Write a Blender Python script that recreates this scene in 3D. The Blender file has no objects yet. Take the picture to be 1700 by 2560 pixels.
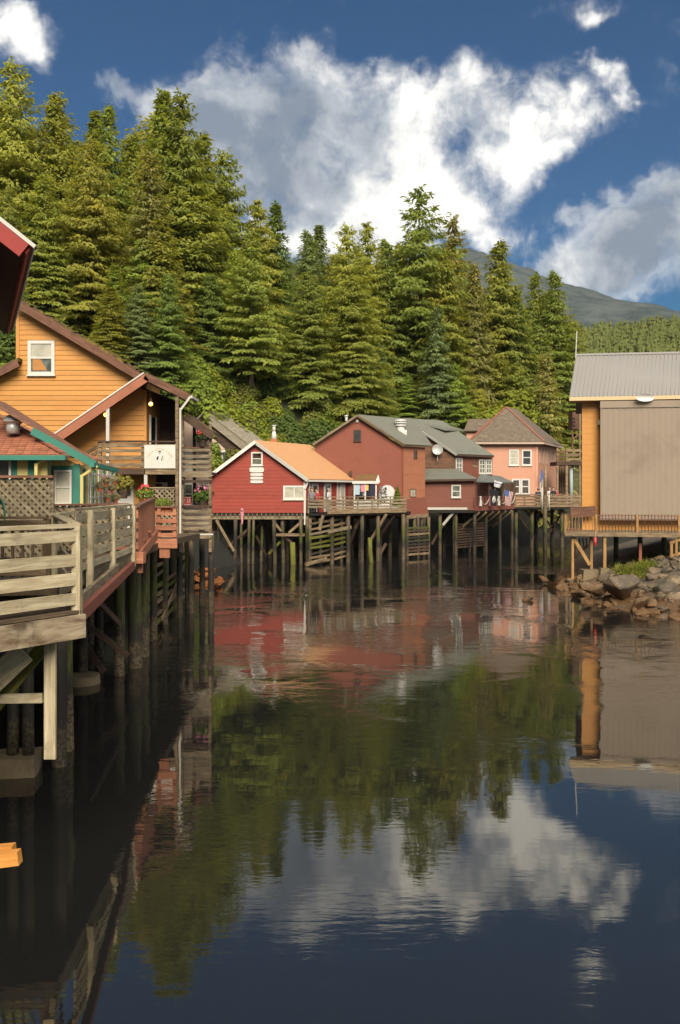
import bpy, bmesh, math, random
import numpy as np
from mathutils import Vector, Matrix, noise

# ------------------------------------------------------------------ camera
scene = bpy.context.scene
COL = scene.collection
F, UC, VH, H = 2133.0, 850.0, 1225.0, 5.0      # focal length / principal point in photo pixels, eye height over water
cam_d = bpy.data.cameras.new('camera')
cam = bpy.data.objects.new('camera', cam_d)
COL.objects.link(cam)
cam.location = (0, 0, H)
cam.rotation_euler = (math.radians(90), 0, 0)
cam_d.sensor_fit = 'VERTICAL'
cam_d.sensor_height = 36.0
cam_d.lens = 30.0
cam_d.shift_y = -55.0 / 2560.0
cam_d.clip_start = 0.1
cam_d.clip_end = 20000
scene.camera = cam

# ------------------------------------------------------------------ world, sun, exposure
SUN_AZ, SUN_EL = math.radians(172), math.radians(38)
SKY_STRENGTH = 0.038
world = bpy.data.worlds.new('World')
scene.world = world
world.use_nodes = True
world.cycles.sampling_method = 'MANUAL'
world.cycles.sample_map_resolution = 512


class G:
    """small helper to write node maths"""
    def __init__(s, nt):
        s.nt = nt

    def node(s, t, **k):
        n = s.nt.nodes.new(t)
        for a, b in k.items():
            setattr(n, a, b)
        return n

    def put(s, sock, v):
        if hasattr(v, 'is_output') or isinstance(v, bpy.types.NodeSocket):
            s.nt.links.new(v, sock)
        elif v is not None:
            sock.default_value = v

    def m(s, op, a, b=None, c=None, clamp=False):
        n = s.node('ShaderNodeMath', operation=op, use_clamp=clamp)
        s.put(n.inputs[0], a)
        if b is not None: s.put(n.inputs[1], b)
        if c is not None: s.put(n.inputs[2], c)
        return n.outputs[0]

    def v(s, op, a, b=None, c=None):
        n = s.node('ShaderNodeVectorMath', operation=op)
        s.put(n.inputs[0], a)
        if b is not None: s.put(n.inputs[1], b)
        if c is not None: s.put(n.inputs[2], c)
        return n.outputs['Value'] if op in ('LENGTH', 'DOT_PRODUCT', 'DISTANCE') else n.outputs[0]

    def noise(s, vec, scale, detail=4, rough=.55, dist=0., out='Fac'):
        n = s.node('ShaderNodeTexNoise')
        s.put(n.inputs['Vector'], vec)
        n.inputs['Scale'].default_value = scale
        n.inputs['Detail'].default_value = detail
        n.inputs['Roughness'].default_value = rough
        n.inputs['Distortion'].default_value = dist
        return n.outputs[out]

    def step(s, x, lo, hi):
        n = s.node('ShaderNodeMapRange', interpolation_type='SMOOTHSTEP')
        s.put(n.inputs['Value'], x)
        s.put(n.inputs['From Min'], lo)
        s.put(n.inputs['From Max'], hi)
        return n.outputs['Result']

    def mix(s, f, a, b, blend='MIX'):
        n = s.node('ShaderNodeMix', data_type='RGBA', blend_type=blend)
        s.put(n.inputs[0], f)
        s.put(n.inputs[6], a if not isinstance(a, tuple) else (*a[:3], 1))
        s.put(n.inputs[7], b if not isinstance(b, tuple) else (*b[:3], 1))
        return n.outputs[2]

    def ramp(s, f, stops):
        n = s.node('ShaderNodeValToRGB')
        s.put(n.inputs[0], f)
        e = n.color_ramp.elements
        while len(e) < len(stops): e.new(.5)
        for k, (p, c) in enumerate(stops):
            e[k].position = p
            e[k].color = (*c[:3], 1)
        return n.outputs[0]

    def xyz(s, x, y, z):
        n = s.node('ShaderNodeCombineXYZ')
        for i, q in enumerate((x, y, z)): s.put(n.inputs[i], q)
        return n.outputs[0]

    def sep(s, v):
        n = s.node('ShaderNodeSeparateXYZ')
        s.put(n.inputs[0], v)
        return n.outputs


def build_world():
    nt = world.node_tree
    nt.nodes.clear()
    g = G(nt)
    sky = g.node('ShaderNodeTexSky', sky_type='NISHITA')
    sky.sun_disc = False
    sky.sun_elevation = SUN_EL
    sky.sun_rotation = SUN_AZ
    sky.air_density = 1.3
    sky.dust_density = 0.35
    sky.ozone_density = 3.0
    gen = g.node('ShaderNodeTexCoord').outputs['Generated']
    d = g.v('NORMALIZE', gen)
    x, y, z = g.sep(d)[:3]
    az = g.m('ARCTAN2', x, y)
    el = g.m('ARCSINE', z)
    wob = g.sep(g.noise(d, 6.5, 5, .6, 0., 'Color'))
    az = g.m('ADD', az, g.m('MULTIPLY', g.m('SUBTRACT', wob[0], .5), .17))
    el = g.m('ADD', el, g.m('MULTIPLY', g.m('SUBTRACT', wob[1], .5), .15))

    def blob(u, v, ru, rv, amp):
        dx, dz = (u - UC) / F, (VH - v) / F
        a0 = math.atan2(dx, 1)
        e0 = math.asin(dz / math.sqrt(dx * dx + 1 + dz * dz))
        ka, ke = ru / F * math.cos(a0) ** 2, rv / F * math.cos(e0) ** 2
        p = g.m('DIVIDE', g.m('SUBTRACT', az, a0), ka)
        q = g.m('DIVIDE', g.m('SUBTRACT', el, e0), ke)
        r2 = g.m('ADD', g.m('MULTIPLY', p, p), g.m('MULTIPLY', q, q))
        return g.m('MULTIPLY', g.m('EXPONENT', g.m('MULTIPLY', r2, -1.0)), amp)

    def total(lst):
        t = None
        for b in lst:
            o = blob(*b)
            t = o if t is None else g.m('ADD', t, o)
        return t
    body = total([
        (520, 330, 130, 75, .6), (690, 270, 110, 105, .6), (640, 420, 190, 130, .75), (820, 430, 190, 190, .85),
        (760, 150, 55, 50, .38), (960, 330, 140, 130, .75), (1060, 270, 100, 110, .6), (985, 500, 180, 100, .75),
        (1130, 180, 70, 60, .5), (1290, 300, 130, 105, .8), (1400, 260, 75, 75, .42), (1440, 330, 80, 60, .34),
        (1270, 410, 90, 60, .6), (1120, 500, 75, 80, .6), (1172, 385, 30, 55, -.2), (1080, 560, 150, 60, .45), (700, 520, 200, 80, .5), (880, 190, 60, 45, .3),
        (860, 580, 260, 60, .5), (270, 215, 75, 45, .5), (390, 300, 130, 60, .42),
        (35, 60, 105, 75, .85), (70, 150, 55, 40, .35),
        (1515, 180, 32, 45, .75), (1535, 265, 22, 45, .65), (1485, 35, 35, 28, .6),
        (1610, 590, 170, 80, .85), (1570, 690, 180, 80, .8), (1690, 540, 80, 80, .5), (1390, 655, 50, 38, .62),
        (1400, 520, 65, 28, .45), (1170, 590, 70, 40, .5), (1250, 610, 60, 30, .35),
    ])
    warp = g.v('MULTIPLY', g.v('SUBTRACT', g.noise(d, 9.0, 4, .6, 0., 'Color'), (.5, .5, .5)), (.05, .05, .05))
    dw = g.v('ADD', d, warp)
    n1 = g.noise(dw, 9.0, 10, .64, 0.)
    n2 = g.noise(g.v('ADD', dw, (3.1, 1.7, .4)), 34.0, 6, .65, .3)
    fb = g.m('ADD', g.m('MULTIPLY', g.m('SUBTRACT', n1, .5), 2.5), g.m('MULTIPLY', g.m('SUBTRACT', n2, .5), .95))
    # beyond the view: near-closed cloud, cover raised for soft fill light, one even noise field
    inview = g.m('ADD', g.m('EXPONENT', g.m('MULTIPLY', g.m('ADD', g.m('POWER', g.m('DIVIDE', az, .8), 4.0), g.m('POWER', g.m('DIVIDE', g.m('SUBTRACT', el, .25), .75), 4.0)), -1.0)), 0.0)
    field = g.m('MULTIPLY', g.step(g.noise(d, 2.2, 3, .5, .3), .27, .46), g.m('SUBTRACT', 1.0, inview))
    b = g.m('ADD', g.m('MINIMUM', body, 1.0), g.m('MULTIPLY', field, .8))
    dens = g.m('ADD', g.m('SUBTRACT', b, .27), g.m('MULTIPLY', fb, g.m('ADD', .45, g.m('MULTIPLY', b, .62))))
    alpha = g.step(dens, -.12, .72)
    # light: sunlit rims and shaded hearts of the cloud
    sun = Vector((math.sin(SUN_AZ) * math.cos(SUN_EL), math.cos(SUN_AZ) * math.cos(SUN_EL), math.sin(SUN_EL)))
    n1s = g.noise(g.v('ADD', dw, tuple(Vector((.7, -.2, .6)) * .035)), 9.0, 6, .6, 0.)
    relief = g.m('MULTIPLY', g.m('SUBTRACT', n1, n1s), 1.9)
    grey = total([(600, 380, 260, 140, .62), (780, 330, 160, 130, .42), (800, 470, 220, 80, .36), (1640, 640, 230, 150, 1.15),
                  (690, 250, 120, 90, .3), (520, 320, 120, 70, .4), (270, 230, 80, 60, .6), (1330, 330, 60, 40, .3), (1210, 300, 50, 60, .3), (1400, 520, 70, 40, .8), (960, 310, 80, 80, .3)])
    grey = g.m('ADD', grey, g.m('MULTIPLY', field, .25))
    dark = g.m('SUBTRACT', g.m('MULTIPLY', grey, g.step(dens, .1, .5)), relief)
    dark = g.m('ADD', dark, g.m('MULTIPLY', g.m('SUBTRACT', .56, g.noise(d, 11., 5, .55)), 1.1))
    ccol = g.ramp(dark, [(.0, (.75, .73, .68)), (.2, (.57, .565, .545)), (.5, (.31, .335, .36)), (1., (.135, .165, .21))])
    skyc = g.mix(1.0, sky.outputs[0], (SKY_STRENGTH * .10, SKY_STRENGTH * .49, SKY_STRENGTH * .80), 'MULTIPLY')
    out = g.mix(alpha, skyc, ccol)
    bg = g.node('ShaderNodeBackground')
    g.put(bg.inputs['Color'], out)
    bg.inputs['Strength'].default_value = 0.69
    wo = g.node('ShaderNodeOutputWorld')
    nt.links.new(bg.outputs[0], wo.inputs[0])


build_world()

sun_d = bpy.data.lights.new('sun', 'SUN')
sun_d.energy = 2.7
sun_d.angle = math.radians(35)
sun_d.color = (1.0, .9, .74)
sun_o = bpy.data.objects.new('sun', sun_d)
COL.objects.link(sun_o)
sv = Vector((math.sin(SUN_AZ) * math.cos(SUN_EL), math.cos(SUN_AZ) * math.cos(SUN_EL), math.sin(SUN_EL)))
sun_o.rotation_euler = sv.to_track_quat('Z', 'Y').to_euler()
sun_o.location = sv * 60

vs = scene.view_settings
vs.view_transform = 'Standard'
vs.look = 'None'
vs.exposure = 1.4
vs.gamma = 1.0
vs.use_curve_mapping = False
scene.cycles.use_denoising = True
scene.cycles.max_bounces = 6
scene.cycles.diffuse_bounces = 4
scene.cycles.glossy_bounces = 3
scene.cycles.transmission_bounces = 3
scene.cycles.sample_clamp_indirect = 6.0
scene.cycles.caustics_reflective = False
scene.cycles.caustics_refractive = False

# ------------------------------------------------------------------ helpers
R = random.Random(11)
Z = Vector((0, 0, 1))
WM = {}


def P(u, v, Y):
    """photo pixel at depth Y -> point of the place"""
    return Vector(((u - UC) / F * Y, Y, H - (v - VH) / F * Y))


def onz(u, v, z):
    return P(u, v, F * (H - z) / (v - VH))


def X(u, Y):
    return (u - UC) / F * Y


def ZZ(v, Y):
    return H - (v - VH) / F * Y


def link(o, wm=None, parent=None):
    wm = wm if wm is not None else Matrix()
    COL.objects.link(o)
    if parent is not None:
        o.parent = parent
        o.matrix_parent_inverse = WM[parent.name].inverted()
    o.matrix_basis = wm
    WM[o.name] = wm
    return o


def tag(o, label=None, cat=None, group=None, kind=None):
    if label: o['label'] = label
    if cat: o['category'] = cat
    if group: o['group'] = group
    if kind: o['kind'] = kind
    return o


def thing(name, label, cat, loc, group=None):
    o = bpy.data.objects.new(name, None)
    o.empty_display_size = .3
    link(o, Matrix.Translation(Vector(loc)))
    return tag(o, label, cat, group)


def mesh_of(name, verts, faces, mats, smooth=False, mi=None):
    me = bpy.data.meshes.new(name)
    me.from_pydata([tuple(v) for v in verts], [], faces)
    for m in (mats if isinstance(mats, (list, tuple)) else [mats]):
        me.materials.append(m)
    if mi is not None:
        me.polygons.foreach_set('material_index', mi)
    if smooth:
        me.polygons.foreach_set('use_smooth', [True] * len(me.polygons))
    me.update()
    return me


def mobj(name, verts, faces, mat, parent=None, M=None, smooth=False, mi=None):
    """verts in world space (M None: origin moved to their middle) or local to M"""
    if M is None:
        c = sum((Vector(v) for v in verts), Vector()) / len(verts)
        M = Matrix.Translation(c)
        verts = [Vector(v) - c for v in verts]
    o = bpy.data.objects.new(name, mesh_of(name, verts, faces, mat, smooth, mi))
    return link(o, M, parent)


BOXF = [(0, 3, 2, 1), (4, 5, 6, 7), (0, 1, 5, 4), (1, 2, 6, 5), (2, 3, 7, 6), (3, 0, 4, 7)]


def boxv(c, s, j=0.):
    hx, hy, hz = s[0] / 2, s[1] / 2, s[2] / 2
    return [Vector(c) + Vector((sx * hx + R.uniform(-j, j), sy * hy + R.uniform(-j, j), sz * hz + R.uniform(-j, j)))
            for sz in (-1, 1) for sx, sy in ((-1, -1), (1, -1), (1, 1), (-1, 1))]


def frame(a, b, up=Z):
    a, b = Vector(a), Vector(b)
    x = (b - a).normalized()
    u = Vector(up)
    if abs(x.dot(u)) > .98: u = Vector((0, 1, 0))
    y = u.cross(x).normalized()
    z = x.cross(y)
    M = Matrix((x, y, z)).transposed().to_4x4()
    M.translation = (a + b) / 2
    return M, (b - a).length


def beam(name, a, b, w, h, mat, parent=None, up=Z, j=0.):
    """bar from a to b; w sideways, h upwards; local X runs along it (grain)"""
    M, L = frame(a, b, up)
    return mobj(name, boxv((0, 0, 0), (L, w, h), j), BOXF, mat, parent, M)


def box(name, c, s, mat, parent=None, rz=0., j=0.):
    M = Matrix.Translation(Vector(c)) @ Matrix.Rotation(rz, 4, 'Z')
    return mobj(name, boxv((0, 0, 0), s, j), BOXF, mat, parent, M)


def cylv(L, r0, r1, seg=10, wob=0., rings=1):
    vs, fs = [], []
    for k in range(rings + 1):
        t = k / rings
        ox, oy = (R.uniform(-wob, wob), R.uniform(-wob, wob)) if 0 < k < rings else (0, 0)
        r = r0 + (r1 - r0) * t
        for i in range(seg):
            a = 2 * math.pi * i / seg
            vs.append(Vector((-L / 2 + L * t, math.cos(a) * r + ox, math.sin(a) * r + oy)))
    for k in range(rings):
        for i in range(seg):
            p, q = k * seg + i, k * seg + (i + 1) % seg
            fs.append((p, q, q + seg, p + seg))
    fs.append(tuple(range(seg - 1, -1, -1)))
    fs.append(tuple(range(rings * seg, rings * seg + seg)))
    return vs, fs


def cyl(name, a, b, r0, r1, mat, parent=None, seg=10, wob=0., rings=1):
    M, L = frame(a, b)
    vs, fs = cylv(L, r0, r1, seg, wob, rings)
    o = mobj(name, vs, fs, mat, parent, M)
    for p in o.data.polygons[:-2]: p.use_smooth = True
    return o


def prism(name, poly, t, mat, parent=None):
    """coplanar polygon poly pushed along vector t"""
    n = len(poly)
    t = Vector(t)
    vs = [Vector(p) for p in poly] + [Vector(p) + t for p in poly]
    fs = [tuple(range(n - 1, -1, -1)), tuple(range(n, 2 * n))] + [(i, (i + 1) % n, n + (i + 1) % n, n + i) for i in range(n)]
    o = mobj(name, vs, fs, mat, parent)
    bm = bmesh.new(); bm.from_mesh(o.data)
    bmesh.ops.recalc_face_normals(bm, faces=bm.faces)
    bm.to_mesh(o.data); bm.free()
    return o


class MB:
    """several shapes that are one piece"""
    def __init__(s): s.v, s.f, s.m = [], [], []

    def add(s, v, f, m=0):
        k = len(s.v)
        s.v += [Vector(q) for q in v]
        s.f += [tuple(i + k for i in q) for q in f]
        s.m += [m] * len(f)
        return s

    def box(s, c, sz, m=0): return s.add(boxv(c, sz), BOXF, m)

    def beam(s, a, b, w, h, m=0, up=Z):
        M, L = frame(a, b, up)
        return s.add([M @ q for q in boxv((0, 0, 0), (L, w, h))], BOXF, m)

    def cyl(s, a, b, r0, r1, seg=8, m=0):
        M, L = frame(a, b)
        v, f = cylv(L, r0, r1, seg)
        return s.add([M @ q for q in v], f, m)

    def ball(s, c, r, m=0, seg=8, rings=5):
        v, f = [], []
        r = r if isinstance(r, (tuple, list)) else (r, r, r)
        for k in range(rings + 1):
            t = math.pi * k / rings
            for i in range(seg):
                a = 2 * math.pi * i / seg
                v.append(Vector(c) + Vector((math.sin(t) * math.cos(a) * r[0], math.sin(t) * math.sin(a) * r[1], math.cos(t) * r[2])))
        for k in range(rings):
            for i in range(seg):
                p, q = k * seg + i, k * seg + (i + 1) % seg
                f.append((p, p + seg, q + seg, q))
        return s.add(v, f, m)

    def build(s, name, mats, parent=None, smooth=False):
        return mobj(name, s.v, s.f, mats, parent, None, smooth, s.m)


class Fac:
    """upright plane through plan points A, B (left to right seen from outside); coordinates (s along, z height, o outwards)"""
    def __init__(s, A, B):
        s.A = Vector((A[0], A[1], 0))
        d = Vector((B[0] - A[0], B[1] - A[1], 0))
        s.L = d.length
        s.R = d.normalized()
        s.N = Vector((s.R.y, -s.R.x, 0))

    def pt(s, a, z, o=0.): return s.A + s.R * a + Z * z + s.N * o

    def px(s, u, v):
        d = Vector(((u - UC) / F, 1, -(v - VH) / F))
        t = (s.A - Vector((0, 0, H))).dot(s.N) / d.dot(s.N)
        q = Vector((0, 0, H)) + d * t
        return (q - s.A).dot(s.R), q.z

    def pxs(s, lst): return [s.px(*q) for q in lst]

    def wall(s, poly, mat, parent, name='wall', t=.15, o=0.):
        return prism(name, [s.pt(a, z, o) for a, z in poly], -s.N * t, mat, parent)

    def slab(s, name, s0, z0, s1, z1, o0, o1, mat, parent):
        c = s.pt((s0 + s1) / 2, (z0 + z1) / 2, (o0 + o1) / 2)
        M = Matrix((s.R, -s.N, Z)).transposed().to_4x4()
        M.translation = c
        return mobj(name, boxv((0, 0, 0), (abs(s1 - s0), abs(o1 - o0), abs(z1 - z0))), BOXF, mat, parent, M)

    def boards(s, poly, pitch, mat, parent, name='clapboard', proud=.022, o=0.0):
        zs = [z for _, z in poly]
        z = min(zs)

        def span(zz):
            xs = []
            for i in range(len(poly)):
                (a, za), (b, zb) = poly[i], poly[(i + 1) % len(poly)]
                if (za <= zz) != (zb <= zz):
                    xs.append(a + (b - a) * (zz - za) / (zb - za))
            return (min(xs), max(xs)) if len(xs) > 1 else None
        while z < max(zs) - .02:
            z1 = min(z + pitch, max(zs))
            lo, hi = span(z + 1e-3), span(z1 - 1e-3)
            if lo and hi:
                pr = proud * R.uniform(.85, 1.15)
                dz = R.uniform(-.004, .004)
                q = [s.pt(lo[0], z + dz, o), s.pt(lo[1], z + dz, o), s.pt(hi[1], z1, o), s.pt(hi[0], z1, o),
                     s.pt(lo[0], z + dz, o + pr), s.pt(lo[1], z + dz, o + pr), s.pt(hi[1], z1 - .002, o + .004), s.pt(hi[0], z1 - .002, o + .004)]
                c = sum(q, Vector()) / 8
                M = Matrix((s.R, -s.N, Z)).transposed().to_4x4()
                M.translation = c
                Mi = M.inverted()
                mobj(name, [Mi @ w for w in q], BOXF, mat, parent, M)
            z = z1

    def window(s, s0, z0, s1, z1, parent, fmat, gmat, fw=.08, rows=2, cols=1, name='window', o=.02, sill=True, label=None):
        b = MB()
        dep = .06

        def bx(a0, b0, a1, b1, oo0, oo1):
            q = [s.pt(a, z, oo) for oo in (oo0, oo1) for a, z in ((a0, b0), (a1, b0), (a1, b1), (a0, b1))]
            b.add(q, [(0, 1, 2, 3), (7, 6, 5, 4), (1, 0, 4, 5), (2, 1, 5, 6), (3, 2, 6, 7), (0, 3, 7, 4)])
        bx(s0, z0, s0 + fw, z1, o, o + dep); bx(s1 - fw, z0, s1, z1, o, o + dep)
        bx(s0 + fw, z0, s1 - fw, z0 + fw, o, o + dep - .003); bx(s0 + fw, z1 - fw, s1 - fw, z1, o, o + dep - .003)
        w = b.build(name, fmat, parent)
        if label: w['label'] = label
        mw = fw * .6
        aw, ah = (s1 - s0 - 2 * fw), (z1 - z0 - 2 * fw)
        for i in range(1, rows):
            zz = z0 + fw + ah * i / rows
            s.slab('mullion', s0 + fw, zz - mw / 2, s1 - fw, zz + mw / 2, o + .004, o + dep - .012, fmat, w)
        for k in range(1, cols):
            ss = s0 + fw + aw * k / cols
            s.slab('mullion', ss - mw / 2, z0 + fw, ss + mw / 2, z1 - fw, o + .004, o + dep - .008, fmat, w)
        for i in range(rows):
            for k in range(cols):
                s.slab('pane', s0 + fw + aw * k / cols, z0 + fw + ah * i / rows, s0 + fw + aw * (k + 1) / cols, z0 + fw + ah * (i + 1) / rows,
                       o + .006, o + .02 + .002 * ((i + k) % 2), gmat[(i * cols + k) % len(gmat)] if isinstance(gmat, list) else gmat, w)
        if sill:
            s.slab('sill', s0 - .04, z0 - .05, s1 + .04, z0 - .002, o, o + dep + .05, fmat, w)
        return w

    def pwindow(s, u0, v0, u1, v1, parent, fmat, gmat, **k):
        a = s.px(u0, v1); b = s.px(u1, v0)
        return s.window(a[0], a[1], b[0], b[1], parent, fmat, gmat, **k)

# ------------------------------------------------------------------ materials
def S(r, g, b, k=1.0):
    f = lambda c: (c / 255 / 12.92 if c / 255 <= .04045 else ((c / 255 + .055) / 1.055) ** 2.4) * k
    return (f(r), f(g), f(b))


def D(c, k=.14):
    l = .3 * c[0] + .6 * c[1] + .1 * c[2]
    return tuple(q + (l * 1.15 - q) * k + .012 for q in c)


def new_mat(name):
    m = bpy.data.materials.new(name)
    m.use_nodes = True
    nt = m.node_tree
    nt.nodes.clear()
    g = G(nt)
    b = g.node('ShaderNodeBsdfPrincipled')
    o = g.node('ShaderNodeOutputMaterial')
    nt.links.new(b.outputs[0], o.inputs[0])
    return m, g, b, o


def coords(g, stretch=(1, 1, 1)):
    tc = g.node('ShaderNodeTexCoord').outputs['Object']
    rnd = g.node('ShaderNodeObjectInfo').outputs['Random']
    v = g.v('MULTIPLY', tc, stretch)
    return g.v('ADD', v, g.xyz(g.m('MULTIPLY', rnd, 37.), g.m('MULTIPLY', rnd, 91.), g.m('MULTIPLY', rnd, 13.))), rnd


def bump(g, b, h, strength=.3, dist=.02):
    n = g.node('ShaderNodeBump')
    n.inputs['Strength'].default_value = strength
    n.inputs['Distance'].default_value = dist
    g.put(n.inputs['Height'], h)
    g.put(b.inputs['Normal'], n.outputs[0])


def wood(name, light, dark, stain, grain=14., stain_amt=.5, rough=.8, vary=.35):
    m, g, b, _ = new_mat(name)
    v, rnd = coords(g, (1.2, grain, grain))
    v2, _ = coords(g)
    gr = g.noise(v, 1.4, 6, .65, .6)
    st = g.noise(v2, 1.9, 5, .6, .4)
    c = g.mix(g.step(gr, .3, .72), dark, light)
    c = g.mix(g.m('MULTIPLY', g.step(st, .5, .72), stain_amt), c, stain)
    k = g.m('ADD', g.m('MULTIPLY', rnd, vary), 1 - vary * .55)
    c = g.mix(1.0, c, g.xyz(k, k, k), 'MULTIPLY')
    g.put(b.inputs['Base Color'], g.mix(1.0, c, (.64, .64, .64), 'MULTIPLY'))
    b.inputs['Roughness'].default_value = rough
    b.inputs['Specular IOR Level'].default_value = .25
    bump(g, b, gr, .35, .012)
    return m


def paint(name, col, dirt=None, amt=.35, rough=.62, vary=.1, scale=1.3, fine=18.):
    m, g, b, _ = new_mat(name)
    v, rnd = coords(g)
    n = g.noise(v, scale, 6, .62, .3)
    f = g.noise(g.v('MULTIPLY', v, (1, 1, .35)), fine, 4, .6)
    dirt = dirt or tuple(c * .55 for c in col)
    c = g.mix(g.m('MULTIPLY', g.step(n, .45, .78), amt), col, dirt)
    c = g.mix(g.m('MULTIPLY', g.step(f, .48, .75), amt * .5), c, dirt)
    k = g.m('ADD', g.m('MULTIPLY', rnd, vary), 1 - vary * .5)
    c = g.mix(1.0, c, g.xyz(k, k, k), 'MULTIPLY')
    g.put(b.inputs['Base Color'], g.mix(1.0, c, (.64, .64, .64), 'MULTIPLY'))
    b.inputs['Roughness'].default_value = rough
    b.inputs['Specular IOR Level'].default_value = .3
    bump(g, b, f, .12, .01)
    return m


def shingles(name, c1, c2, moss=None, mossamt=0., scale=3.2):
    m, g, b, _ = new_mat(name)
    v, rnd = coords(g)
    br = g.node('ShaderNodeTexBrick')
    tc = g.node('ShaderNodeTexCoord').outputs['Object']
    s = g.sep(tc)
    g.put(br.inputs['Vector'], g.xyz(g.m('ADD', s[0], g.m('MULTIPLY', s[1], .35)), g.m('MULTIPLY', s[2], 1.6), 0.))
    br.inputs['Color1'].default_value = (*c1, 1)
    br.inputs['Color2'].default_value = (*c2, 1)
    br.inputs['Mortar'].default_value = (*[q * .45 for q in c2], 1)
    br.inputs['Scale'].default_value = scale
    br.inputs['Mortar Size'].default_value = .012
    n = g.noise(v, 1.1, 6, .65)
    n2 = g.noise(v, 26., 3, .6)
    c = g.mix(g.m('MULTIPLY', g.step(n, .4, .75), .45), br.outputs[0], c2)
    c = g.mix(g.m('MULTIPLY', g.step(n2, .45, .75), .35), c, tuple(q * .6 for q in c2))
    if moss: c = g.mix(g.m('MULTIPLY', g.step(g.noise(v, 2.3, 6, .7), .5, .62), mossamt), c, moss)
    g.put(b.inputs['Base Color'], g.mix(1.0, c, (.64, .64, .64), 'MULTIPLY'))
    b.inputs['Roughness'].default_value = .88
    b.inputs['Specular IOR Level'].default_value = .2
    bump(g, b, br.outputs['Fac'], .3, -.02)
    return m


def glass(name, col, rough=.06, var=.5):
    m, g, b, _ = new_mat(name)
    v, rnd = coords(g)
    n = g.noise(v, 2.2, 3, .5, .5)
    g.put(b.inputs['Base Color'], g.mix(1.0, g.mix(g.step(n, .4, .65), col, tuple(c * (1 - var) for c in col)), (.64, .64, .64), 'MULTIPLY'))
    b.inputs['Roughness'].default_value = rough
    b.inputs['Specular IOR Level'].default_value = .8
    return m


def plain(name, col, rough=.5, metal=0., spec=.4):
    m, g, b, _ = new_mat(name)
    v, rnd = coords(g)
    n = g.noise(v, 4., 5, .6)
    g.put(b.inputs['Base Color'], g.mix(1.0, g.mix(g.m('MULTIPLY', g.step(n, .4, .75), .3), col, tuple(c * .7 for c in col)), (.64, .64, .64), 'MULTIPLY'))
    b.inputs['Roughness'].default_value = rough
    b.inputs['Metallic'].default_value = metal
    b.inputs['Specular IOR Level'].default_value = spec
    return m


def foliage(name, base=None, trans=.3, nscale=.9, by_object=True):
    m, g, b, o = new_mat(name)
    nt = m.node_tree
    nt.nodes.remove(b)
    oi = g.node('ShaderNodeObjectInfo')
    tc = g.node('ShaderNodeTexCoord').outputs['Object']
    rnd = oi.outputs['Random']
    v = g.v('ADD', tc, g.xyz(g.m('MULTIPLY', rnd, 50.), 0., 0.))
    col = oi.outputs['Color'] if by_object else (*base, 1)
    n = g.noise(v, nscale, 3, .6)
    n2 = g.noise(v, 6.0, 3, .6)
    br = g.m('ADD', g.m('MULTIPLY', n, .9), g.m('ADD', g.m('MULTIPLY', n2, .9), .12))
    c = g.mix(1.0, col, g.xyz(br, br, g.m('MULTIPLY', br, .9)), 'MULTIPLY')
    c = g.mix(g.m('MULTIPLY', g.step(n, .5, .75), .35), c, g.mix(1., c, (1.5, 1.12, .6), 'MULTIPLY'))
    df = g.node('ShaderNodeBsdfDiffuse'); g.put(df.inputs[0], c)
    tr = g.node('ShaderNodeBsdfTranslucent'); g.put(tr.inputs[0], g.mix(1., c, (1.25, 1.15, .5), 'MULTIPLY'))
    mx = g.node('ShaderNodeMixShader'); mx.inputs[0].default_value = trans
    nt.links.new(df.outputs[0], mx.inputs[1]); nt.links.new(tr.outputs[0], mx.inputs[2])
    nt.links.new(mx.outputs[0], o.inputs[0])
    return m


M_ = {}
M_['deck_wood'] = wood('weathered deck timber', S(216, 202, 168), S(164, 148, 116), S(112, 98, 76), stain_amt=.6)
M_['deck_dark'] = wood('worn dark planks', S(128, 108, 84), S(84, 70, 55), S(60, 50, 42), stain_amt=.6)
M_['fascia'] = wood('peeling whitewashed beam', S(196, 180, 150), S(110, 84, 62), S(70, 52, 40), grain=5., stain_amt=.85)
M_['grey_wood'] = wood('silver grey timber', S(176, 160, 130), S(120, 106, 84), S(84, 74, 56), stain_amt=.6)
M_['far_wood'] = wood('grey brown timber', S(170, 146, 114), S(112, 94, 72), S(84, 70, 50), grain=8., stain_amt=.6)
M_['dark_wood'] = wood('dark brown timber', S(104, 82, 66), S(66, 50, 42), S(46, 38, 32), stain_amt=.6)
M_['amber_wood'] = wood('amber stained timber', S(190, 150, 98), S(150, 112, 68), S(110, 82, 52), stain_amt=.5)
M_['red_wood'] = wood('cedar red stained timber', S(216, 150, 116), S(178, 112, 82), S(136, 84, 64), stain_amt=.4)
M_['red_beam'] = paint('red painted beam', (.30, .10, .065), S(112, 52, 42), .5)
M_['brown_rake'] = wood('faded brown rake board', S(150, 108, 86), S(106, 74, 60), S(82, 60, 50), stain_amt=.5)
M_['porch_rake'] = paint('terracotta painted rake board', S(176, 112, 84), S(130, 80, 60), .5)
M_['moss_wood'] = wood('mossy timber', S(128, 128, 54), S(92, 92, 36), S(98, 82, 54), stain_amt=.7)
M_['orange'] = paint('ochre orange paint', S(230, 164, 86, .84), S(176, 106, 44), .35, vary=.16)
M_['orange2'] = paint('amber wall paint', S(234, 166, 84, .82), S(190, 120, 56), .35, vary=.05)
M_['red'] = paint('barn red paint', (.38, .06, .037), S(130, 42, 36), .4, vary=.14)
M_['barn'] = paint('faded brick red paint', (.29, .085, .05), S(120, 58, 44), .4)
M_['barn_side'] = paint('lighter orange-brown paint', (.43, .17, .09), S(150, 84, 58), .4)  # paler tone for the barn's right side wall
M_['annex'] = paint('brown red paint', (.25, .085, .054), S(112, 62, 50), .4)
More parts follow.
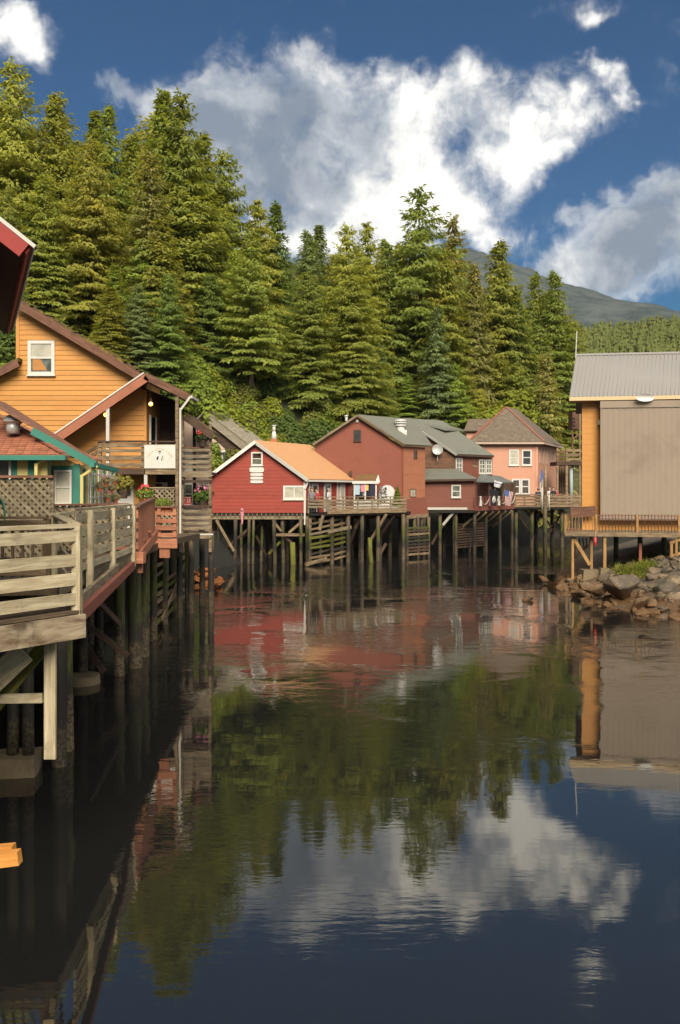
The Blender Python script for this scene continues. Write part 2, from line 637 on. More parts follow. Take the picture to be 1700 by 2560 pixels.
M_['brown_wall'] = wood('weathered brown wall boards', S(134, 98, 74), S(98, 72, 56), S(84, 66, 54), grain=7., stain_amt=.5)
M_['pink'] = paint('salmon pink paint', (.72, .37, .245), S(212, 130, 96), .3)
M_['palepink'] = paint('pale pink paint', S(232, 204, 182, .7), S(200, 170, 150), .3)
M_['paleblue'] = paint('pale blue paint', S(190, 206, 204, .75), S(150, 168, 168), .3)
M_['teal'] = paint('teal paint', S(72, 148, 130, .85), S(48, 108, 96), .4)
M_['yellow'] = paint('butter yellow paint', S(248, 226, 142, .8), S(210, 186, 110), .3)
M_['cream'] = paint('cream fascia paint', S(250, 218, 168, .8), S(220, 180, 130), .3)
M_['white'] = paint('white trim paint', (.78, .75, .68), (.5, .46, .38), .3)
M_['white2'] = paint('aged white paint', (.66, .63, .56), (.4, .36, .3), .45)
M_['boxbrown'] = paint('taupe metal cladding', S(165, 148, 129, .92), S(126, 110, 94), .55, rough=.55, scale=.5)
M_['orange_roof'] = shingles('orange shingles', (.76, .42, .21), (.70, .37, .175), scale=3.5)
M_['grey_roof'] = shingles('grey roofing', S(132, 136, 130), S(112, 116, 112), scale=2.2)
M_['grey_metal_roof'] = paint('grey metal roofing', S(124, 124, 112), S(98, 97, 90), .4, rough=.65)
M_['old_roof'] = shingles('weathered brown grey shingles', S(140, 124, 108), S(112, 98, 86), S(150, 140, 110), .35, scale=3.)
M_['silver_roof'] = shingles('bleached shake roof', S(176, 168, 150), S(146, 136, 118), scale=3.)
M_['mossy_roof'] = shingles('mossy shingle roof', S(120, 96, 70), S(92, 74, 56), S(150, 130, 50), .8, scale=3.)
M_['terracotta'] = paint('terracotta shingle', S(196, 128, 98, .85), S(150, 94, 72), .4, vary=.35)
M_['redhip'] = paint('red ridge tile', (.36, .14, .09), S(130, 80, 64), .4)
M_['metal_roof'] = paint('pale galvanised roof sheet', S(200, 194, 186, .62), S(176, 170, 160), .35, rough=.4, scale=.5)
M_['awning'] = shingles('tan awning shingles', S(152, 116, 78), S(120, 90, 62), scale=4.)
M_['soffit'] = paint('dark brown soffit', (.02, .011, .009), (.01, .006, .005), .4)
M_['red_fascia'] = paint('dark red fascia paint', S(186, 66, 58, .8), S(120, 44, 40), .35)
M_['floor_dark'] = wood('near-black underside timber', (.035, .03, .024), (.02, .017, .014), (.012, .011, .009))  # near-black brown for floors, joists and decks
M_['glass_dark'] = glass('dark window glass', (.035, .034, .03))
M_['glass_pale'] = glass('curtained window glass', (.62, .58, .46), .15, .25)
M_['glass_mid'] = glass('grey green window glass', (.2, .21, .16), .08, .6)
M_['glass_warm'] = glass('shop window glass', (.10, .07, .05), .08, .8)
M_['shade'] = plain('cream roller blind', (.72, .66, .5), .8)
M_['curtain_tan'] = plain('tan curtain', S(200, 140, 80), .9)
M_['steel'] = plain('galvanised steel', (.55, .54, .52), .4, .25)
M_['white_metal'] = plain('white enamelled metal', (.8, .78, .72), .35)
M_['brick'] = paint('orange chimney brick', S(200, 112, 72), S(150, 84, 56), .5)
M_['black'] = plain('black fabric', (.015, .015, .018), .85)
M_['navy'] = plain('dark blue fabric', (.02, .03, .07), .85)
M_['grey_cloth'] = plain('grey fabric', (.22, .22, .24), .85)
M_['red_cloth'] = plain('red fabric', (.45, .05, .05), .85)
M_['pink_cloth'] = plain('pink fabric', (.7, .28, .32), .85)
M_['white_cloth'] = plain('white fabric', (.75, .73, .7), .85)
M_['blue_cloth'] = plain('blue fabric', (.1, .16, .4), .85)
M_['paleblue_cloth'] = plain('pale blue fabric', (.45, .6, .66), .85)
M_['skin'] = plain('skin', (.55, .33, .23), .6)
M_['hair'] = plain('brown hair', (.05, .03, .02), .7)
M_['hair2'] = plain('grey hair', (.4, .38, .35), .7)
M_['denim'] = plain('denim', (.05, .07, .13), .9)
M_['rope'] = plain('rope', (.66, .6, .45), .9)
M_['terracotta_pot'] = plain('terracotta pot', S(196, 110, 70), .8)
M_['concrete'] = paint('concrete', S(132, 116, 90), S(84, 72, 54), .7, rough=.9)
M_['redbuoy'] = plain('red plastic float', (.75, .06, .07), .4)
M_['green_hose'] = plain('green plastic', (.12, .5, .3), .4)
M_['sign_red'] = plain('red sign board', (.55, .07, .07), .6)
M_['ink'] = plain('black lettering', (.03, .03, .03), .7)
M_['ink_orange'] = plain('faded orange lettering', (.8, .5, .32), .7)
M_['fresh_wood'] = wood('fresh orange cedar', S(232, 166, 84), S(206, 134, 58), S(190, 120, 60), stain_amt=.3, vary=.1)
M_['flower_red'] = plain('red petals', (.75, .05, .06), .7)
M_['flower_pink'] = plain('pink petals', (.8, .25, .4), .7)
M_['flower_yellow'] = plain('yellow petals', (.8, .55, .08), .7)
M_['leaf'] = foliage('conifer needles', trans=.45, nscale=.55)
M_['bush'] = foliage('broad leaves', trans=.35, nscale=.8)
M_['bark'] = wood('grey brown bark', (.2, .16, .12), (.1, .08, .06), (.06, .05, .04), grain=5.)

m, g, b, o = new_mat('lit bulb')
b.inputs['Base Color'].default_value = (1, .7, .3, 1)
b.inputs['Emission Color'].default_value = (1, .52, .09, 1)
b.inputs['Emission Strength'].default_value = 1.6
M_['bulb'] = m


def pile_mat():
    m, g, b, _ = new_mat('tidal piling timber')
    v, rnd = coords(g, (1.2, 9, 9))
    pos = g.node('ShaderNodeNewGeometry').outputs['Position']
    zz = g.m('ADD', g.sep(pos)[2], g.m('MULTIPLY', g.m('SUBTRACT', g.noise(pos, 1.6, 5, .65), .5), 2.0))
    gr = g.noise(v, 1.5, 5, .65, .5)
    dry = g.mix(g.step(gr, .3, .7), S(104, 84, 60), S(160, 136, 100))
    green = g.mix(g.step(gr, .3, .7), S(64, 66, 24), S(124, 128, 44))
    wet = g.mix(g.step(gr, .3, .7), S(40, 34, 26), S(74, 62, 44))
    barn = g.mix(g.step(g.noise(pos, 14., 3, .7), .42, .58), S(74, 62, 46), S(150, 130, 94))
    c = g.mix(g.step(zz, .75, 1.05), barn, wet)
    c = g.mix(g.m('MULTIPLY', g.step(zz, 1.1, 1.6), g.step(g.m('ADD', rnd, g.m('MULTIPLY', gr, .4)), .45, .9)), c, green)
    c = g.mix(g.step(zz, 2.1, 2.9), c, dry)
    k = g.m('ADD', g.m('MULTIPLY', rnd, .35), .28)  # all piling tones darkened to stand in for shade under the houses
    c = g.mix(1., c, g.xyz(k, k, k), 'MULTIPLY')
    g.put(b.inputs['Base Color'], g.mix(1.0, c, (.64, .64, .64), 'MULTIPLY'))
    b.inputs['Roughness'].default_value = .8
    bump(g, b, gr, .4, .02)
    return m


M_['pile'] = pile_mat()


def rock_mat():
    m, g, b, _ = new_mat('shore rock')
    v, rnd = coords(g)
    pos = g.node('ShaderNodeNewGeometry').outputs['Position']
    n = g.noise(pos, 2.4, 6, .65)
    f = g.noise(pos, 22., 4, .65)
    k = g.ramp(rnd, [(0, S(84, 74, 62)), (.3, S(132, 110, 84)), (.6, S(100, 86, 70)), (.8, S(166, 138, 96)), (1, S(126, 110, 92))])
    c = g.mix(g.m('MULTIPLY', g.step(n, .4, .6), .75), k, S(60, 50, 40))
    c = g.mix(g.m('MULTIPLY', g.step(f, .5, .7), .4), c, S(190, 172, 140))
    c = g.mix(g.m('MULTIPLY', g.step(g.noise(pos, 1.3, 5, .65), .55, .68), .6), c, S(92, 92, 44))
    weed = g.mix(g.step(f, .35, .65), S(62, 45, 24), S(134, 95, 50))
    zz = g.m('ADD', g.sep(pos)[2], g.m('MULTIPLY', g.m('SUBTRACT', n, .5), 1.3))
    left = g.m('MULTIPLY', g.m('SUBTRACT', g.sep(pos)[0], 11.2), .1)
    c = g.mix(g.m('MULTIPLY', g.m('SUBTRACT', 1., g.step(g.m('ADD', zz, left), .5, .95)), g.step(g.noise(pos, .9, 3, .5), .3, .42)), c, weed)
    g.put(b.inputs['Base Color'], g.mix(1.0, c, (.64, .64, .64), 'MULTIPLY'))
    b.inputs['Roughness'].default_value = .75
    bump(g, b, f, .5, .03)
    return m


M_['rock'] = rock_mat()


def weed_mat():
    m, g, b, _ = new_mat('orange rockweed')
    pos = g.node('ShaderNodeNewGeometry').outputs['Position']
    f = g.noise(pos, 9., 5, .65)
    g.put(b.inputs['Base Color'], g.mix(1.0, g.mix(g.step(f, .35, .65), S(92, 50, 20), S(206, 122, 48)), (.64, .64, .64), 'MULTIPLY'))
    b.inputs['Roughness'].default_value = .8
    bump(g, b, f, .6, .05)
    return m


M_['weed'] = weed_mat()


def ground_mat():
    m, g, b, _ = new_mat('hillside soil and moss')
    pos = g.node('ShaderNodeNewGeometry').outputs['Position']
    n = g.noise(pos, .35, 6, .65)
    f = g.noise(pos, 4., 5, .65)
    c = g.mix(g.step(n, .4, .65), (.035, .045, .014), (.075, .09, .022))
    c = g.mix(g.m('MULTIPLY', g.step(f, .5, .7), .6), c, (.03, .024, .016))
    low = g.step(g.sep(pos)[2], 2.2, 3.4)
    c = g.mix(low, g.mix(g.step(f, .35, .65), (.008, .008, .006), (.026, .022, .016)), c)  # wet low bank, painted near-black for the shade under the houses
    g.put(b.inputs['Base Color'], g.mix(1.0, c, (.64, .64, .64), 'MULTIPLY'))
    b.inputs['Roughness'].default_value = .95
    bump(g, b, f, .6, .15)
    return m


M_['ground'] = ground_mat()


def far_mat(name, c1, c2, sc):
    m, g, b, _ = new_mat(name)
    pos = g.node('ShaderNodeNewGeometry').outputs['Position']
    n = g.noise(g.v('MULTIPLY', pos, (1, 1, .5)), sc, 6, .7)
    g.put(b.inputs['Base Color'], g.mix(1.0, g.mix(g.step(n, .35, .65), c1, c2), (.64, .64, .64), 'MULTIPLY'))
    b.inputs['Roughness'].default_value = 1.
    b.inputs['Specular IOR Level'].default_value = 0.
    bump(g, b, n, 1., 6.)
    return m


M_['mountain'] = far_mat('forested mountain', (.062, .082, .085), (.12, .14, .135), .03)  # blue-green distance haze tinted into both base colours
M_['far_hill'] = far_mat('far hill ground', (.03, .04, .012), (.06, .075, .02), .05)


def water_mat():
    m, g, b, _ = new_mat('creek water')
    pos = g.node('ShaderNodeNewGeometry').outputs['Position']
    s = g.sep(pos)
    patch = g.step(g.noise(pos, .16, 3, .55, .6), .46, .62)
    far = g.step(s[1], 14., 30.)
    a1 = g.noise(g.v('MULTIPLY', pos, (.55, 1.5, 1.)), 1.5, 3, .5, .3)
    a2 = g.noise(g.v('MULTIPLY', pos, (.6, 2.0, 1.)), 4.6, 3, .5, .3)
    sw = g.noise(g.v('MULTIPLY', pos, (.6, 1., 1.)), .35, 2, .5)
    amp = g.m('MULTIPLY', g.m('ADD', .16, g.m('MULTIPLY', patch, 1.0)), g.m('ADD', .30, g.m('MULTIPLY', far, 1.1)))
    h = g.m('ADD', g.m('MULTIPLY', g.m('ADD', a1, g.m('MULTIPLY', a2, .42)), amp), g.m('MULTIPLY', sw, .5))
    b.inputs['Base Color'].default_value = (.0105, .0102, .0096, 1)
    b.inputs['Roughness'].default_value = .02
    b.inputs['IOR'].default_value = 2.3
    b.inputs['Specular Tint'].default_value = (1.0, .92, .76, 1)
    bump(g, b, h, 1.0, .016)
    return m


M_['water'] = water_mat()

# ------------------------------------------------------------------ water and terrain
BANK = [(-13, -40), (-12, 10), (-11.0, 24), (-11.0, 37), (-11.5, 44), (-10.2, 54), (-8, 62), (-3.5, 67.5), (4, 72.5), (12, 82), (22, 94), (36, 100), (64, 104), (150, 110), (400, 60)]
SPIT = [(60, 10), (30, 24), (18, 30), (13.4, 32.6), (11.7, 35), (10.9, 39), (11.2, 44), (12.6, 50), (17, 62), (24, 76), (60, 90)]


def side_dist(pl, x, y, left=True):
    """signed distance to a polyline, positive on its left hand (or right) side"""
    best, sg = 1e9, 1
    for i in range(len(pl) - 1):
        ax, ay = pl[i]; bx, by = pl[i + 1]
        dx, dy = bx - ax, by - ay
        t = max(0., min(1., ((x - ax) * dx + (y - ay) * dy) / (dx * dx + dy * dy)))
        px, py = ax + dx * t, ay + dy * t
        q = math.hypot(x - px, y - py)
        if q < best - 1e-9:
            best = q
            sg = 1 if dx * (y - ay) - dy * (x - ax) > 0 else -1
    return best * sg * (1 if left else -1)


def hill_z(x, y):
    d = side_dist(BANK, x, y)
    n = noise.noise((x * .06, y * .06, 3.3)) * 2.4 + noise.noise((x * .2, y * .2, 1.1)) * .7
    if d < 0:
        return max(-4., 2.4 + d * 1.1)
    k = max(0., min(1., (x - 0) / 30.))
    z = 2.4 + (1.15 - .6 * k) * min(d, 9) + (.50 - .10 * k - .2 * max(0., min(1., (x - 30) / 20.))) * max(0., min(d - 9, 74)) + .12 * max(0., d - 83)
    return z + n * min(1., d / 8.)


def spit_z(x, y):
    d = side_dist(SPIT, x, y, left=False)
    if d < 0: return max(-3., d * .7)
    return min(1.75, d * .27) + noise.noise((x * .5, y * .5, 7.)) * .18 * min(1, d)


def grid(name, x0, x1, nx, y0, y1, ny, fz, mat, keep=None):
    vs = [(x0 + (x1 - x0) * i / nx, y0 + (y1 - y0) * j / ny) for j in range(ny + 1) for i in range(nx + 1)]
    zs = [fz(*q) for q in vs]
    fs = []
    for j in range(ny):
        for i in range(nx):
            a = j * (nx + 1) + i
            q = (a, a + 1, a + nx + 2, a + nx + 1)
            if keep is None or any(keep(zs[k]) for k in q): fs.append(q)
    me = mesh_of(name, [(*p, z) for p, z in zip(vs, zs)], fs, mat, True)
    return link(bpy.data.objects.new(name, me))


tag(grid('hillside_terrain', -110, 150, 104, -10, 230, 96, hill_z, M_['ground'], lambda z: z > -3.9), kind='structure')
tag(grid('rocky_bank', 9, 40, 62, 24, 84, 80, spit_z, M_['rock'], lambda z: z > -1.2), kind='structure')
wv = [(-600, -60, 0), (900, -60, 0), (900, 1200, 0), (-600, 1200, 0)]
water = link(bpy.data.objects.new('creek_water', mesh_of('creek_water', wv, [(0, 1, 2, 3)], M_['water'])))
tag(water, kind='structure')

# far hill and mountain
MT = [(-500, 860), (600, 800), (900, 710), (1060, 645), (1171, 623), (1247, 650), (1355, 694), (1442, 716), (1518, 748), (1605, 764), (1700, 780), (1900, 800), (2400, 830)]


def prof(pl, u):
    for (a, va), (b, vb) in zip(pl, pl[1:]):
        if a <= u <= b: return va + (vb - va) * (u - a) / (b - a)
    return pl[0][1] if u < pl[0][0] else pl[-1][1]


def ridge(name, pl, Yr, Yf, mat, n=160, rows=14, u0=-500, u1=2400, rough=.012, back=1.25):
    vs, fs = [], []
    for j in range(rows + 1):
        t = j / (rows - 2)
        for i in range(n + 1):
            u = u0 + (u1 - u0) * i / n
            xr = X(u, Yr)
            zr = ZZ(prof(pl, u), Yr)
            if j <= rows - 2:
                y = Yf + (Yr - Yf) * t
                z = zr * (t ** .8) + zr * rough * 6 * noise.noise((xr * .006, y * .006, 2.)) * math.sin(math.pi * t)
            else:
                y = Yr * (1 + (back - 1) * (j - rows + 2) / 2)
                z = zr * (1 - .5 * (j - rows + 2) / 2)
            z += zr * rough * (noise.noise((xr * .05, y * .05, 9.)) + noise.noise((xr * .02, y * .02, 5.)))
            vs.append((xr, y, z))
    for j in range(rows):
        for i in range(n):
            a = j * (n + 1) + i
            fs.append((a, a + 1, a + n + 2, a + n + 1))
    o = link(bpy.data.objects.new(name, mesh_of(name, vs, fs, mat, True)))
    return tag(o, kind='structure')


ridge('mountain', MT, 1500, 620, M_['mountain'], n=300, rows=24)
FH = [(-500, 930), (900, 910), (1300, 865), (1440, 840), (1520, 828), (1600, 820), (1700, 814), (2400, 785)]
ridge('far_hill', FH, 380, 190, M_['far_hill'], n=80, rows=12, u0=900, u1=2400)


def far_forest():
    vs, fs = [], []
    rr = random.Random(5)
    for k in range(9000):
        u = rr.uniform(1230, 2050)
        t = rr.random() ** .8
        Y = 205 + (380 - 205) * t
        zr = ZZ(prof(FH, u), 380)
        x = X(u, 380)
        z0 = zr * (t ** .8) - 1.5
        h = rr.choice((rr.uniform(3, 5), rr.uniform(4, 8)))
        r = h * rr.uniform(.24, .38)
        lean = rr.uniform(-.3, .3)
        for tier in range(4):
            zb, zt = z0 + h * (.1 + .22 * tier), z0 + h * (.48 + .175 * tier)
            rb = r * (1 - .22 * tier)
            b0 = len(vs)
            n = 6
            a0 = rr.random() * 6
            for i in range(n):
                a = a0 + i * 2 * math.pi / n
                q = rb * rr.uniform(.55, 1.25)
                vs.append((x + math.cos(a) * q, Y + math.sin(a) * q, zb + rr.uniform(-.5, .3)))
            vs.append((x + lean * tier * .3, Y, zt))
            for i in range(n): fs.append((b0 + i, b0 + (i + 1) % n, b0 + n))
    m = foliage('far conifer foliage', base=(.115, .13, .045), trans=.15, nscale=.02, by_object=False)
    o = link(bpy.data.objects.new('far_forest', mesh_of('far_forest', vs, fs, m)))
    tag(o, 'hazy conifer forest covering the far hill on the right', 'forest', kind='stuff')


far_forest()

# ------------------------------------------------------------------ conifers
def conifer_mesh(seed, rmax=3.2, gap=.8, droop=.28, hgt=20., z0=2.0, power=.8, sparse=1.0, spray=.5, nbr=12):
    rr = random.Random(seed)
    V, Fc = [], []

    def kite(p, d, side, L, w):
        a = len(V)
        V.extend((p, p + d * L * .45 + side * w, p + d * L, p + d * L * .45 - side * w))
        Fc.append((a, a + 1, a + 2, a + 3))
    z = z0
    while z < hgt - .15:
        t = (z - z0) / (hgt - z0)
        Lr = rmax * ((1 - t) ** power) * (.7 + .3 * min(1, t * 6 + .25)) + .10
        nb = max(4, int(nbr * (1 - .35 * t) + rr.uniform(-1, 1)))
        az0 = rr.random() * 6.28
        for i in range(nb):
            if rr.random() > sparse: continue
            az = az0 + i * 6.283 / nb + rr.uniform(-.35, .35)
            L = Lr * rr.choice((rr.uniform(.5, .8), rr.uniform(.8, 1.1), rr.uniform(.9, 1.3)))
            zb = z + rr.uniform(-.75, .75) * gap
            o = Vector((math.cos(az), math.sin(az), 0))
            sd = Vector((-o.y, o.x, 0))
            dr = droop * rr.uniform(.5, 1.5) * (1.15 - .9 * t)
            lift = .55 * t + .05
            ns = max(3, int(L / .22))
            for k in range(ns):
                f = (k + .6) / ns
                r = f * L
                zz = zb + lift * r * .5 - dr * r * f + .1 * L * max(0, f - .8)
                p0 = o * r + Z * zz
                half = (.50 * L * (1 - f) * f * 1.9 + .10) * rr.uniform(.7, 1.2)
                m = max(1, int(half / .20))
                for s in (-1, 1):
                    for q in range(m):
                        g_ = (q + rr.random() * .9) / m
                        p = p0 + (sd * s * half * g_) + o * (half * g_ * .55) + Z * (-.30 * half * g_ * g_ + rr.uniform(-.09, .06))
                        d = (o * rr.uniform(.2, .9) + sd * s * rr.uniform(-.2, .8) + Z * rr.uniform(-1.1, .0)).normalized()
                        sdd = (sd + o * rr.uniform(-.6, .6) + Z * rr.uniform(-.35, .35)).normalized()
                        kite(p, d, sdd, spray * rr.uniform(.55, 1.2), spray * rr.uniform(.13, .25))
                        if rr.random() < .45:
                            d = (o * rr.uniform(.1, .6) + sd * rr.uniform(-.6, .6) - Z).normalized()
                            kite(p + Z * .05, d, (sd + o * rr.uniform(-.7, .7)).normalized(), spray * rr.uniform(.6, 1.1), spray * rr.uniform(.12, .2))
            p = o * L * .93 + Z * (zb + lift * L * .5 - dr * L)
            for q in range(2):
                d = (o + sd * rr.uniform(-.3, .3) + Z * rr.uniform(-.35, .3)).normalized()
                kite(p, d, d.cross(Z).normalized(), spray * .8, spray * .18)
        z += gap * (1 - .62 * t) * rr.uniform(.75, 1.25)
    for q in range(14):
        d = Vector((rr.uniform(-.35, .35), rr.uniform(-.35, .35), 1)).normalized()
        s_ = Vector((rr.uniform(-1, 1), rr.uniform(-1, 1), 0)).normalized()
        kite(Vector((0, 0, hgt - rr.uniform(.2, 1.1))), d, s_, .45, .07)
    return V, Fc


CONE = []
SPEC = [dict(rmax=3.9, gap=.78, droop=.30, z0=.8, power=.68), dict(rmax=3.5, gap=.72, droop=.36, z0=.8, power=.72),
        dict(rmax=4.5, gap=.9, droop=.24, z0=1.0, power=.6), dict(rmax=3.1, gap=.66, droop=.42, z0=.8, power=.78),
        dict(rmax=4.0, gap=.92, droop=.24, z0=5.5, power=.66, sparse=.86), dict(rmax=2.8, gap=.72, droop=.34, z0=1.0, power=.7, sparse=.8),
        dict(rmax=4.2, gap=.72, droop=.34, z0=.6, power=.52)]
for k, sp in enumerate(SPEC):
    V, Fc = conifer_mesh(100 + k, **sp)
    me = mesh_of('crown', V, Fc, M_['leaf'])
    rr = random.Random(k)
    tv, tf = [], []
    for j in range(8):
        t = j / 7
        r = .30 * (1 - t) ** 1.1 + .015
        for i in range(7):
            a = i * 6.283 / 7
            tv.append((math.cos(a) * r + .06 * math.sin(j * 1.7 + k), math.sin(a) * r + .06 * math.cos(j * 2.1), -2.5 + 22.3 * t))
    for j in range(7):
        for i in range(7):
            p, q = j * 7 + i, j * 7 + (i + 1) % 7
            tf.append((p, q, q + 7, p + 7))
    CONE.append((me, mesh_of('trunk', tv, tf, M_['bark'], True)))

TONE = {'yellow': (.255, .27, .065), 'green': (.215, .245, .062), 'dark': (.165, .21, .06), 'blue': (.18, .22, .10), 'brown': (.235, .225, .085), 'bright': (.215, .275, .06)}


def conifer(u, vtop, Y, kind, tone, width, label, group=None, name='conifer_tree', zbase=None):
    top = P(u, vtop, Y)
    zb = hill_z(top.x, Y) if zbase is None else zbase
    h = max(5., top.z - zb)
    e = bpy.data.objects.new(name, None)
    sxy = 1.45 * width / 20. * h * R.uniform(.95, 1.05) / (SPEC[kind]['rmax'] / 10.)
    sxy = max(.35 * h / 20, min(sxy, 2.2 * h / 20))
    Mx = Matrix.Translation((top.x, Y, zb)) @ Matrix.Rotation(R.uniform(0, 6.28), 4, 'Z') @ Matrix.Diagonal((sxy, sxy, h / 20.1, 1))
    link(e, Mx)
    tag(e, label, 'tree', group)
    c = bpy.data.objects.new('crown', CONE[kind][0])
    t = bpy.data.objects.new('trunk', CONE[kind][1])
    j = R.uniform(.95, 1.28)
    col = TONE[tone]
    c.color = (col[0] * j * R.uniform(.93, 1.07), col[1] * j, col[2] * j, 1)
    for q in (c, t):
        COL.objects.link(q)
        q.parent = e
        WM[q.name] = Mx
    return e


# skyline and other trees one can point at (u, tip v, depth, kind, tone, width/height)
NAMED = [
    (32, 158, 76, 2, 'yellow', .36, 'broad yellow-green spruce with the highest tip at the left edge of the picture'),
    (140, 236, 78, 0, 'yellow', .32, 'tall yellow-green spruce second from the left edge on the skyline'),
    (238, 276, 84, 3, 'green', .25, 'narrow spruce, left one of the close pair between the second and the twin-topped spruces'),
    (270, 266, 82, 1, 'green', .26, 'narrow spruce, right one of the close pair left of the twin-topped spruces'),
    (330, 335, 84, 1, 'green', .30, 'lower rounded spruce in the dip left of the twin tallest tips'),
    (408, 224, 80, 3, 'green', .24, 'left of the twin tallest spruce tips on the left slope'),
    (450, 236, 79, 0, 'green', .29, 'right of the twin tallest spruce tips on the left slope'),
    (505, 335, 82, 1, 'green', .30, 'spruce on the skyline just right of the twin tallest tips'),
    (560, 378, 84, 2, 'green', .36, 'broad dark-tipped spruce at the right shoulder of the tall left group'),
    (645, 504, 84, 0, 'yellow', .30, 'olive spruce left of the narrow pair above the red cottage'),
    (690, 506, 86, 3, 'dark', .27, 'narrow dark spruce right of the olive spruce above the red cottage'),
    (768, 577, 92, 1, 'blue', .30, 'small bluish spruce left of the pointed one above the barn'),
    (797, 562, 95, 3, 'blue', .26, 'slim pointed bluish spruce in the skyline gap above the barn'),
    (866, 564, 90, 2, 'yellow', .34, 'broad olive spruce on the skyline above the red barn roof'),
    (918, 557, 93, 0, 'yellow', .28, 'pointed olive spruce left of the tall tree with the bare trunk'),
    (965, 600, 95, 1, 'dark', .32, 'dark spruce tucked against the tall tree with the bare trunk'),
    (1050, 474, 96, 4, 'green', .36, 'tall spruce with open crown and a long bare pale trunk, highest in the middle'),
    (1131, 538, 100, 5, 'brown', .22, 'slender brownish pointed spruce right of the tall bare-trunked tree'),
    (1110, 640, 94, 0, 'yellow', .30, 'yellow-green spruce below the slender brownish tip'),
    (1186, 660, 98, 3, 'brown', .22, 'slim yellow-brown spruce in front of the mountain left of the bent-tip tree'),
    (1247, 604, 104, 1, 'green', .30, 'tall spruce with a bent tip in front of the mountain ridge'),
    (1292, 716, 104, 3, 'dark', .25, 'dark spruce right below the bent-tip spruce'),
    (1338, 682, 110, 1, 'green', .26, 'left one of the last two tall spruces before the grey metal roof'),
    (1386, 678, 108, 1, 'green', .27, 'right one of the last two tall spruces before the grey metal roof'),
    (1430, 800, 112, 6, 'green', .32, 'low rounded conifer right beside the thin white pole on the roof'),
    (1365, 884, 93, 5, 'brown', .26, 'small thin olive conifer behind the pink house beside the orange building'),
    (1092, 768, 90, 1, 'blue', .28, 'young blue-grey spruce in front of the tall bare trunk'),
    (374, 380, 73, 5, 'brown', .26, 'sparse brown-olive hemlock with its pale trunk showing, below the twin tips'),
    (228, 350, 72, 2, 'yellow', .36, 'large yellow-green hemlock with heavy boughs above the orange house'),
    (108, 440, 70, 0, 'yellow', .34, 'yellow-green hemlock standing above the orange house peak'),
    (20, 470, 69, 2, 'green', .38, 'green conifer at the left edge above the dark red eave'),
    (628, 600, 74, 4, 'green', .38, 'spreading spruce with layered boughs and visible trunk above the brush slope'),
    (880, 690, 80, 6, 'yellow', .40, 'wide yellow-green hemlock directly behind the red barn'),
    (-15, 650, 57, 6, 'green', .5, 'rounded green conifer at the left edge behind the dark red eave'),
    (22, 745, 52, 1, 'dark', .5, 'small dark conifer left of the orange house peak under the red eave'),
    (770, 680, 78, 2, 'green', .40, 'wide layered spruce between the brush slope and the red barn'),
]
for a in NAMED:
    conifer(*a)
# the closed ranks between them
rr = random.Random(31)
SKY_L = [(-200, 120), (0, 170), (60, 230), (142, 250), (190, 300), (240, 285), (320, 340), (400, 240), (450, 250), (500, 345), (580, 430), (610, 525), (645, 515), (690, 520),
         (735, 625), (770, 585), (863, 575), (920, 570), (1000, 600), (1051, 520), (1131, 560), (1185, 670), (1250, 640), (1340, 700), (1386, 700), (1440, 810), (1700, 870), (2000, 880)]
ORD = ['first', 'second', 'third', 'fourth', 'fifth', 'sixth', 'seventh', 'eighth', 'ninth', 'tenth', 'eleventh', 'twelfth', 'thirteenth', 'fourteenth', 'fifteenth', 'sixteenth', 'seventeenth',
       'eighteenth', 'nineteenth', 'twentieth', 'twenty-first', 'twenty-second', 'twenty-third', 'twenty-fourth', 'twenty-fifth', 'twenty-sixth', 'twenty-seventh', 'twenty-eighth']
LAND = [(130, 'the orange house peak'), (370, 'the orange house roof'), (540, 'the grey porch'), (780, 'the red cottage'), (1010, 'the red barn'), (1180, 'the brown house'), (1420, 'the pink house'), (9999, 'the metal roof')]
TW = {'yellow': 'yellow-green', 'green': 'mid-green', 'dark': 'dark green', 'bright': 'bright green', 'blue': 'blue-green'}
for Y0, off, step, du, rank in ((92, 60, 62, 0, 'rearmost'), (80, 175, 60, 30, 'upper'), (72, 300, 58, 10, 'lower'), (66, 430, 60, 40, 'front')):
    u = -170 + du
    k = 0
    while u < 1500:
        uu = u + rr.uniform(-18, 18)
        extra = 0 if uu < 600 else (18 if uu < 1000 else 26)
        Yt = Y0 + extra + rr.uniform(-3, 3)
        vt = prof(SKY_L, uu) + off * (1.0 if uu < 600 else .78) + rr.uniform(-35, 45)
        top = P(uu, vt, Yt)
        zb = hill_z(top.x, Yt)
        kind, tone, wd = rr.choice((0, 1, 2, 2, 3, 6, 6)), rr.choice(('yellow', 'yellow', 'green', 'green', 'green', 'dark', 'bright', 'blue')), rr.uniform(.32, .48)
        if uu > -85 and side_dist(BANK, top.x, Yt) > (10 if 440 < uu < 680 else 4) and top.z - zb > 5.5 and vt < 1000:
            where = next(w for lim, w in LAND if uu < lim)
            conifer(uu, vt, Yt, kind, tone, wd, '%s conifer, %s from the left in the %s rank above %s' % (TW[tone], ORD[k], rank, where), 'conifers closing the ranks on the slope')
            k += 1
        u += step

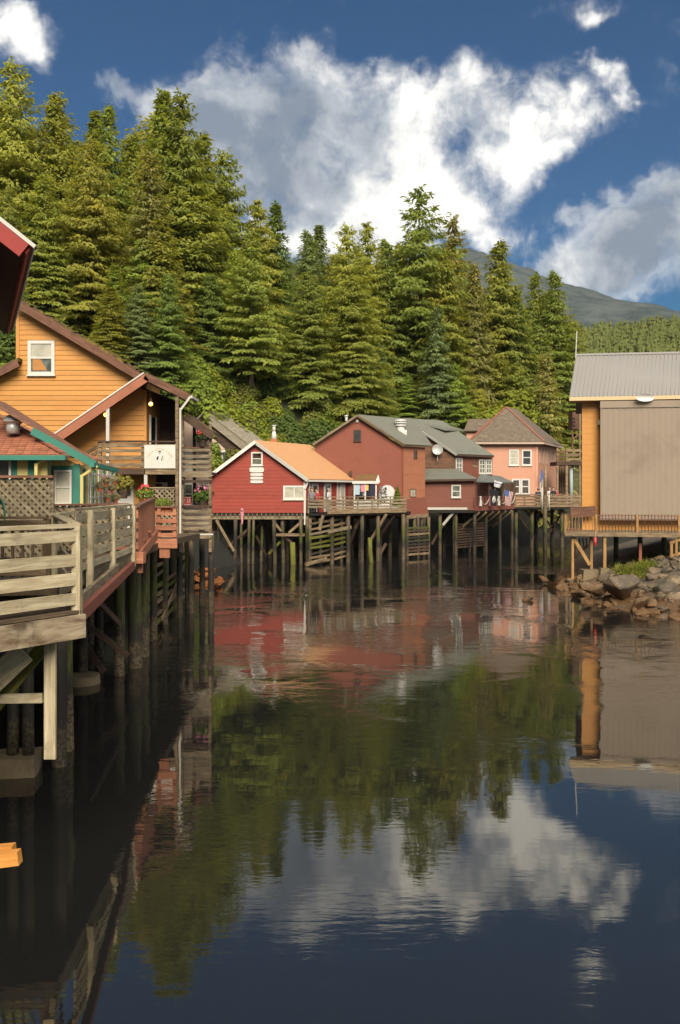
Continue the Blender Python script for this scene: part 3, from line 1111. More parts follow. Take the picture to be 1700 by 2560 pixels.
# ------------------------------------------------------------------ broadleaf brush
def leafball(seed, lobes, n, size, fold=.3):
    rr = random.Random(seed)
    V, Fc = [], []
    for k in range(n):
        c, r = lobes[rr.randrange(len(lobes))]
        d = Vector((rr.gauss(0, 1), rr.gauss(0, 1), rr.gauss(0, 1) * .9 + .25)).normalized()
        q = rr.uniform(.55, 1.) ** .6 * (1 + .22 * noise.noise(d * 2.2 + Vector(c)))
        p = Vector(c) + Vector((d.x * r[0], d.y * r[1], d.z * r[2])) * q
        nrm = (d + Vector((rr.uniform(-.7, .7), rr.uniform(-.7, .7), rr.uniform(-.2, .9)))).normalized()
        a = nrm.orthogonal().normalized()
        a = (Matrix.Rotation(rr.random() * 6.28, 3, nrm) @ a)
        b = nrm.cross(a)
        L, w = size * rr.uniform(.6, 1.2), size * rr.uniform(.25, .42)
        i = len(V)
        V.extend((p - a * L * .5, p + b * w - nrm * fold * w, p + a * L * .5, p - b * w - nrm * fold * w))
        Fc.append((i, i + 1, i + 2, i + 3))
    return V, Fc


BUSH = []
for k in range(4):
    rr2 = random.Random(60 + k)
    lobes = [(Vector((rr2.uniform(-.6, .6), rr2.uniform(-.6, .6), rr2.uniform(.5, 1.3))), (rr2.uniform(.5, .85),) * 3) for _ in range(7)]
    V, Fc = leafball(k, lobes, 2600, .2)
    stem = MB()
    for c, r in lobes[:5]: stem.cyl((0, 0, -.6), c, .05, .015, 5)
    sm = mesh_of('stem', stem.v, stem.f, M_['bark'])
    BUSH.append((mesh_of('foliage', V, Fc, M_['bush']), sm))


def bush(p, s, sz, col, label, group=None, name='leafy_shrub', cat='shrub', kind=None):
    e = bpy.data.objects.new(name, None)
    Mx = Matrix.Translation(Vector(p)) @ Matrix.Rotation(R.uniform(0, 6.28), 4, 'Z') @ Matrix.Diagonal((s, s, sz, 1))
    link(e, Mx)
    tag(e, label, cat, group)
    me, sm = BUSH[R.randrange(4) if kind is None else kind]
    for nm, q in (('foliage', me), ('stem', sm)):
        o = bpy.data.objects.new(nm, q)
        COL.objects.link(o)
        o.parent = e
        WM[o.name] = Mx
        j = R.uniform(.8, 1.2)
        o.color = (col[0] * j, col[1] * j, col[2] * j, 1)
    return e


BRIGHT, LIME, OLIVE, DEEP = (.17, .22, .045), (.22, .25, .04), (.15, .16, .05), (.09, .13, .04)
rr = random.Random(77)
n = 0
for u0, u1, v0, v1, Ya, Yb, cnt in ((450, 650, 965, 1090, 59, 74, 90), (600, 740, 1060, 1125, 64, 74, 34), (1215, 1370, 1010, 1060, 92, 98, 12), (670, 860, 1000, 1100, 70, 80, 44), (700, 1180, 1010, 1080, 78, 92, 22)):
    for k in range(cnt):
        t = rr.random()
        Y = Ya + (Yb - Ya) * t
        u = rr.uniform(u0, u1)
        x = X(u, Y)
        if side_dist(BANK, x, Y) < .6: continue
        z = hill_z(x, Y)
        s = rr.uniform(.9, 1.7)
        bush((x, Y, z - .2), s, s * rr.uniform(.8, 1.15), rr.choice((BRIGHT, BRIGHT, LIME, OLIVE) if u < 690 else (BRIGHT, OLIVE, DEEP, DEEP)),
             'leafy shrub in the brush %s' % ('between the grey porch and the red cottage chimney' if u < 650 else 'between the red cottage chimney and the red barn' if u < 860 else 'behind the barn and the brown house' if u < 1200 else 'behind the pink house'), 'brush shrubs on the slope')
for q, (u, v, Y, s, c, lab) in enumerate([
        (1290, 985, 94, 3.0, LIME, 'yellow-green alder crown rising behind the pink house roof'),
        (1240, 1010, 93, 2.2, LIME, 'yellow-green alder left of the pink house roof peak'),
        (1345, 1020, 95, 2.3, BRIGHT, 'bright green alder right of the pink house roof ridge'),
        (500, 960, 66, 1.9, BRIGHT, 'bright green bush highest on the brush slope above the bleached roof'),
        (575, 1010, 68, 1.9, LIME, 'yellow-green bush in the middle of the brush slope'),
        (665, 1075, 69, 1.7, LIME, 'yellow-green bush behind the white stove pipe of the red cottage')]):
    p = P(u, v, Y)
    bush((p.x, p.y, p.z - 1.9 * s), s, s * 1.05, c, lab, None, 'broadleaf_tree' if q < 3 else 'leafy_shrub', 'tree' if q < 3 else 'shrub', q % 4)

for x, y, sc in ((-19.6, 48, 1.5), (-18.6, 47, 1.4), (-21, 50, 1.6), (-18.0, 49.5, 1.5), (-19.2, 52, 1.7), (-17.4, 46, 1.2), (-20.6, 46, 1.5)):
    bush((x, y, hill_z(x, y) - .2), sc, sc, R.choice((BRIGHT, OLIVE, DEEP)), 'leafy shrub at the left edge beside the orange house peak', 'shrubs beside the orange house')

# ------------------------------------------------------------------ near viewing platform on the left
def railing(owner, pts, zt, boards, mat, post=.11, cap=None, board_t=.04, posts=None, out=1, post_down=0., names=('rail_board', 'post', 'cap_rail'), j=.004):
    """boards = list of (z bottom, z top) over the deck line; pts = plan points with their own base z"""
    for (a, b) in zip(pts, pts[1:]):
        a, b = Vector(a), Vector(b)
        d = (b - a); d.z = 0
        nrm = Vector((d.y, -d.x, 0)).normalized() * out
        for z0, z1 in boards:
            zz = (z0 + z1) / 2
            beam(names[0], a + Z * (zz + R.uniform(-.006, .006)) + nrm * (post / 2 + board_t / 2), b + Z * (zz + R.uniform(-.006, .006)) + nrm * (post / 2 + board_t / 2 + .002), board_t, z1 - z0, mat, owner, j=j)
        if cap:
            beam(names[2], a + Z * (zt + cap[1] / 2), b + Z * (zt + cap[1] / 2), cap[0], cap[1], mat, owner, j=j)
    for p in (posts if posts is not None else pts):
        p = Vector(p)
        beam(names[1], p - Z * post_down, p + Z * (zt - .002), post, post, mat, owner, j=j)


DZ = 3.48
corner = Vector((-3.37, 10.9, DZ))
leftp = Vector((-4.30, 9.55, DZ))
plat = thing('viewing_platform', 'weathered near platform with peeling whitewashed edge beam at the left edge', 'platform', (-4.6, 11.5, 0))
# planks across the platform
pd = (corner - leftp); pd.z = 0; pl = pd.length; pd.normalize()
pn = Vector((-pd.y, pd.x, 0))
for k in range(12):
    w = .145
    o0 = pn * (k * (w + .006) - .05)
    beam('deck_plank', leftp - pd * .9 + o0 + Z * R.uniform(-.004, .004) - Z * .02, corner - pd * (.02 + k * .02) + o0 - Z * .02, w, .04, M_['deck_dark'], plat, j=.003)
beam('edge_beam', leftp - pd * .9 - pn * .13 - Z * .20, corner - pn * .13 + pd * .02 - Z * .20, .07, .29, M_['fascia'], plat, j=.006)
beam('joist', leftp - pd * .9 + pn * .55 - Z * .2, corner + pn * .55 - pd * .1 - Z * .2, .08, .28, M_['floor_dark'], plat)
beam('joist', leftp - pd * .9 + pn * 1.3 - Z * .2, corner + pn * 1.3 - pd * .2 - Z * .2, .08, .28, M_['floor_dark'], plat)
# hanging plank post, cross piece, mossy braces and legs beneath
hp = P(126, 1620, 10.75)
beam('hanging_post', Vector((hp.x, hp.y, ZZ(1897, 10.75))), Vector((hp.x, hp.y, 3.2)), .14, .05, M_['deck_wood'], plat, up=(0, 1, 0), j=.004)
beam('cross_piece', P(-60, 1748, 10.9), P(107, 1745, 10.9), .05, .115, M_['deck_wood'], plat, j=.004)
beam('brace', P(-40, 1800, 11.0), P(112, 1612, 11.0), .09, .16, M_['moss_wood'], plat, j=.005)
beam('brace', P(-70, 1755, 10.7), P(60, 1630, 10.7), .05, .3, M_['deck_wood'], plat, j=.005)
cap_c = onz(35, 1905, .25)
for uu in (32, 72):
    q = P(uu, 1700, 15.1)
    cyl('leg', (q.x, q.y, .3), (q.x, q.y, 3.3), .105, .1, M_['pile'], plat, 9, .015, 4)
q = P(30, 1900, 15.1)
box('footing', (q.x - .1, q.y, .08), (1.1, .7, .5), M_['concrete'], plat, .15, .02)
for uu, Y, v in ((150, 15.5, 0), (166, 16.4, 0)):
    q = P(uu, 1700, Y)
    cyl('piling', (q.x, Y, -1.5), (q.x, Y, 3.3), .14, .13, M_['pile'], plat, 9, .02, 5)

fence = thing('platform_railing', 'pale weathered board railing of the near platform, closest to the camera', 'railing', (-3.8, 10.3, DZ))
bz = [(.065, .215), (.315, .465), (.555, .71), (.865, 1.01)]
railing(fence, [leftp - pd * .8, corner], 1.045, bz, M_['deck_wood'], cap=(.17, .045), posts=[leftp - pd * .7], post=.1)
beam('post', corner + Vector((.03, -.06, -.3)), corner + Vector((.03, -.06, 1.07)), .105, .105, M_['deck_wood'], fence, j=.004)
turn = Vector((-4.77, 14.4, DZ))
ret = thing('return_railing', 'short board railing running back from the near platform corner', 'railing', (-4.1, 12.6, DZ))
railing(ret, [turn, corner + Vector((-.06, .10, 0))], 1.06, [(.1, .24), (.4, .54), (.78, .95)], M_['deck_wood'], cap=(.15, .04), posts=[turn + Vector((0, -.1, 0))], out=-1, post=.1)
back = thing('picket_railing', 'low picket railing behind the near platform at the left edge', 'railing', (-6.2, 14.3, DZ))
bl, brr = Vector((-7.4, 14.2, DZ)), Vector((-4.95, 14.45, DZ))
railing(back, [bl, brr], 1.03, [(.83, 1.0), (.08, .2)], M_['far_wood'], cap=(.16, .04), post=.1, posts=[bl, bl.lerp(brr, .5), brr])
for k in range(15):
    q = bl.lerp(brr, (k + .5) / 15)
    beam('picket', q + Z * .05, q + Z * .95, .035, .06, M_['far_wood'], back, j=.003)

# ------------------------------------------------------------------ boardwalk along the left bank
q0, q1, q2 = Vector((-4.80, 15.2, 3.5)), Vector((-4.92, 17.9, 3.5)), Vector((-5.05, 20.4, 3.5))
walk = thing('boardwalk', 'timber boardwalk on dark pilings running beside the left shops', 'boardwalk', (-7, 22, 0))
prism('deck', [(-14, 12.9, 3.44), (-4.75, 14.3, 3.44), (-5.1, 20.4, 3.44), (-5.4, 26, 3.44), (-5.5, 33.5, 3.3), (-14, 34, 3.3)], (0, 0, -.2), M_['deck_dark'], walk)
beam('edge_beam', q0 + Vector((.03, -.7, -.12)), q2 + Vector((.03, .1, -.12)), .06, .34, M_['grey_wood'], walk, j=.006)
beam('red_beam', Vector((-3.69, 12.0, 3.20)), Vector((-5.0, 20.7, 3.20)), .1, .19, M_['red_beam'], walk, j=.004)
beam('stringer', Vector((-3.80, 12.2, 3.36)), Vector((-4.70, 18.0, 3.36)), .08, .16, M_['grey_wood'], walk, j=.004)
wr = thing('boardwalk_railing', 'pale board railing with five bleached rows leading away to the red stair', 'railing', (-4.9, 18, 3.5))
railing(wr, [q0, q1, q2], 1.12, [(.02, .15), (.24, .40), (.45, .61), (.66, .82), (.90, 1.08)], M_['deck_wood'], cap=(.16, .045), post=.12, post_down=.32,
        posts=[q0 + Vector((.10, .85, 0)), q1 + Vector((.1, .2, 0)), q2 + Vector((.1, 0, 0))])
beam('cap_rail', q0 + Vector((0, -.85, 1.09)), q0 + Z * 1.09, .16, .045, M_['deck_wood'], wr)
# pilings of the boardwalk, found by their feet at the waterline
for (u, v, r) in ((298, 1688, .14), (336, 1668, .2), (362, 1640, .15), (205, 1700, .14), (250, 1640, .12), (385, 1600, .12), (300, 1600, .12), (225, 1610, .12), (410, 1560, .13), (140, 1800, .13), (60, 1740, .13), (120, 1660, .13), (340, 1560, .12), (430, 1530, .12), (455, 1505, .12)):
    p = onz(u, v, 0)
    cyl('piling', (p.x + R.uniform(-.05, .05), p.y, -1.5), (p.x, p.y, 3.3), r * 1.05, r, M_['pile'], walk, 10, .02, 5)
f = onz(205, 1708, 0)
cyl('footing', (f.x, f.y, -.3), (f.x, f.y, .22), .5, .45, M_['concrete'], walk, 14)
for a, b in (((215, 1560, 21.5), (320, 1640, 21.5)), ((222, 1480, 20.5), (300, 1560, 22)), ((205, 1600, 22.5), (260, 1680, 22.5))):
    beam('brace', P(*a), P(*b), .07, .14, M_['dark_wood'], walk)
# slatted fender wall between the pilings
crib = thing('slatted_fender', 'weathered slatted timber fender wall standing in the water below the red stair', 'fender', (-6, 25.5, 0))
ca, cb = onz(368, 1600, 0), onz(466, 1500, 0)
for k in range(9):
    z = .25 + k * .34
    for s0, s1 in ((0., .32), (.34, .66), (.68, 1.)):
        if R.random() < .13: continue
        a, b = ca.lerp(cb, s0), ca.lerp(cb, s1)
        beam('slat', a + Z * (z + R.uniform(-.08, .08)), b + Z * (z + R.uniform(-.08, .08)), .05, .15 + R.uniform(-.03, .02), R.choice((M_['far_wood'], M_['pile'], M_['grey_wood'], M_['moss_wood'])), crib, j=.01)
for s in (0., .33, .67, 1.):
    a = ca.lerp(cb, s) + Vector((-.12, .05, 0))
    cyl('post', a - Z * 1.5, a + Z * 3.2, .13, .12, M_['pile'], crib, 9, .02, 4)
beam('cap_log', ca.lerp(cb, .2) + Z * 3.1, cb + Z * 3.15, .2, .22, M_['moss_wood'], crib, j=.02)
beam('brace', ca.lerp(cb, .25) + Vector((.1, 0, .3)), ca.lerp(cb, .95) + Vector((.1, 0, 1.9)), .07, .13, M_['far_wood'], crib, j=.01)

# ------------------------------------------------------------------ red stained stair
rs = thing('red_stair', 'cedar red stained stair enclosure at the end of the boardwalk railing', 'stair', (-5.1, 22.5, 3.4))
fp = Fac((X(345, 21), 21), (X(388, 24), 24))
n = 6
for k in range(n):
    a, b = fp.L * k / n, fp.L * (k + 1) / n - .012
    za, zb = 3.45 + .37 * k / n, 4.55 + .17 * k / n
    prism('board', [fp.pt(a, za), fp.pt(b, za + .06), fp.pt(b, zb + .03), fp.pt(a, zb)], -fp.N * .05, M_['red_wood'], rs)
beam('handrail', fp.pt(-.1, 4.6, -.02), fp.pt(fp.L, 4.78, -.02), .16, .05, M_['brown_rake'], rs)
beam('stringer', fp.pt(-.3, 3.32, .04), fp.pt(fp.L, 3.74, .04), .07, .24, M_['red_wood'], rs)
box('landing_beam', P(344, 1394, 20.7) , (.34, .3, .26), M_['red_wood'], rs)
beam('post', P(351, 1432, 20.9), P(351, 1395, 20.9), .11, .11, M_['red_wood'], rs)
for k in range(4):
    zz = 3.62 + k * .25
    beam('slat', Vector((X(331, 20.9), 20.9, zz)), Vector((X(346, 20.9), 20.9, zz)), .04, .13, M_['red_wood'], rs)
for k in range(3):
    cc = Vector((X(345, 21) - .55, 21.3 + k * .75, 3.55 + k * .17))
    box('step', cc, (1.0, .3, .05), M_['red_wood'], rs)
rr_ = thing('red_slat_railing', 'cedar red slat railing between the red stair and the grey porch', 'railing', (-5.2, 25.2, 3.4))
y = 25.2
for u in (398, 437):
    beam('post', Vector((X(u, y), y, 3.4)), Vector((X(u, y), y, 4.48)), .1, .1, M_['red_wood'], rr_)
for v0, v1 in ((1281, 1288), (1297, 1307), (1314, 1325), (1332, 1342)):
    beam('slat', Vector((X(390, y), y - .08, ZZ((v0 + v1) / 2, y))), Vector((X(443, y), y - .08, ZZ((v0 + v1) / 2, y))), .04, (v1 - v0) / F * y, M_['red_wood'], rr_)
beam('cap_rail', Vector((X(386, y), y, 4.5)), Vector((X(444, y), y, 4.5)), .16, .05, M_['brown_rake'], rr_)
beam('floor_beam', Vector((X(380, y), y - .05, 3.42)), Vector((X(444, y), y - .05, 3.42)), .1, .27, M_['red_wood'], rr_)
beam('hanger', Vector((X(412, y), y, 3.0)), Vector((X(412, y), y, 3.3)), .3, .1, M_['red_wood'], rr_)

# ------------------------------------------------------------------ dark red eave at the upper left
ev = thing('red_eave_house', 'dark red eave corner with black soffit jutting in at the upper left edge', 'house', (-5.5, 11, 3.5))
c0 = Vector((-3.35, 9.0, 7.5))
rd = Vector((-2.03, 4.7, 0)).normalized()           # along the eave
gd = Vector((-rd.y, rd.x, 0)); gd = gd if gd.x < 0 else -gd
Le, span, sl = 5.1, 1.9, .73
up = (gd + Z * sl).normalized()
nr = rd.cross(up).normalized(); nr = nr if nr.z > 0 else -nr
A0, A1 = c0, c0 + rd * Le
B0, B1 = c0 + up * span, A1 + up * span
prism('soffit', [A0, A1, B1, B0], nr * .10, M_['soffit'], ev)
prism('roof', [A0 + nr * .105 - up * .06 - rd * .06, A1 + nr * .105 - up * .06, B1 + nr * .105, B0 + nr * .105 - rd * .06], nr * .04, M_['white2'], ev)
beam('rake_board', A0 - rd * .03 + nr * .02, B0 - rd * .03 + nr * .02, .05, .165, M_['red_fascia'], ev, up=nr)
beam('eave_board', A0 - up * .02 + nr * .06, A1 - up * .02 + nr * .06, .03, .09, M_['red_fascia'], ev, up=nr)
D0, D1 = B0 + Vector((up.x, up.y, -up.z)) * span, B1 + Vector((up.x, up.y, -up.z)) * span
prism('roof', [B0 + nr * .105, B1 + nr * .105, D1, D0], (0, 0, .04), M_['white2'], ev)
w0, w1 = A0 + gd * .75 + rd * .5, A1 + gd * .75
f2 = Fac((w0.x, w0.y), (w1.x, w1.y))
prism('wall', [Vector((w0.x, w0.y, 3.45)), Vector((w1.x, w1.y, 3.45)), Vector((w1.x, w1.y, 7.95)), Vector((w0.x, w0.y, 7.95))], gd * .15, M_['red'], ev)
w2, w3 = w1 + gd * 2.2, w0 + gd * 2.2
prism('wall', [Vector((w1.x, w1.y, 3.45)), Vector((w2.x, w2.y, 3.45)), Vector((w2.x, w2.y, 7.9)), Vector((w1.x, w1.y, 7.9))], rd * -.15, M_['red'], ev)
for q in (w0, w1, w0 + gd * 2, w1 + gd * 2): cyl('piling', (q.x, q.y, -1.5), (q.x, q.y, 3.45), .15, .15, M_['pile'], ev, 9)
prism('floor', [Vector((w0.x, w0.y, 3.4)), Vector((w1.x, w1.y, 3.4)), Vector((w2.x, w2.y, 3.4)), Vector((w3.x, w3.y, 3.4))], (0, 0, -.15), M_['floor_dark'], ev)

# fresh cedar rails at the bottom left, by the photographer's bridge
br_ = thing('bridge_rail_ends', 'two fresh orange cedar board ends at the lower left edge over dark water', 'railing', (-2.2, 4.1, 3.2))
beam('board', P(-420, 2205, 4.0), P(50, 2142, 4.0), .05, .062, M_['fresh_wood'], br_)
beam('board', P(-420, 2165, 4.07), P(36, 2124, 4.07), .05, .05, M_['fresh_wood'], br_)
for u in (-150, -380):
    q = P(u, 2100, 4.12)
    beam('post', Vector((q.x, q.y, -1)), Vector((q.x, q.y, 3.9)), .1, .1, M_['deck_wood'], br_)

# ------------------------------------------------------------------ teal and yellow shop
ty = thing('teal_yellow_shop', 'teal and butter yellow shop with terracotta hip roof at the left edge', 'house', (-9, 24, 3.4))
ff = Fac((X(-200, 24), 24), (X(200, 24), 24))
poly = ff.pxs([(100, 1300), (200, 1300), (200, 1166), (100, 1116)])
ff.wall(poly, M_['teal'], ty)
prism('panel', [ff.pt(*q, .022) for q in ff.pxs([(126, 1164), (187, 1164), (187, 1158), (126, 1128)])], -ff.N * .02, M_['yellow'], ty)
ff.slab('corner_board', ff.px(184, 0)[0], ZZ(1300, 24), ff.px(201, 0)[0], ZZ(1160, 24), 0, .03, M_['teal'], ty)
w = ff.pwindow(137, 1175, 181, 1262, ty, M_['white'], [M_['glass_pale'], M_['glass_pale']], fw=.055, o=.022)
sd = Fac((X(200, 24), 24), (X(200, 24) + .05, 27.6))
sd.wall([(0, 3.4), (sd.L, 3.4), (sd.L, 5.7), (0, 5.7)], M_['yellow'], ty)
for k in range(7):
    a = .25 + k * .48
    sd.slab('batten', a, 3.4, a + .2, 5.6, 0, .025, M_['teal'] if k % 2 == 0 else M_['white'], ty)
by = 23.4
fb = Fac((X(-200, by), by), (X(119, by), by))
fb.wall(fb.pxs([(-200, 1300), (119, 1300), (119, 1135), (-200, 1135)]), M_['teal'], ty)
for a, b in ((44, 70), (97, 118), (-60, -30)):
    fb.slab('panel', fb.px(a, 0)[0], 3.5, fb.px(b, 0)[0], ZZ(1141, by), 0, .02, M_['yellow'], ty)
fb.pwindow(-60, 1146, 30, 1215, ty, M_['white'], M_['glass_dark'], fw=.06, rows=1, cols=1)
fs = Fac((X(119, by), by), (X(119, by) - .12, 24.1))
fs.wall([(0, 3.4), (fs.L, 3.4), (fs.L, 5.9), (0, 5.9)], M_['yellow'], ty)
# hip roof of the bay with its shingles one by one
ec = P(157, 1137, 23.0)
slope = .44
roof_b = prism('roof', [Vector((-13, ec.y, ec.z)), ec, ec + Vector((-3.6, 3.6, 3.6 * slope)), Vector((-13, ec.y + 3.6, ec.z + 3.6 * slope))], (0, 0, -.05), M_['terracotta'], ty)
prism('roof', [ec, ec + Vector((-3.6, 3.6, 3.6 * slope)), ec + Vector((-3.6, 3.7, 3.6 * slope)), ec + Vector((0, 3.7, 0))], (0, 0, -.05), M_['terracotta'], ty)
un = Vector((0, 1, slope)).normalized()
nn = Vector((0, -slope, 1)).normalized()
course, wid = .15, .22
row = 0
t = 0.
cnt = 0
while t < 3.3:
    xr = ec.x - t * un.y
    x = xr - (.11 if row % 2 else 0)
    left = -9.6 - t * .2
    while x > left and cnt < 300:
        x0 = x - wid + .008
        b0 = ec + un * (t + R.uniform(-.01, .01)); b0.x = 0
        q = [Vector((x0, b0.y, b0.z)) + nn * .026, Vector((x, b0.y, b0.z)) + nn * (.026 + R.uniform(0, .008)),
             Vector((x - (.0 if x < xr - .1 else course * .6), b0.y, b0.z)) + un * course + nn * .008, Vector((x0, b0.y, b0.z)) + un * course + nn * .008]
        prism('shingle', q, -nn * .02, M_['terracotta'], roof_b)
        x -= wid
        cnt += 1
    t += course
    row += 1
hipe = ec + Vector((-3.6, 3.6, 3.6 * slope))
for k in range(14):
    a, b = ec.lerp(hipe, k / 14), ec.lerp(hipe, (k + 1.12) / 14)
    beam('ridge_tile', a + Z * (.05 + .012), b + Z * .05, .16, .04, M_['redhip'], roof_b)
beam('gutter', Vector((-13, ec.y - .06, ec.z - .08)), ec + Vector((.1, -.06, -.08)), .12, .13, M_['teal'], ty)
# main roof: right slope with teal rake
ra, rb = P(-40, 1000, 23.7), P(238, 1160, 23.7)
prism('roof', [ra, rb, rb + Vector((0, .25, 0)), ra + Vector((0, 1.5, 0))], (0, 0, .09), M_['brown_rake'], ty)
beam('rake_board', P(80, 1077, 23.66), rb + Z * -.02, .04, .2, M_['teal'], ty, up=Vector((.5, 0, 1)))
eg = Vector((X(240, 24), 23.6, 5.70))
beam('gutter', eg, eg + Vector((.08, 2.3, -.1)), .13, .13, M_['teal'], ty)
d = MB()
d.beam(P(244, 1165, 23.8), P(205, 1190, 23.8), .07, .07); d.beam(P(205, 1187, 23.8), P(205, 1300, 23.8), .08, .08)
d.build('downspout', M_['yellow'], ty)
d = MB()
d.beam(P(120, 1140, 23.1), P(90, 1162, 23.1), .07, .07); d.beam(P(91, 1158, 23.1), P(91, 1300, 23.1), .08, .08)
d.build('downspout', M_['yellow'], ty)
d = MB(); q = P(33, 1056, 24.2)
d.cyl(q - Z * .32, q, .19, .19, 12); d.cyl(q, q + Z * .06, .28, .28, 12); d.ball(q + Z * .06, (.27, .27, .17), 0, 12, 6)
d.build('roof_vent', M_['steel'], ty, True)
q = ff.pt(0, 3.4, -3.5)
box('floor', (-10.5, 25.5, 3.38), (7.2, 6, .16), M_['floor_dark'], ty)

# lattice screens
def lattice(owner, fac, s0, z0, s1, z1, pitch=.125, w=.066, mat=None):
    mat = mat or M_['grey_wood']
    wd, ht = s1 - s0, z1 - z0
    for sgn, o in ((1, .008), (-1, .024)):
        c = -ht
        while c < wd:
            # line s = c + t (sgn=1) / mirrored
            ta, tb = max(0, -c), min(ht, wd - c)
            if tb - ta > .05:
                a = (c + ta, ta); b = (c + tb, tb)
                if sgn < 0: a, b = (wd - a[0], a[1]), (wd - b[0], b[1])
                beam('lattice_strip', fac.pt(s0 + a[0], z0 + a[1], o), fac.pt(s0 + b[0], z0 + b[1], o), .012, w, mat, owner, up=fac.N.cross(fac.pt(b[0], b[1]) - fac.pt(a[0], a[1])))
            c += pitch * 1.414


la = thing('lattice_screen', 'tall diagonal lattice screen in front of the teal and yellow shop', 'lattice', (-7.5, 19.2, 3.5))
fl = Fac((X(-60, 19.2), 19.2), (X(128, 19.2), 19.2))
lattice(la, fl, 0, 4.36, fl.L, 5.27, .12)
lattice(la, fl, 0, 3.5, fl.L, 4.32, .12)
fl.slab('cap_rail', -.05, 5.27, fl.L + .06, 5.33, -.06, .09, M_['brown_rake'], la)
fl.slab('backing_panel', 0, 3.5, fl.L, 5.2, -.2, -.15, M_['grey_wood'], la)
fl.slab('mid_rail', 0, 4.32, fl.L, 4.36, -.02, .05, M_['grey_wood'], la)
for s in (0, fl.L * .5, fl.L - .03): fl.slab('post', s, 3.4, s + .08, 5.27, -.09, -.005, M_['grey_wood'], la)
lb = thing('low_lattice_screen', 'low lattice screen running from the tall one towards the red stair', 'lattice', (-6.3, 20.6, 3.5))
fl2 = Fac((X(124, 20.2), 20.2), (X(318, 21.6), 21.6))
lattice(lb, fl2, 0, 3.55, fl2.L, 4.62, .12)
fl2.slab('backing_panel', 0, 3.5, fl2.L, 4.6, -.2, -.15, M_['grey_wood'], lb)
fl2.slab('cap_rail', -.04, 4.62, fl2.L, 4.67, -.05, .08, M_['brown_rake'], lb)
for s in (0, fl2.L * .5, fl2.L - .08): fl2.slab('post', s, 3.4, s + .08, 4.62, -.09, -.005, M_['grey_wood'], lb)

# ------------------------------------------------------------------ large orange house with porch
oh = thing('orange_clapboard_house', 'large ochre orange clapboard house with steep mossy roof and balcony on the left', 'house', (-11, 36, 3.3))
WY = 34.8
FZ0 = 5.85
fo = Fac((X(-160, WY), WY), (X(366, WY), WY))
polyo = fo.pxs([(-160, 1340), (366, 1340), (366, 958), (44, 766), (44, 912), (-160, 1012)])
wo = fo.wall(polyo, M_['orange'], oh, t=.2)
fo.boards(polyo, .205, M_['orange'], wo, proud=.026)
fo.slab('corner_board', fo.px(41, 0)[0], ZZ(915, WY), fo.px(49, 0)[0], ZZ(764, WY), 0, .05, M_['orange'], oh)
fo.slab('corner_board', fo.px(361, 0)[0], 3.3, fo.px(367, 0)[0], ZZ(965, WY), 0, .05, M_['orange2'], oh)
w = fo.pwindow(71, 852, 138, 938, oh, M_['white'], [M_['glass_mid'], M_['glass_pale']], fw=.13, o=.026, label='white framed sash window with pale blind and tan curtain')
a, b = fo.px(83, 926), fo.px(126, 896)
cz = MB(); cz.add([fo.pt(a[0], a[1], .052), fo.pt(b[0] - .12, a[1], .052), fo.pt(a[0] + .28, b[1], .052), fo.pt(a[0], b[1], .052)], [(0, 1, 2, 3)])
cz.build('curtain', M_['curtain_tan'], w)
# side of the house, towards the porch
sidef = Fac((X(366, WY), WY), (X(366, WY) + .05, 37.2))
sidef.wall([(0, 3.3), (sidef.L, 3.3), (sidef.L, 9.6), (0, 9.6)], M_['orange2'], oh)
sidef.slab('door_frame', .5, 5.95, .62, 8.1, 0, .06, M_['white'], oh)
sidef.slab('door_frame', 1.5, 5.95, 1.62, 8.1, 0, .06, M_['white'], oh)
sidef.slab('door', .62, 5.95, 1.5, 8.05, 0, .03, M_['glass_dark'], oh)
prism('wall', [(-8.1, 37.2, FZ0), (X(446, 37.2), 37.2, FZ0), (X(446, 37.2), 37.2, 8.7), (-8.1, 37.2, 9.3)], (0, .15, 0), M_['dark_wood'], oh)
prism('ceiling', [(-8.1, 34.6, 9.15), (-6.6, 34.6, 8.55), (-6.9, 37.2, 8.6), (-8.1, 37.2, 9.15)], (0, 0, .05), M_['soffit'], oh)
prism('wall', [(X(450, 36), 36, FZ0), (X(447, 37.2), 37.2, FZ0), (X(447, 37.2), 37.2, 8.6), (X(450, 36), 36, 8.6)], (.05, 0, 0), M_['dark_wood'], oh)
# main roof
pk, pe = P(40, 752, WY - .45), P(372, 950, WY - .45)
dv = Vector((0, 8.4, 0))
rn = (pe - pk).cross(dv).normalized(); rn = rn if rn.z > 0 else -rn
prism('roof', [pk, pe, pe + dv, pk + dv], rn * .16, M_['mossy_roof'], oh)
beam('rake_board', pk - Vector((0, .03, 0)) - rn * .08, pe - Vector((0, .03, 0)) - rn * .08, .05, .30, M_['brown_rake'], oh, up=rn)
pl0, pl1 = P(46, 903, WY - .45), P(-160, 1008, WY - .45)
prism('roof', [pl0, pl1, pl1 + dv, pl0 + dv], (0, 0, .15), M_['mossy_roof'], oh)
beam('rake_board', pl0 - Vector((0, .03, .08)), pl1 - Vector((0, .03, .08)), .05, .28, M_['brown_rake'], oh, up=Vector((-.4, 0, 1)))
prism('wall', [Vector((pk.x + .15, WY, ZZ(915, WY))), Vector((pk.x + .15, WY + 8, ZZ(915, WY))), Vector((pk.x + .15, WY + 8, ZZ(768, WY))), Vector((pk.x + .15, WY, ZZ(768, WY)))], (.1, 0, 0), M_['orange'], oh)
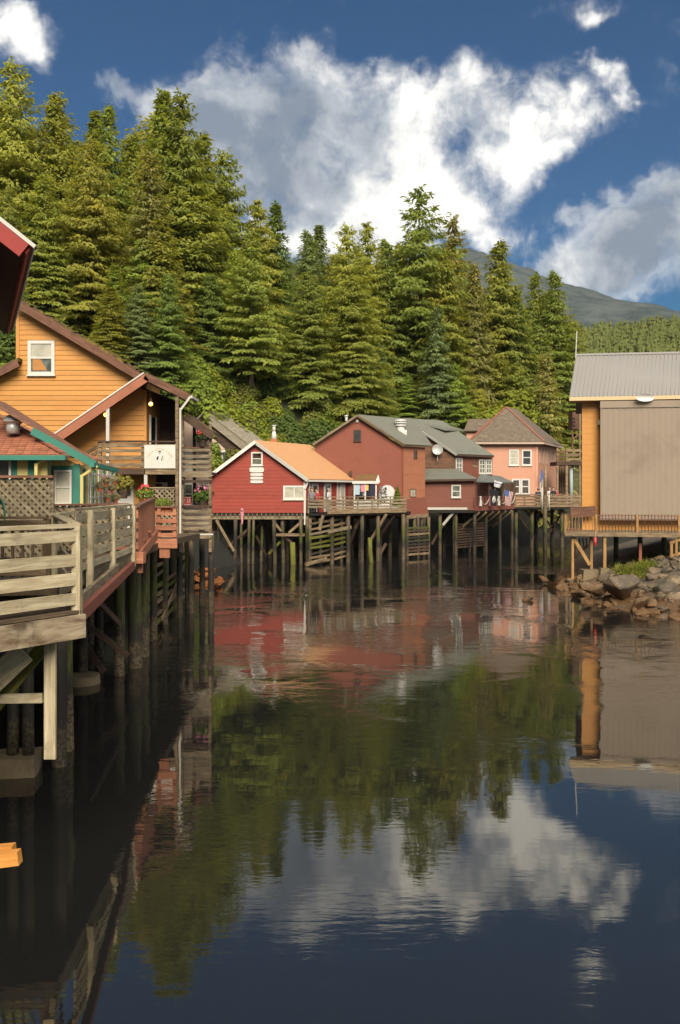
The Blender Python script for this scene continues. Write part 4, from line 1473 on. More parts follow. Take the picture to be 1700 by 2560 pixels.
# moss along the roof edge
mb = MB()
for k in range(90):
    t = R.random()
    c = pk.lerp(pe, t) + rn * .17 + Vector((0, R.uniform(-.05, .6), 0))
    mb.ball(c, (R.uniform(.04, .13), R.uniform(.05, .15), R.uniform(.02, .05)), 0, 6, 3)
mo = mb.build('moss', M_['moss_wood'], oh); tag(mo, kind='stuff')
# porch gable
PY = 33.5
gp, gl, gr = P(364, 938, PY), P(127, 1100, PY), P(474, 992, PY)
nl = (gp - gl).cross(Vector((0, 1, 0))); nl = nl.normalized() if nl.z > 0 else -nl.normalized()
ng = (gr - gp).cross(Vector((0, 1, 0))); ng = ng.normalized() if ng.z > 0 else -ng.normalized()
prism('porch_roof', [gl, gp, gp + Vector((0, 1.35, 0)), gl + Vector((0, 1.35, 0))], nl * .10, M_['mossy_roof'], oh)
prism('porch_roof', [gp, gr, gr + Vector((0, 1.5, 0)), gp + Vector((0, 1.5, 0))], ng * .12, M_['mossy_roof'], oh)
beam('porch_rake', gl - Vector((0, .04, 0)) - nl * .10, gp - Vector((0, .04, 0)) - nl * .10, .06, .33, M_['porch_rake'], oh, up=nl)
beam('drip_edge', gl - Vector((0, .08, 0)) + nl * .10, gp - Vector((0, .08, 0)) + nl * .10, .05, .05, M_['white'], oh, up=nl)
beam('porch_rake', gp - Vector((0, .04, 0)) - ng * .05, gr - Vector((0, .04, 0)) - ng * .05, .06, .26, M_['brown_rake'], oh, up=ng)
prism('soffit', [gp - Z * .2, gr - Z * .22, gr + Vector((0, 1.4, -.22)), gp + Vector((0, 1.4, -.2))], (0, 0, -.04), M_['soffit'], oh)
d = MB()
d.beam(gr + Vector((.05, 0, 0)), gr + Vector((.05, 1.5, 0)), .12, .12); d.beam(gr + Vector((.04, -.05, 0)), P(452, 1024, PY - .1), .08, .08); d.beam(P(451, 1020, PY - .1), P(451, 1380, PY - .1), .07, .07)
d.build('downspout', M_['white2'], oh)
# balcony
FZ = ZZ(1171, PY)
fbk = Fac((X(205, PY), PY), (X(446, PY), PY))
prism('balcony_floor', [(X(205, PY), PY, FZ), (X(446, PY), PY, FZ), (X(446, 37.2), 37.2, FZ), (X(366, WY) - .1, 37.2, FZ), (X(366, WY) - .1, WY, FZ), (X(205, PY), WY, FZ)], (0, 0, -.14), M_['dark_wood'], oh)
for v0, v1 in ((1108, 1118), (1123, 1131), (1140, 1150), (1158, 1168)):
    aa, bb = fbk.px(250, v1), fbk.px(366, v0)
    fbk.slab('rail_board', aa[0], aa[1], bb[0], bb[1], .06, .1, M_['far_wood'], oh)
    beam('rail_board', P(206, (v0 + v1) / 2 + 26, PY + 1.), P(250, (v0 + v1) / 2, PY - .08), .04, .14, M_['far_wood'], oh)
fbk.slab('cap_rail', fbk.px(246, 0)[0], ZZ(1106, PY), fbk.px(441, 0)[0], ZZ(1102.5, PY), -.04, .14, M_['dark_wood'], oh)
fbk.slab('floor_beam', fbk.px(255, 0)[0], ZZ(1186, PY), fbk.px(362, 0)[0], ZZ(1172, PY), .02, .1, M_['dark_wood'], oh)
fbk.slab('floor_beam', fbk.px(364, 0)[0], ZZ(1186, PY), fbk.px(441, 0)[0], ZZ(1173, PY), .02, .09, M_['far_wood'], oh)
for u, v0, v1, m in ((250, 1171, 1106, 'far_wood'), (270, 1171, 1016, 'white2'), (358, 1172, 1107, 'far_wood'), (443, 1392, 992, 'far_wood'), (365, 1330, 1186, 'white2')):
    fbk.slab('post', fbk.px(u - 4, 0)[0], ZZ(v0, PY), fbk.px(u + 4, 0)[0], ZZ(v1, PY), -.06, .058, M_[m], oh)
# ground floor under the balcony
fo.slab('door', fo.px(288, 0)[0], 3.3, fo.px(335, 0)[0], ZZ(1204, WY), .028, .07, M_['white'], oh)
a, b = fo.px(296, 1240), fo.px(328, 1212)
fo.slab('door_glass', a[0], a[1], b[0], b[1], .071, .08, M_['glass_mid'], oh)
fq = Fac((X(366, 36.5), 36.5), (X(446, 36.5), 36.5))
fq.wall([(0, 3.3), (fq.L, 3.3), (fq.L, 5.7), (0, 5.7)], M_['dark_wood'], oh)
a, b = fq.px(370, 1232), fq.px(419, 1206)
fq.slab('transom', a[0], a[1], b[0], b[1], .01, .06, M_['white'], oh)
a, b = fq.px(380, 1216), fq.px(406, 1209)
fq.slab('transom_glass', a[0], a[1], b[0], b[1], .061, .07, M_['glass_dark'], oh)
box('floor', (-11.2, 37.0, 3.22), (8.6, 6., .18), M_['floor_dark'], oh)
for (u, Y) in ((450, 33.6), (470, 36), (430, 37), (410, 34.5), (478, 34.6), (528, 34.7), (505, 37.)):
    cyl('piling', (X(u, Y), Y, -1.5), (X(u, Y), Y, 3.3), .13, .12, M_['pile'], oh, 9, .02, 4)
pl_ = thing('porch_lattice', 'grey lattice panel under the orange house balcony', 'lattice', (-6.7, 33.6, 3.3))
fl3 = Fac((X(374, 33.45), 33.45), (X(436, 33.45), 33.45))
lattice(pl_, fl3, 0, 3.5, fl3.L, ZZ(1221, 33.45), .14)
fl3.slab('cap_rail', -.03, ZZ(1221, 33.45), fl3.L + .03, ZZ(1218, 33.45), -.03, .06, M_['grey_wood'], pl_)
# lamps
for u, v, Y, lab in ((377, 1010, 34.0, 'lit round bulb in the dark porch of the orange house'), (264, 1037, 33.75, 'lit round bulb on the white porch post of the orange house')):
    t = thing('porch_lamp', lab, 'lamp', P(u, v, Y), 'porch bulbs')
    q = P(u, v, Y)
    MB().ball(q, .085, 0, 10, 7).build('bulb', M_['bulb'], t, True)
    MB().cyl(q + Z * .07, q + Z * .2, .04, .05, 8).build('socket', M_['dark_wood'], t)
    MB().cyl(q + Z * .19, q + Z * .75, .008, .008, 5).build('cord', M_['dark_wood'], t)
# white sign on the balcony
sg = thing('balcony_sign', 'square white sign board with arched lettering hung on the balcony rail', 'sign', P(402, 1140, PY - .15))
a, b = fbk.px(363, 1171), fbk.px(440, 1113)
fbk.slab('board', a[0], a[1], b[0], b[1], .11, .14, M_['white'], sg)
fbk.slab('board_edge', a[0] - .03, a[1] - .03, b[0] + .03, b[1] + .03, .1, .108, M_['grey_wood'], sg)
ca = ((a[0] + b[0]) / 2, a[1] + .22)
lm = MB()
for k in range(17):
    t = math.radians(155 - 130 * k / 16)
    c = fbk.pt(ca[0] + math.cos(t) * .52, ca[1] + math.sin(t) * .52, .144)
    tt = fbk.R * math.cos(t) + Z * math.sin(t)
    s_ = fbk.R * math.sin(t) - Z * math.cos(t)
    if k in (5, 11): continue
    lm.beam(c - tt * .045 - s_ * .016, c + tt * .045 - s_ * .016, .004, .011, 0, up=s_)
    lm.beam(c + tt * (.04 if k % 3 else 0) - s_ * .016, c + tt * (.04 if k % 2 else -.02) + s_ * .02, .004, .012, 0)
    if k % 2: lm.beam(c - tt * .045 + s_ * .018, c + tt * .03 + s_ * .018, .004, .011, 0, up=s_)
lo = lm.build('lettering', M_['ink_orange'], sg); tag(lo, kind='stuff')
lm = MB()
cx, czz = ca[0], a[1] + .44
for (x0, z0, x1, z1, w_) in ((-.06, .19, 0, .24, .03), (0, .24, .05, .19, .03), (0, .1, 0, .22, .02), (-.11, -.1, -.07, .0, .07), (-.07, -.02, -.06, .04, .03), (.05, -.12, .1, -.02, .025), (.08, -.02, .12, .06, .02), (.1, -.06, .17, -.06, .012), (.06, -.13, .14, -.13, .012)):
    lm.beam(fbk.pt(cx + x0, czz + z0, .144), fbk.pt(cx + x1, czz + z1, .144), .004, w_, 0, up=fbk.R)
lo = lm.build('figures', M_['ink'], sg); tag(lo, kind='stuff')

# ------------------------------------------------------------------ grey two storey porch beside it
gpz = thing('grey_porch', 'two-storey grey timber porch beside the orange house balcony', 'porch', (-5.9, 35, 3.3))
GY = 34.5
fg = Fac((X(447, GY), GY), (X(531, GY), GY))
for u in (456, 526):
    fg.slab('post', fg.px(u - 3.5, 0)[0], ZZ(1380, GY), fg.px(u + 3.5, 0)[0], ZZ(1062 if u > 500 else 1040, GY), -.06, .058, M_['far_wood'], gpz)
for v0, v1 in ((1121, 1129), (1137, 1145), (1151, 1159), (1164, 1171), (1275, 1283), (1290, 1298), (1304, 1311), (1317, 1324)):
    fg.slab('rail_board', fg.px(453, 0)[0], ZZ(v1, GY), fg.px(527, 0)[0], ZZ(v0, GY), .06, .1, M_['grey_wood'], gpz)
for v0, v1, m in ((1178, 1193, 'grey_wood'), (1332, 1346, 'grey_wood'), (1263, 1268, 'dark_wood'), (1118, 1121, 'brown_rake'), (1200, 1207, 'dark_wood')):
    fg.slab('floor_beam', fg.px(451, 0)[0], ZZ(v1, GY), fg.px(530, 0)[0], ZZ(v0, GY), .055, .12, M_[m], gpz)
for zf in (ZZ(1180, GY), ZZ(1333, GY)):
    prism('floor', [(X(451, GY), GY, zf), (X(528, GY), GY, zf), (X(528, GY), GY + 1.6, zf), (X(451, GY), GY + 1.6, zf)], (0, 0, -.1), M_['dark_wood'], gpz)
fg.slab('trim', fg.px(470, 0)[0], ZZ(1337, GY), fg.px(534, 0)[0], ZZ(1334, GY), .121, .14, M_['white'], gpz)
a, b = P(462, 1036, GY - .3), P(532, 1084, GY - .3)
prism('roof', [a, b, b + Vector((.0, 2.2, 0)), a + Vector((0, 2.2, 0))], (0, 0, .1), M_['mossy_roof'], gpz)
beam('rake_board', a + Vector((0, -.03, -.1)), b + Vector((0, -.03, -.1)), .05, .28, M_['dark_wood'], gpz, up=Vector((.6, 0, 1)))
beam('inner_post', P(486, 1262, 35.8), P(486, 1060, 35.8), .12, .12, M_['dark_wood'], gpz)
ps = thing('pale_pink_house', 'pale pink house wall behind the grey two-storey porch', 'house', (-6, 37.5, 3.3))
fk = Fac((X(440, 37), 37), (X(529, 37), 37))
fk.wall([(0, 5.7), (fk.L, 5.7), (fk.L, ZZ(1090, 37)), (0.2, ZZ(1040, 37))], M_['palepink'], ps)
fk.wall([(0, 3.2), (fk.L, 3.2), (fk.L, 5.68), (0, 5.68)], M_['palepink'], ps)
fk.pwindow(460, 1208, 484, 1262, ps, M_['white'], M_['glass_mid'], fw=.06)
fk.pwindow(494, 1204, 524, 1256, ps, M_['white'], M_['glass_pale'], fw=.06, cols=2)
fk.pwindow(463, 1118, 486, 1176, ps, M_['white'], M_['glass_pale'], fw=.06)
rs2 = thing('red_shop_sign', 'small red sign with white lettering behind the lower grey porch rail', 'sign', P(463, 1250, 35.2))
fs2 = Fac((X(447, 35.2), 35.2), (X(482, 35.2), 35.2))
a, b = fs2.px(449, 1263), fs2.px(478, 1242)
fs2.slab('board', a[0], a[1], b[0], b[1], 0, .03, M_['sign_red'], rs2)
for z0, z1 in ((a[1] + .02, a[1] + .035), (b[1] - .035, b[1] - .02)): fs2.slab('border', a[0] + .02, z0, b[0] - .02, z1, .03, .034, M_['white'], rs2)
lm = MB()
wl = b[0] - a[0]; hl = b[1] - a[1]
for k in range(6):
    x0 = a[0] + wl * (.10 + .145 * k)
    if k == 3: continue
    lm.beam(fs2.pt(x0, a[1] + hl * .3, .034), fs2.pt(x0, a[1] + hl * .72, .034), .004, .014, up=fs2.R)
    lm.beam(fs2.pt(x0, a[1] + hl * .7, .034), fs2.pt(x0 + wl * .09, a[1] + hl * .7, .034), .004, .016)
    if k % 2: lm.beam(fs2.pt(x0 + wl * .08, a[1] + hl * .3, .034), fs2.pt(x0 + wl * .08, a[1] + hl * .72, .034), .004, .014, up=fs2.R)
    lm.beam(fs2.pt(x0, a[1] + hl * .5, .034), fs2.pt(x0 + wl * .08, a[1] + hl * .5, .034), .004, .014)
tag(lm.build('lettering', M_['white'], rs2), kind='stuff')
beam('bracket', fs2.pt(a[0] + .2, b[1]), fs2.pt(a[0] + .2, 5.65), .02, .02, M_['dark_wood'], rs2)

# houses half hidden between the orange house and the red cottage
lh = thing('pale_blue_house', 'sliver of a pale blue house with pink roof left of the red cottage', 'house', (-10, 64, 3.3))
fbz = Fac((X(490, 64), 64), (X(557, 64), 64))
fbz.wall([(0, 2.9), (fbz.L, 2.9), (fbz.L, ZZ(1128, 64)), (0, ZZ(1128, 64))], M_['paleblue'], lh)
fbz.slab('corner_board', fbz.L - .12, 2.9, fbz.L + .02, ZZ(1128, 64), 0, .04, M_['white'], lh)
fbz.slab('eave', -.2, ZZ(1131, 64), fbz.L + .22, ZZ(1126, 64), -.2, .35, M_['white'], lh)
a = fbz.pt(-.2, ZZ(1126, 64) + .02, .3); b = fbz.pt(fbz.L + .2, ZZ(1126, 64) + .02, .3)
prism('roof', [a, b, b + Vector((-1.4, 2, 1.1)), a + Vector((0, 2, 1.1))], (0, 0, .08), M_['palepink'], lh)
prism('wall', [fbz.pt(fbz.L, 2.9), fbz.pt(fbz.L, 2.9) + Vector((.1, 4, 0)), fbz.pt(fbz.L, 7.8) + Vector((.1, 4, 0)), fbz.pt(fbz.L, 7.8)], (-.1, 0, 0), M_['paleblue'], lh)
sk = thing('bleached_roof_house', 'house with steep bleached grey shake roof behind the red cottage', 'house', (-9, 66, 3.3))
a, b = P(512, 1030, 65), P(632, 1122, 65)
dpt = Vector((1.4, 2.2, 0))
rn2 = (b - a).cross(dpt).normalized(); rn2 = rn2 if rn2.z > 0 else -rn2
prism('roof', [a, b, b + dpt, a + dpt], rn2 * .1, M_['silver_roof'], sk)
prism('rake', [a - Z * .02, b - Z * .02, b - Z * .5 - Vector((.25, 0, 0)), a - Z * .62], (0, .12, 0), M_['silver_roof'], sk)
a2 = P(455, 1085, 65)
prism('roof', [a, a2, a2 + dpt, a + dpt], (0, 0, .1), M_['silver_roof'], sk)
prism('wall', [a - Z * .6 + Vector((0, .3, 0)), b - Z * .55 + Vector((0, .3, 0)), Vector((b.x, b.y + .3, 3.)), Vector((a.x - 1.2, a.y + .3, 3.))], (0, .12, 0), M_['dark_wood'], sk)

# ------------------------------------------------------------------ red cottage with orange roof
rc = thing('red_cottage', 'barn red cottage with bright orange roof on tall pilings', 'house', (-5, 60, 0))
RY = 58.0
fr = Fac((X(500, RY), RY), (X(764, RY), RY))
sk_ = Vector((3.23, 5.5, 0))                       # the cottage runs back along this line
polyr = fr.pxs([(520, 1282), (764, 1282), (764, 1199), (638, 1108), (520, 1203)])
wr_ = fr.wall(polyr, M_['red'], rc)
fr.boards(polyr, .24, M_['red'], wr_, proud=.018)
c1 = fr.pt(fr.px(764, 0)[0], 0)
fside = Fac((c1.x, c1.y), (c1.x + sk_.x, c1.y + sk_.y))
zr0, zr1 = ZZ(1282, RY), ZZ(1199, RY)
ws_ = fside.wall([(0, zr0), (fside.L, zr0), (fside.L, zr1), (0, zr1)], M_['red'], rc)
fside.boards([(0, zr0), (fside.L, zr0), (fside.L, zr1), (0, zr1)], .24, M_['red'], ws_, proud=.018)
pk, er, el_ = P(637, 1103, RY - .35), P(771, 1200, RY - .35), P(527, 1184, RY - .35)
el2 = P(500, 1206, RY - .35)
for a, b in ((pk, er), (pk, el2)):
    nrm = (b - a).cross(sk_).normalized(); nrm = nrm if nrm.z > 0 else -nrm
    prism('roof', [a, b, b + sk_ * 1.08, a + sk_ * 1.08], nrm * .09, M_['orange_roof'], rc)
    beam('rake_board', a + Vector((0, -.03, 0)) - nrm * .06, b + Vector((0, -.03, 0)) - nrm * .06, .05, .23, M_['white'], rc, up=nrm)
beam('gutter', er - Z * .05 + Vector((.05, 0, 0)), er + sk_ * 1.06 - Z * .05 + Vector((.05, 0, 0)), .12, .12, M_['white'], rc)
fr.pwindow(628, 1130, 657, 1164, rc, M_['white'], [M_['glass_mid'], M_['glass_warm']], fw=.1, label='small white attic sash window')
fr.pwindow(708, 1214, 763, 1249, rc, M_['white'], M_['glass_pale'], fw=.13, rows=1, cols=2, label='wide white two-pane window')
fr.slab('corner_board', fr.px(759, 0)[0], zr0, fr.px(765, 0)[0], zr1, 0, .05, M_['white'], rc)
d = MB(); d.beam(P(762, 1222, RY - .12), P(762, 1312, RY - .12), .1, .1); d.beam(P(771, 1202, RY - .12), P(762, 1224, RY - .12), .1, .1)
d.build('downspout', M_['white'], rc)
for u0, u1 in ((778, 794), (809, 826), (848, 861)):
    a, b = fside.px(u0, 1274), fside.px(u1, 1209)
    dr_ = fside.slab('door', a[0], zr0 + .02, b[0], b[1], .02, .07, M_['white'], rc)
    fside.slab('door_glass', a[0] + .15, zr0 + 1., b[0] - .15, b[1] - .15, .071, .08, M_['glass_warm'] if u0 < 840 else M_['glass_pale'], dr_)
for u0, u1 in ((771, 776), (841, 845), (874, 878)):
    a, b = fside.px(u0, 1274), fside.px(u1, 1206)
    fside.slab('trim_board', a[0], zr0 + .02, b[0], zr1 - .05, .02, .06, M_['white'], rc)
# four stacked name boards
for k, (v0, v1, u0, u1, lab) in enumerate(((1168, 1181, 624, 660, 'uppermost and tallest of the four white name boards'), (1182.5, 1190, 626, 658, 'second white name board from the top'), (1191.5, 1199, 626, 658, 'third white name board from the top'), (1200.5, 1208, 626, 658, 'lowest of the four white name boards'))):
    t = thing('name_board', lab + ' on the red cottage gable', 'sign', P((u0 + u1) / 2, (v0 + v1) / 2, RY - .1), 'white boards on the cottage gable')
    a, b = fr.px(u0, v1), fr.px(u1, v0)
    h = b[1] - a[1]; w = b[0] - a[0]
    cpts = []
    for i in range(20):
        t_ = 2 * math.pi * i / 20
        ex = abs(math.cos(t_)) ** .35 * math.copysign(1, math.cos(t_)); ez = abs(math.sin(t_)) ** .5 * math.copysign(1, math.sin(t_))
        cpts.append(fr.pt((a[0] + b[0]) / 2 + ex * w / 2, (a[1] + b[1]) / 2 + ez * h / 2, .03))
    prism('board', cpts, fr.N * .04, M_['white'], t)
q = P(685, 1100, 60.5)
ch = thing('brick_flue', 'orange brick chimney with white stove pipe behind the cottage ridge', 'chimney', (q.x, q.y, q.z - 1.5))
box('stack', (q.x, q.y, q.z - .75), (.48, .48, 1.6), M_['brick'], ch)
MB().cyl(q, q + Z * .6, .22, .12, 12).cyl(q + Z * .6, q + Z * 1.0, .12, .11, 10).cyl(q + Z * .98, q + Z * 1.05, .17, .17, 10).build('pipe', M_['white_metal'], ch, True)
# floor, beams and pilings
prism('floor', [fr.pt(0.3, zr0 - .05), fr.pt(fr.L, zr0 - .05), fr.pt(fr.L, zr0 - .05) + sk_, fr.pt(0.3, zr0 - .05) + sk_], (0, 0, -.16), M_['floor_dark'], rc)
beam('sill_beam', fr.pt(.5, zr0 - .33, -.1), fr.pt(fr.L + .7, zr0 - .33, -.1), .2, .22, M_['grey_wood'], rc)
for k in range(22):
    s = .6 + k * .3
    box('joist_end', fr.pt(s, zr0 - .13, .05), (.06, .3, .18), M_['far_wood'], rc)
for u, Y, r in ((589, 57.9, .13), (603, 58.4, .09), (623, 57.9, .10), (634, 58.1, .09), (685, 57.9, .13), (706, 58.3, .13), (752, 57.8, .11), (768, 57.9, .15), (546, 58.2, .1), (560, 60, .1), (660, 60.5, .12), (720, 61, .12), (800, 60.5, .12), (610, 61, .11), (575, 62, .12), (640, 62.5, .12), (675, 62, .12), (700, 63, .12), (740, 62.5, .12), (765, 63.5, .12), (590, 64, .12), (820, 63, .12), (780, 61.5, .11), (655, 59.2, .1)):
    cyl('piling', (X(u, Y) + R.uniform(-.12, .12), Y, -2), (X(u, Y), Y, zr0 - .42), r * 1.08, r, M_['pile'], rc, 9, .02, 4)
for a, b, m in (((541, 1300, 57.8), (585, 1378, 57.8), 'far_wood'), ((625, 1319, 58.2), (544, 1388, 58.6), 'dark_wood'), ((685, 1305, 58), (704, 1328, 58), 'far_wood'), ((750, 1308, 57.9), (722, 1332, 58), 'far_wood'), ((690, 1337, 57.8), (762, 1337, 57.8), 'far_wood'), ((700, 1355, 58.2), (672, 1385, 58.5), 'moss_wood'), ((712, 1342, 58.1), (735, 1362, 57.9), 'dark_wood'), ((670, 1300, 59), (600, 1345, 60), 'dark_wood'), ((640, 1340, 59), (665, 1390, 60), 'dark_wood')):
    beam('brace', P(*a), P(*b), .09, .17, M_[m], rc, j=.01)
pq = P(735, 1370, 57.4)
cyl('stub_piling', (pq.x, pq.y, -1.5), (pq.x - .1, pq.y, ZZ(1356, 57.4)), .2, .18, M_['moss_wood'], rc, 9, .02, 3)
for u, cl in ((605, 'pink_cloth'),):
    q = P(u, 1280, 57.7)
    o = MB(); o.add([q + Vector((-.12, 0, .1)), q + Vector((.13, -.02, .12)), q + Vector((.06, .0, -.75)), q + Vector((-.02, 0, -.9))], [(0, 1, 2, 3)]); o.ball(q + Z * .15, .12, 0, 6, 4)
    ws2 = o.build('wind_sock', M_[cl], None); tag(ws2, 'pink wind sock hanging below the red cottage wall', 'wind sock')

# slatted timber grid in the water in front of the cottage
gd1 = thing('timber_grid', 'mossy slatted timber grid standing in the water below the cottage deck', 'fender', (-1.2, 57, 0))
ga, gb = P(775, 1400, 56.2), P(872, 1400, 59.)
ga.z = gb.z = 0
for k in range(9):
    z = .25 + k * .33
    m_ = M_['moss_wood'] if 2 < k < 6 else R.choice((M_['far_wood'], M_['grey_wood'], M_['pile']))
    beam('slat', ga + Z * (z + R.uniform(-.1, .1) - .15), ga.lerp(gb, .52) + Z * (z + .05), .08, .14, m_, gd1, j=.015)
    beam('slat', ga.lerp(gb, .54) + Z * (z + .02), gb + Z * (z + .2 + R.uniform(-.05, .1)), .08, .14, m_, gd1, j=.015)
for s in (0, .25, .53, .8, 1.):
    q = ga.lerp(gb, s) + Vector((0, .12, 0))
    cyl('post', q - Z * 1.5, q + Z * 3.1, .12, .11, M_['pile'], gd1, 8, .02, 3)
beam('log', P(765, 1412, 55.6), P(815, 1396, 56.8), .2, .2, M_['far_wood'], gd1, j=.03)
beam('brace', P(808, 1288, 56.8), P(798, 1325, 56.8), .1, .2, M_['far_wood'], gd1, j=.01)
beam('board', P(820, 1330, 56.6), P(878, 1318, 58.6), .06, .2, M_['grey_wood'], gd1, j=.01)

# ------------------------------------------------------------------ creek boardwalk and railing
bw = thing('creek_boardwalk', 'grey boardwalk deck on leaning props between the red cottage and the barn', 'boardwalk', (2, 61, 0))
B0, B1, B2, B3, B4 = P(771, 1278, 57.75), P(820, 1283, 57.0), P(930, 1278, 59.6), P(976, 1278, 60.5), P(1014, 1278, 61.5)
zb = 3.42
pts = [Vector((p.x, p.y, zb)) for p in (B0, B1, B2, B3, B4)]
prism('deck', pts + [Vector((6, 66, zb)), Vector((-1, 66, zb))], (0, 0, -.15), M_['floor_dark'], bw)
for a, b in zip(pts[1:], pts[2:]):
    beam('edge_board', a + Vector((0, -.1, .14)), b + Vector((0, -.1, .14)), .06, .34, M_['far_wood'], bw, j=.006)
for u, Y in ((830, 57.6), (870, 58.4), (905, 59.2), (945, 60.2), (1008, 61.4), (1012, 62.5), (850, 61), (900, 62.5), (950, 63.), (880, 64), (920, 64.5), (975, 64.5), (840, 63.5), (1000, 65)):
    cyl('piling', (X(u, Y), Y, -2), (X(u, Y), Y, zb - .15), .15, .14, M_['pile'], bw, 9, .02, 4)
for a, b, m in (((908, 1284, 59.4), (888, 1320, 60), 'far_wood'), ((966, 1286, 60.2), (925, 1355, 61), 'far_wood'), ((888, 1320, 60), (870, 1370, 60.6), 'dark_wood'), ((878, 1288, 58.8), (845, 1325, 59.5), 'far_wood'), ((985, 1290, 61), (950, 1340, 62), 'dark_wood'), ((965, 1358, 60.5), (950, 1385, 60.5), 'dark_wood')):
    beam('prop', P(*a), P(*b), .14, .2, M_[m], bw, j=.01)
q = P(928, 1390, 59)
cyl('mooring_piling', (q.x + .1, q.y, -2), (q.x - .1, q.y, ZZ(1344, 59)), .17, .15, M_['moss_wood'], bw, 9, .03, 4)
rl = thing('creek_railing', 'long grey board railing along the creek from the red cottage to the barn', 'railing', (1, 60, zb))
posts = []
for a, b in zip(pts, pts[1:]):
    n = max(1, round((b - a).length / 1.15))
    posts += [a.lerp(b, k / n) for k in range(n)]
posts.append(pts[-1])
railing(rl, pts, 1.08, [(.36, .5), (.58, .72), (.80, .94)], M_['grey_wood'], post=.1, cap=(.16, .05), posts=posts)

# ------------------------------------------------------------------ the market stall by the cottage
st = thing('merchandise_stall', 'small stall with tan shingle awning full of clothes beside the cottage', 'stall', P(910, 1278, 62))
SY = 62.0
a, b = P(884, 1206, SY - .6), P(938, 1206, SY - .6)
prism('awning', [a, b, P(945, 1187, SY + .6), P(893, 1187, SY + .6)], (0, 0, .06), M_['awning'], st)
beam('fascia', a + Vector((-.1, -.03, 0)), b + Vector((.25, -.03, 0)), .05, .2, M_['white'], st)
prism('gable_end', [b + Vector((.02, 0, 0)), b + Vector((.35, .1, 0)), P(946, 1187, SY + .6), P(944, 1187, SY + .6)], (0, .05, 0), M_['white'], st)
for u in (886, 913, 940):
    beam('post', Vector((X(u, SY - .5), SY - .5, zb)), Vector((X(u, SY - .5), SY - .5, ZZ(1206, SY - .5))), .1, .1, M_['white'], st)
prism('back_panel', [(X(884, SY + 1.2), SY + 1.2, zb), (X(945, SY + 1.2), SY + 1.2, zb), (X(945, SY + 1.2), SY + 1.2, 5.6), (X(884, SY + 1.2), SY + 1.2, 5.6)], (0, .06, 0), M_['dark_wood'], st)
box('counter', (X(915, SY), SY, zb + .45), (1.6, .5, .9), M_['white2'], st)
for k, (u, cl, h, wd) in enumerate(((888, 'navy', .9, .3), (893, 'paleblue_cloth', .8, .4), (901, 'black', .95, .32), (907, 'pink_cloth', .6, .35), (911, 'grey_cloth', .9, .3), (918, 'flower_yellow', .5, .18), (923, 'black', .95, .34), (930, 'navy', .95, .3))):
    x, y = X(u, SY - .45), SY - .45 - .06 * (k % 2)
    top = ZZ(1209, y)
    g_ = MB(); w2 = wd / 2
    g_.add([Vector((x - w2 * .6, y, top)), Vector((x + w2 * .6, y, top)), Vector((x + w2, y - .05, top - .16)), Vector((x + w2 * .85, y - .08, top - h)), Vector((x - w2 * .85, y - .08, top - h)), Vector((x - w2, y - .05, top - .16)),
            Vector((x - w2 * .6, y + .12, top)), Vector((x + w2 * .6, y + .12, top)), Vector((x + w2, y + .14, top - .16)), Vector((x + w2 * .85, y + .16, top - h)), Vector((x - w2 * .85, y + .16, top - h)), Vector((x - w2, y + .14, top - .16))],
           [(5, 4, 3, 2, 1, 0), (6, 7, 8, 9, 10, 11)] + [(i, (i + 1) % 6, 6 + (i + 1) % 6, 6 + i) for i in range(6)])
    cname = {'navy': 'dark navy', 'paleblue_cloth': 'pale blue', 'black': 'black', 'pink_cloth': 'pink', 'grey_cloth': 'grey', 'flower_yellow': 'yellow'}[cl]
    o = g_.build('hanging_garment', M_[cl], None)
    tag(o, cname + (' garment hanging at the left end of the stall awning' if k < 1 else ' garment hanging under the stall awning' if cl not in ('black', 'navy') else
                    ' garment hanging beside the pink one in the stall' if k == 2 else ' garment hanging right of the yellow one in the stall' if k == 6 else ' garment hanging at the right end of the stall awning'), 'garment', 'clothes hung in the stall')
rkk = thing('round_display', 'white arched display rack covered with small trinkets right of the stall', 'display', P(968, 1278, 62.5))
q = P(968, 1250, 62.5)
cp = []
for i in range(13):
    t_ = math.pi * i / 12
    cp.append(q + Vector((math.cos(t_) * .62, 0, .35 + math.sin(t_) * .75)))
prism('panel', [q + Vector((.62, 0, -1.0))] + cp + [q + Vector((-.62, 0, -1.0))], (0, .08, 0), M_['white_cloth'], rkk)
mb = MB()
for k in range(90):
    mb.ball(q + Vector((R.uniform(-.6, .0) , -.03, R.uniform(-.3, .95))), R.uniform(.03, .07), R.randrange(3), 5, 3)
tag(mb.build('trinkets', [M_['grey_cloth'], M_['steel'], M_['dark_wood']], rkk), kind='stuff')
box('base', q + Vector((.1, -.3, -.75)), (1.5, .5, .5), M_['white_cloth'], rkk)
q = P(993, 1276, 62.3)
tp = thing('potted_cedar', 'small cone-shaped potted cedar at the barn corner', 'shrub', (q.x, q.y, zb))
V, Fc = conifer_mesh(900, rmax=3.6, gap=.9, hgt=14, z0=.6, power=.75, spray=1.0)
o = bpy.data.objects.new('crown', mesh_of('crown', [v * .105 for v in V], Fc, M_['leaf'])); o.color = (.17, .24, .03, 1)
link(o, Matrix.Translation((q.x, q.y, zb + .35)), tp)
cyl('pot', (q.x, q.y, zb), (q.x, q.y, zb + .4), .2, .26, M_['terracotta_pot'], tp, 12)

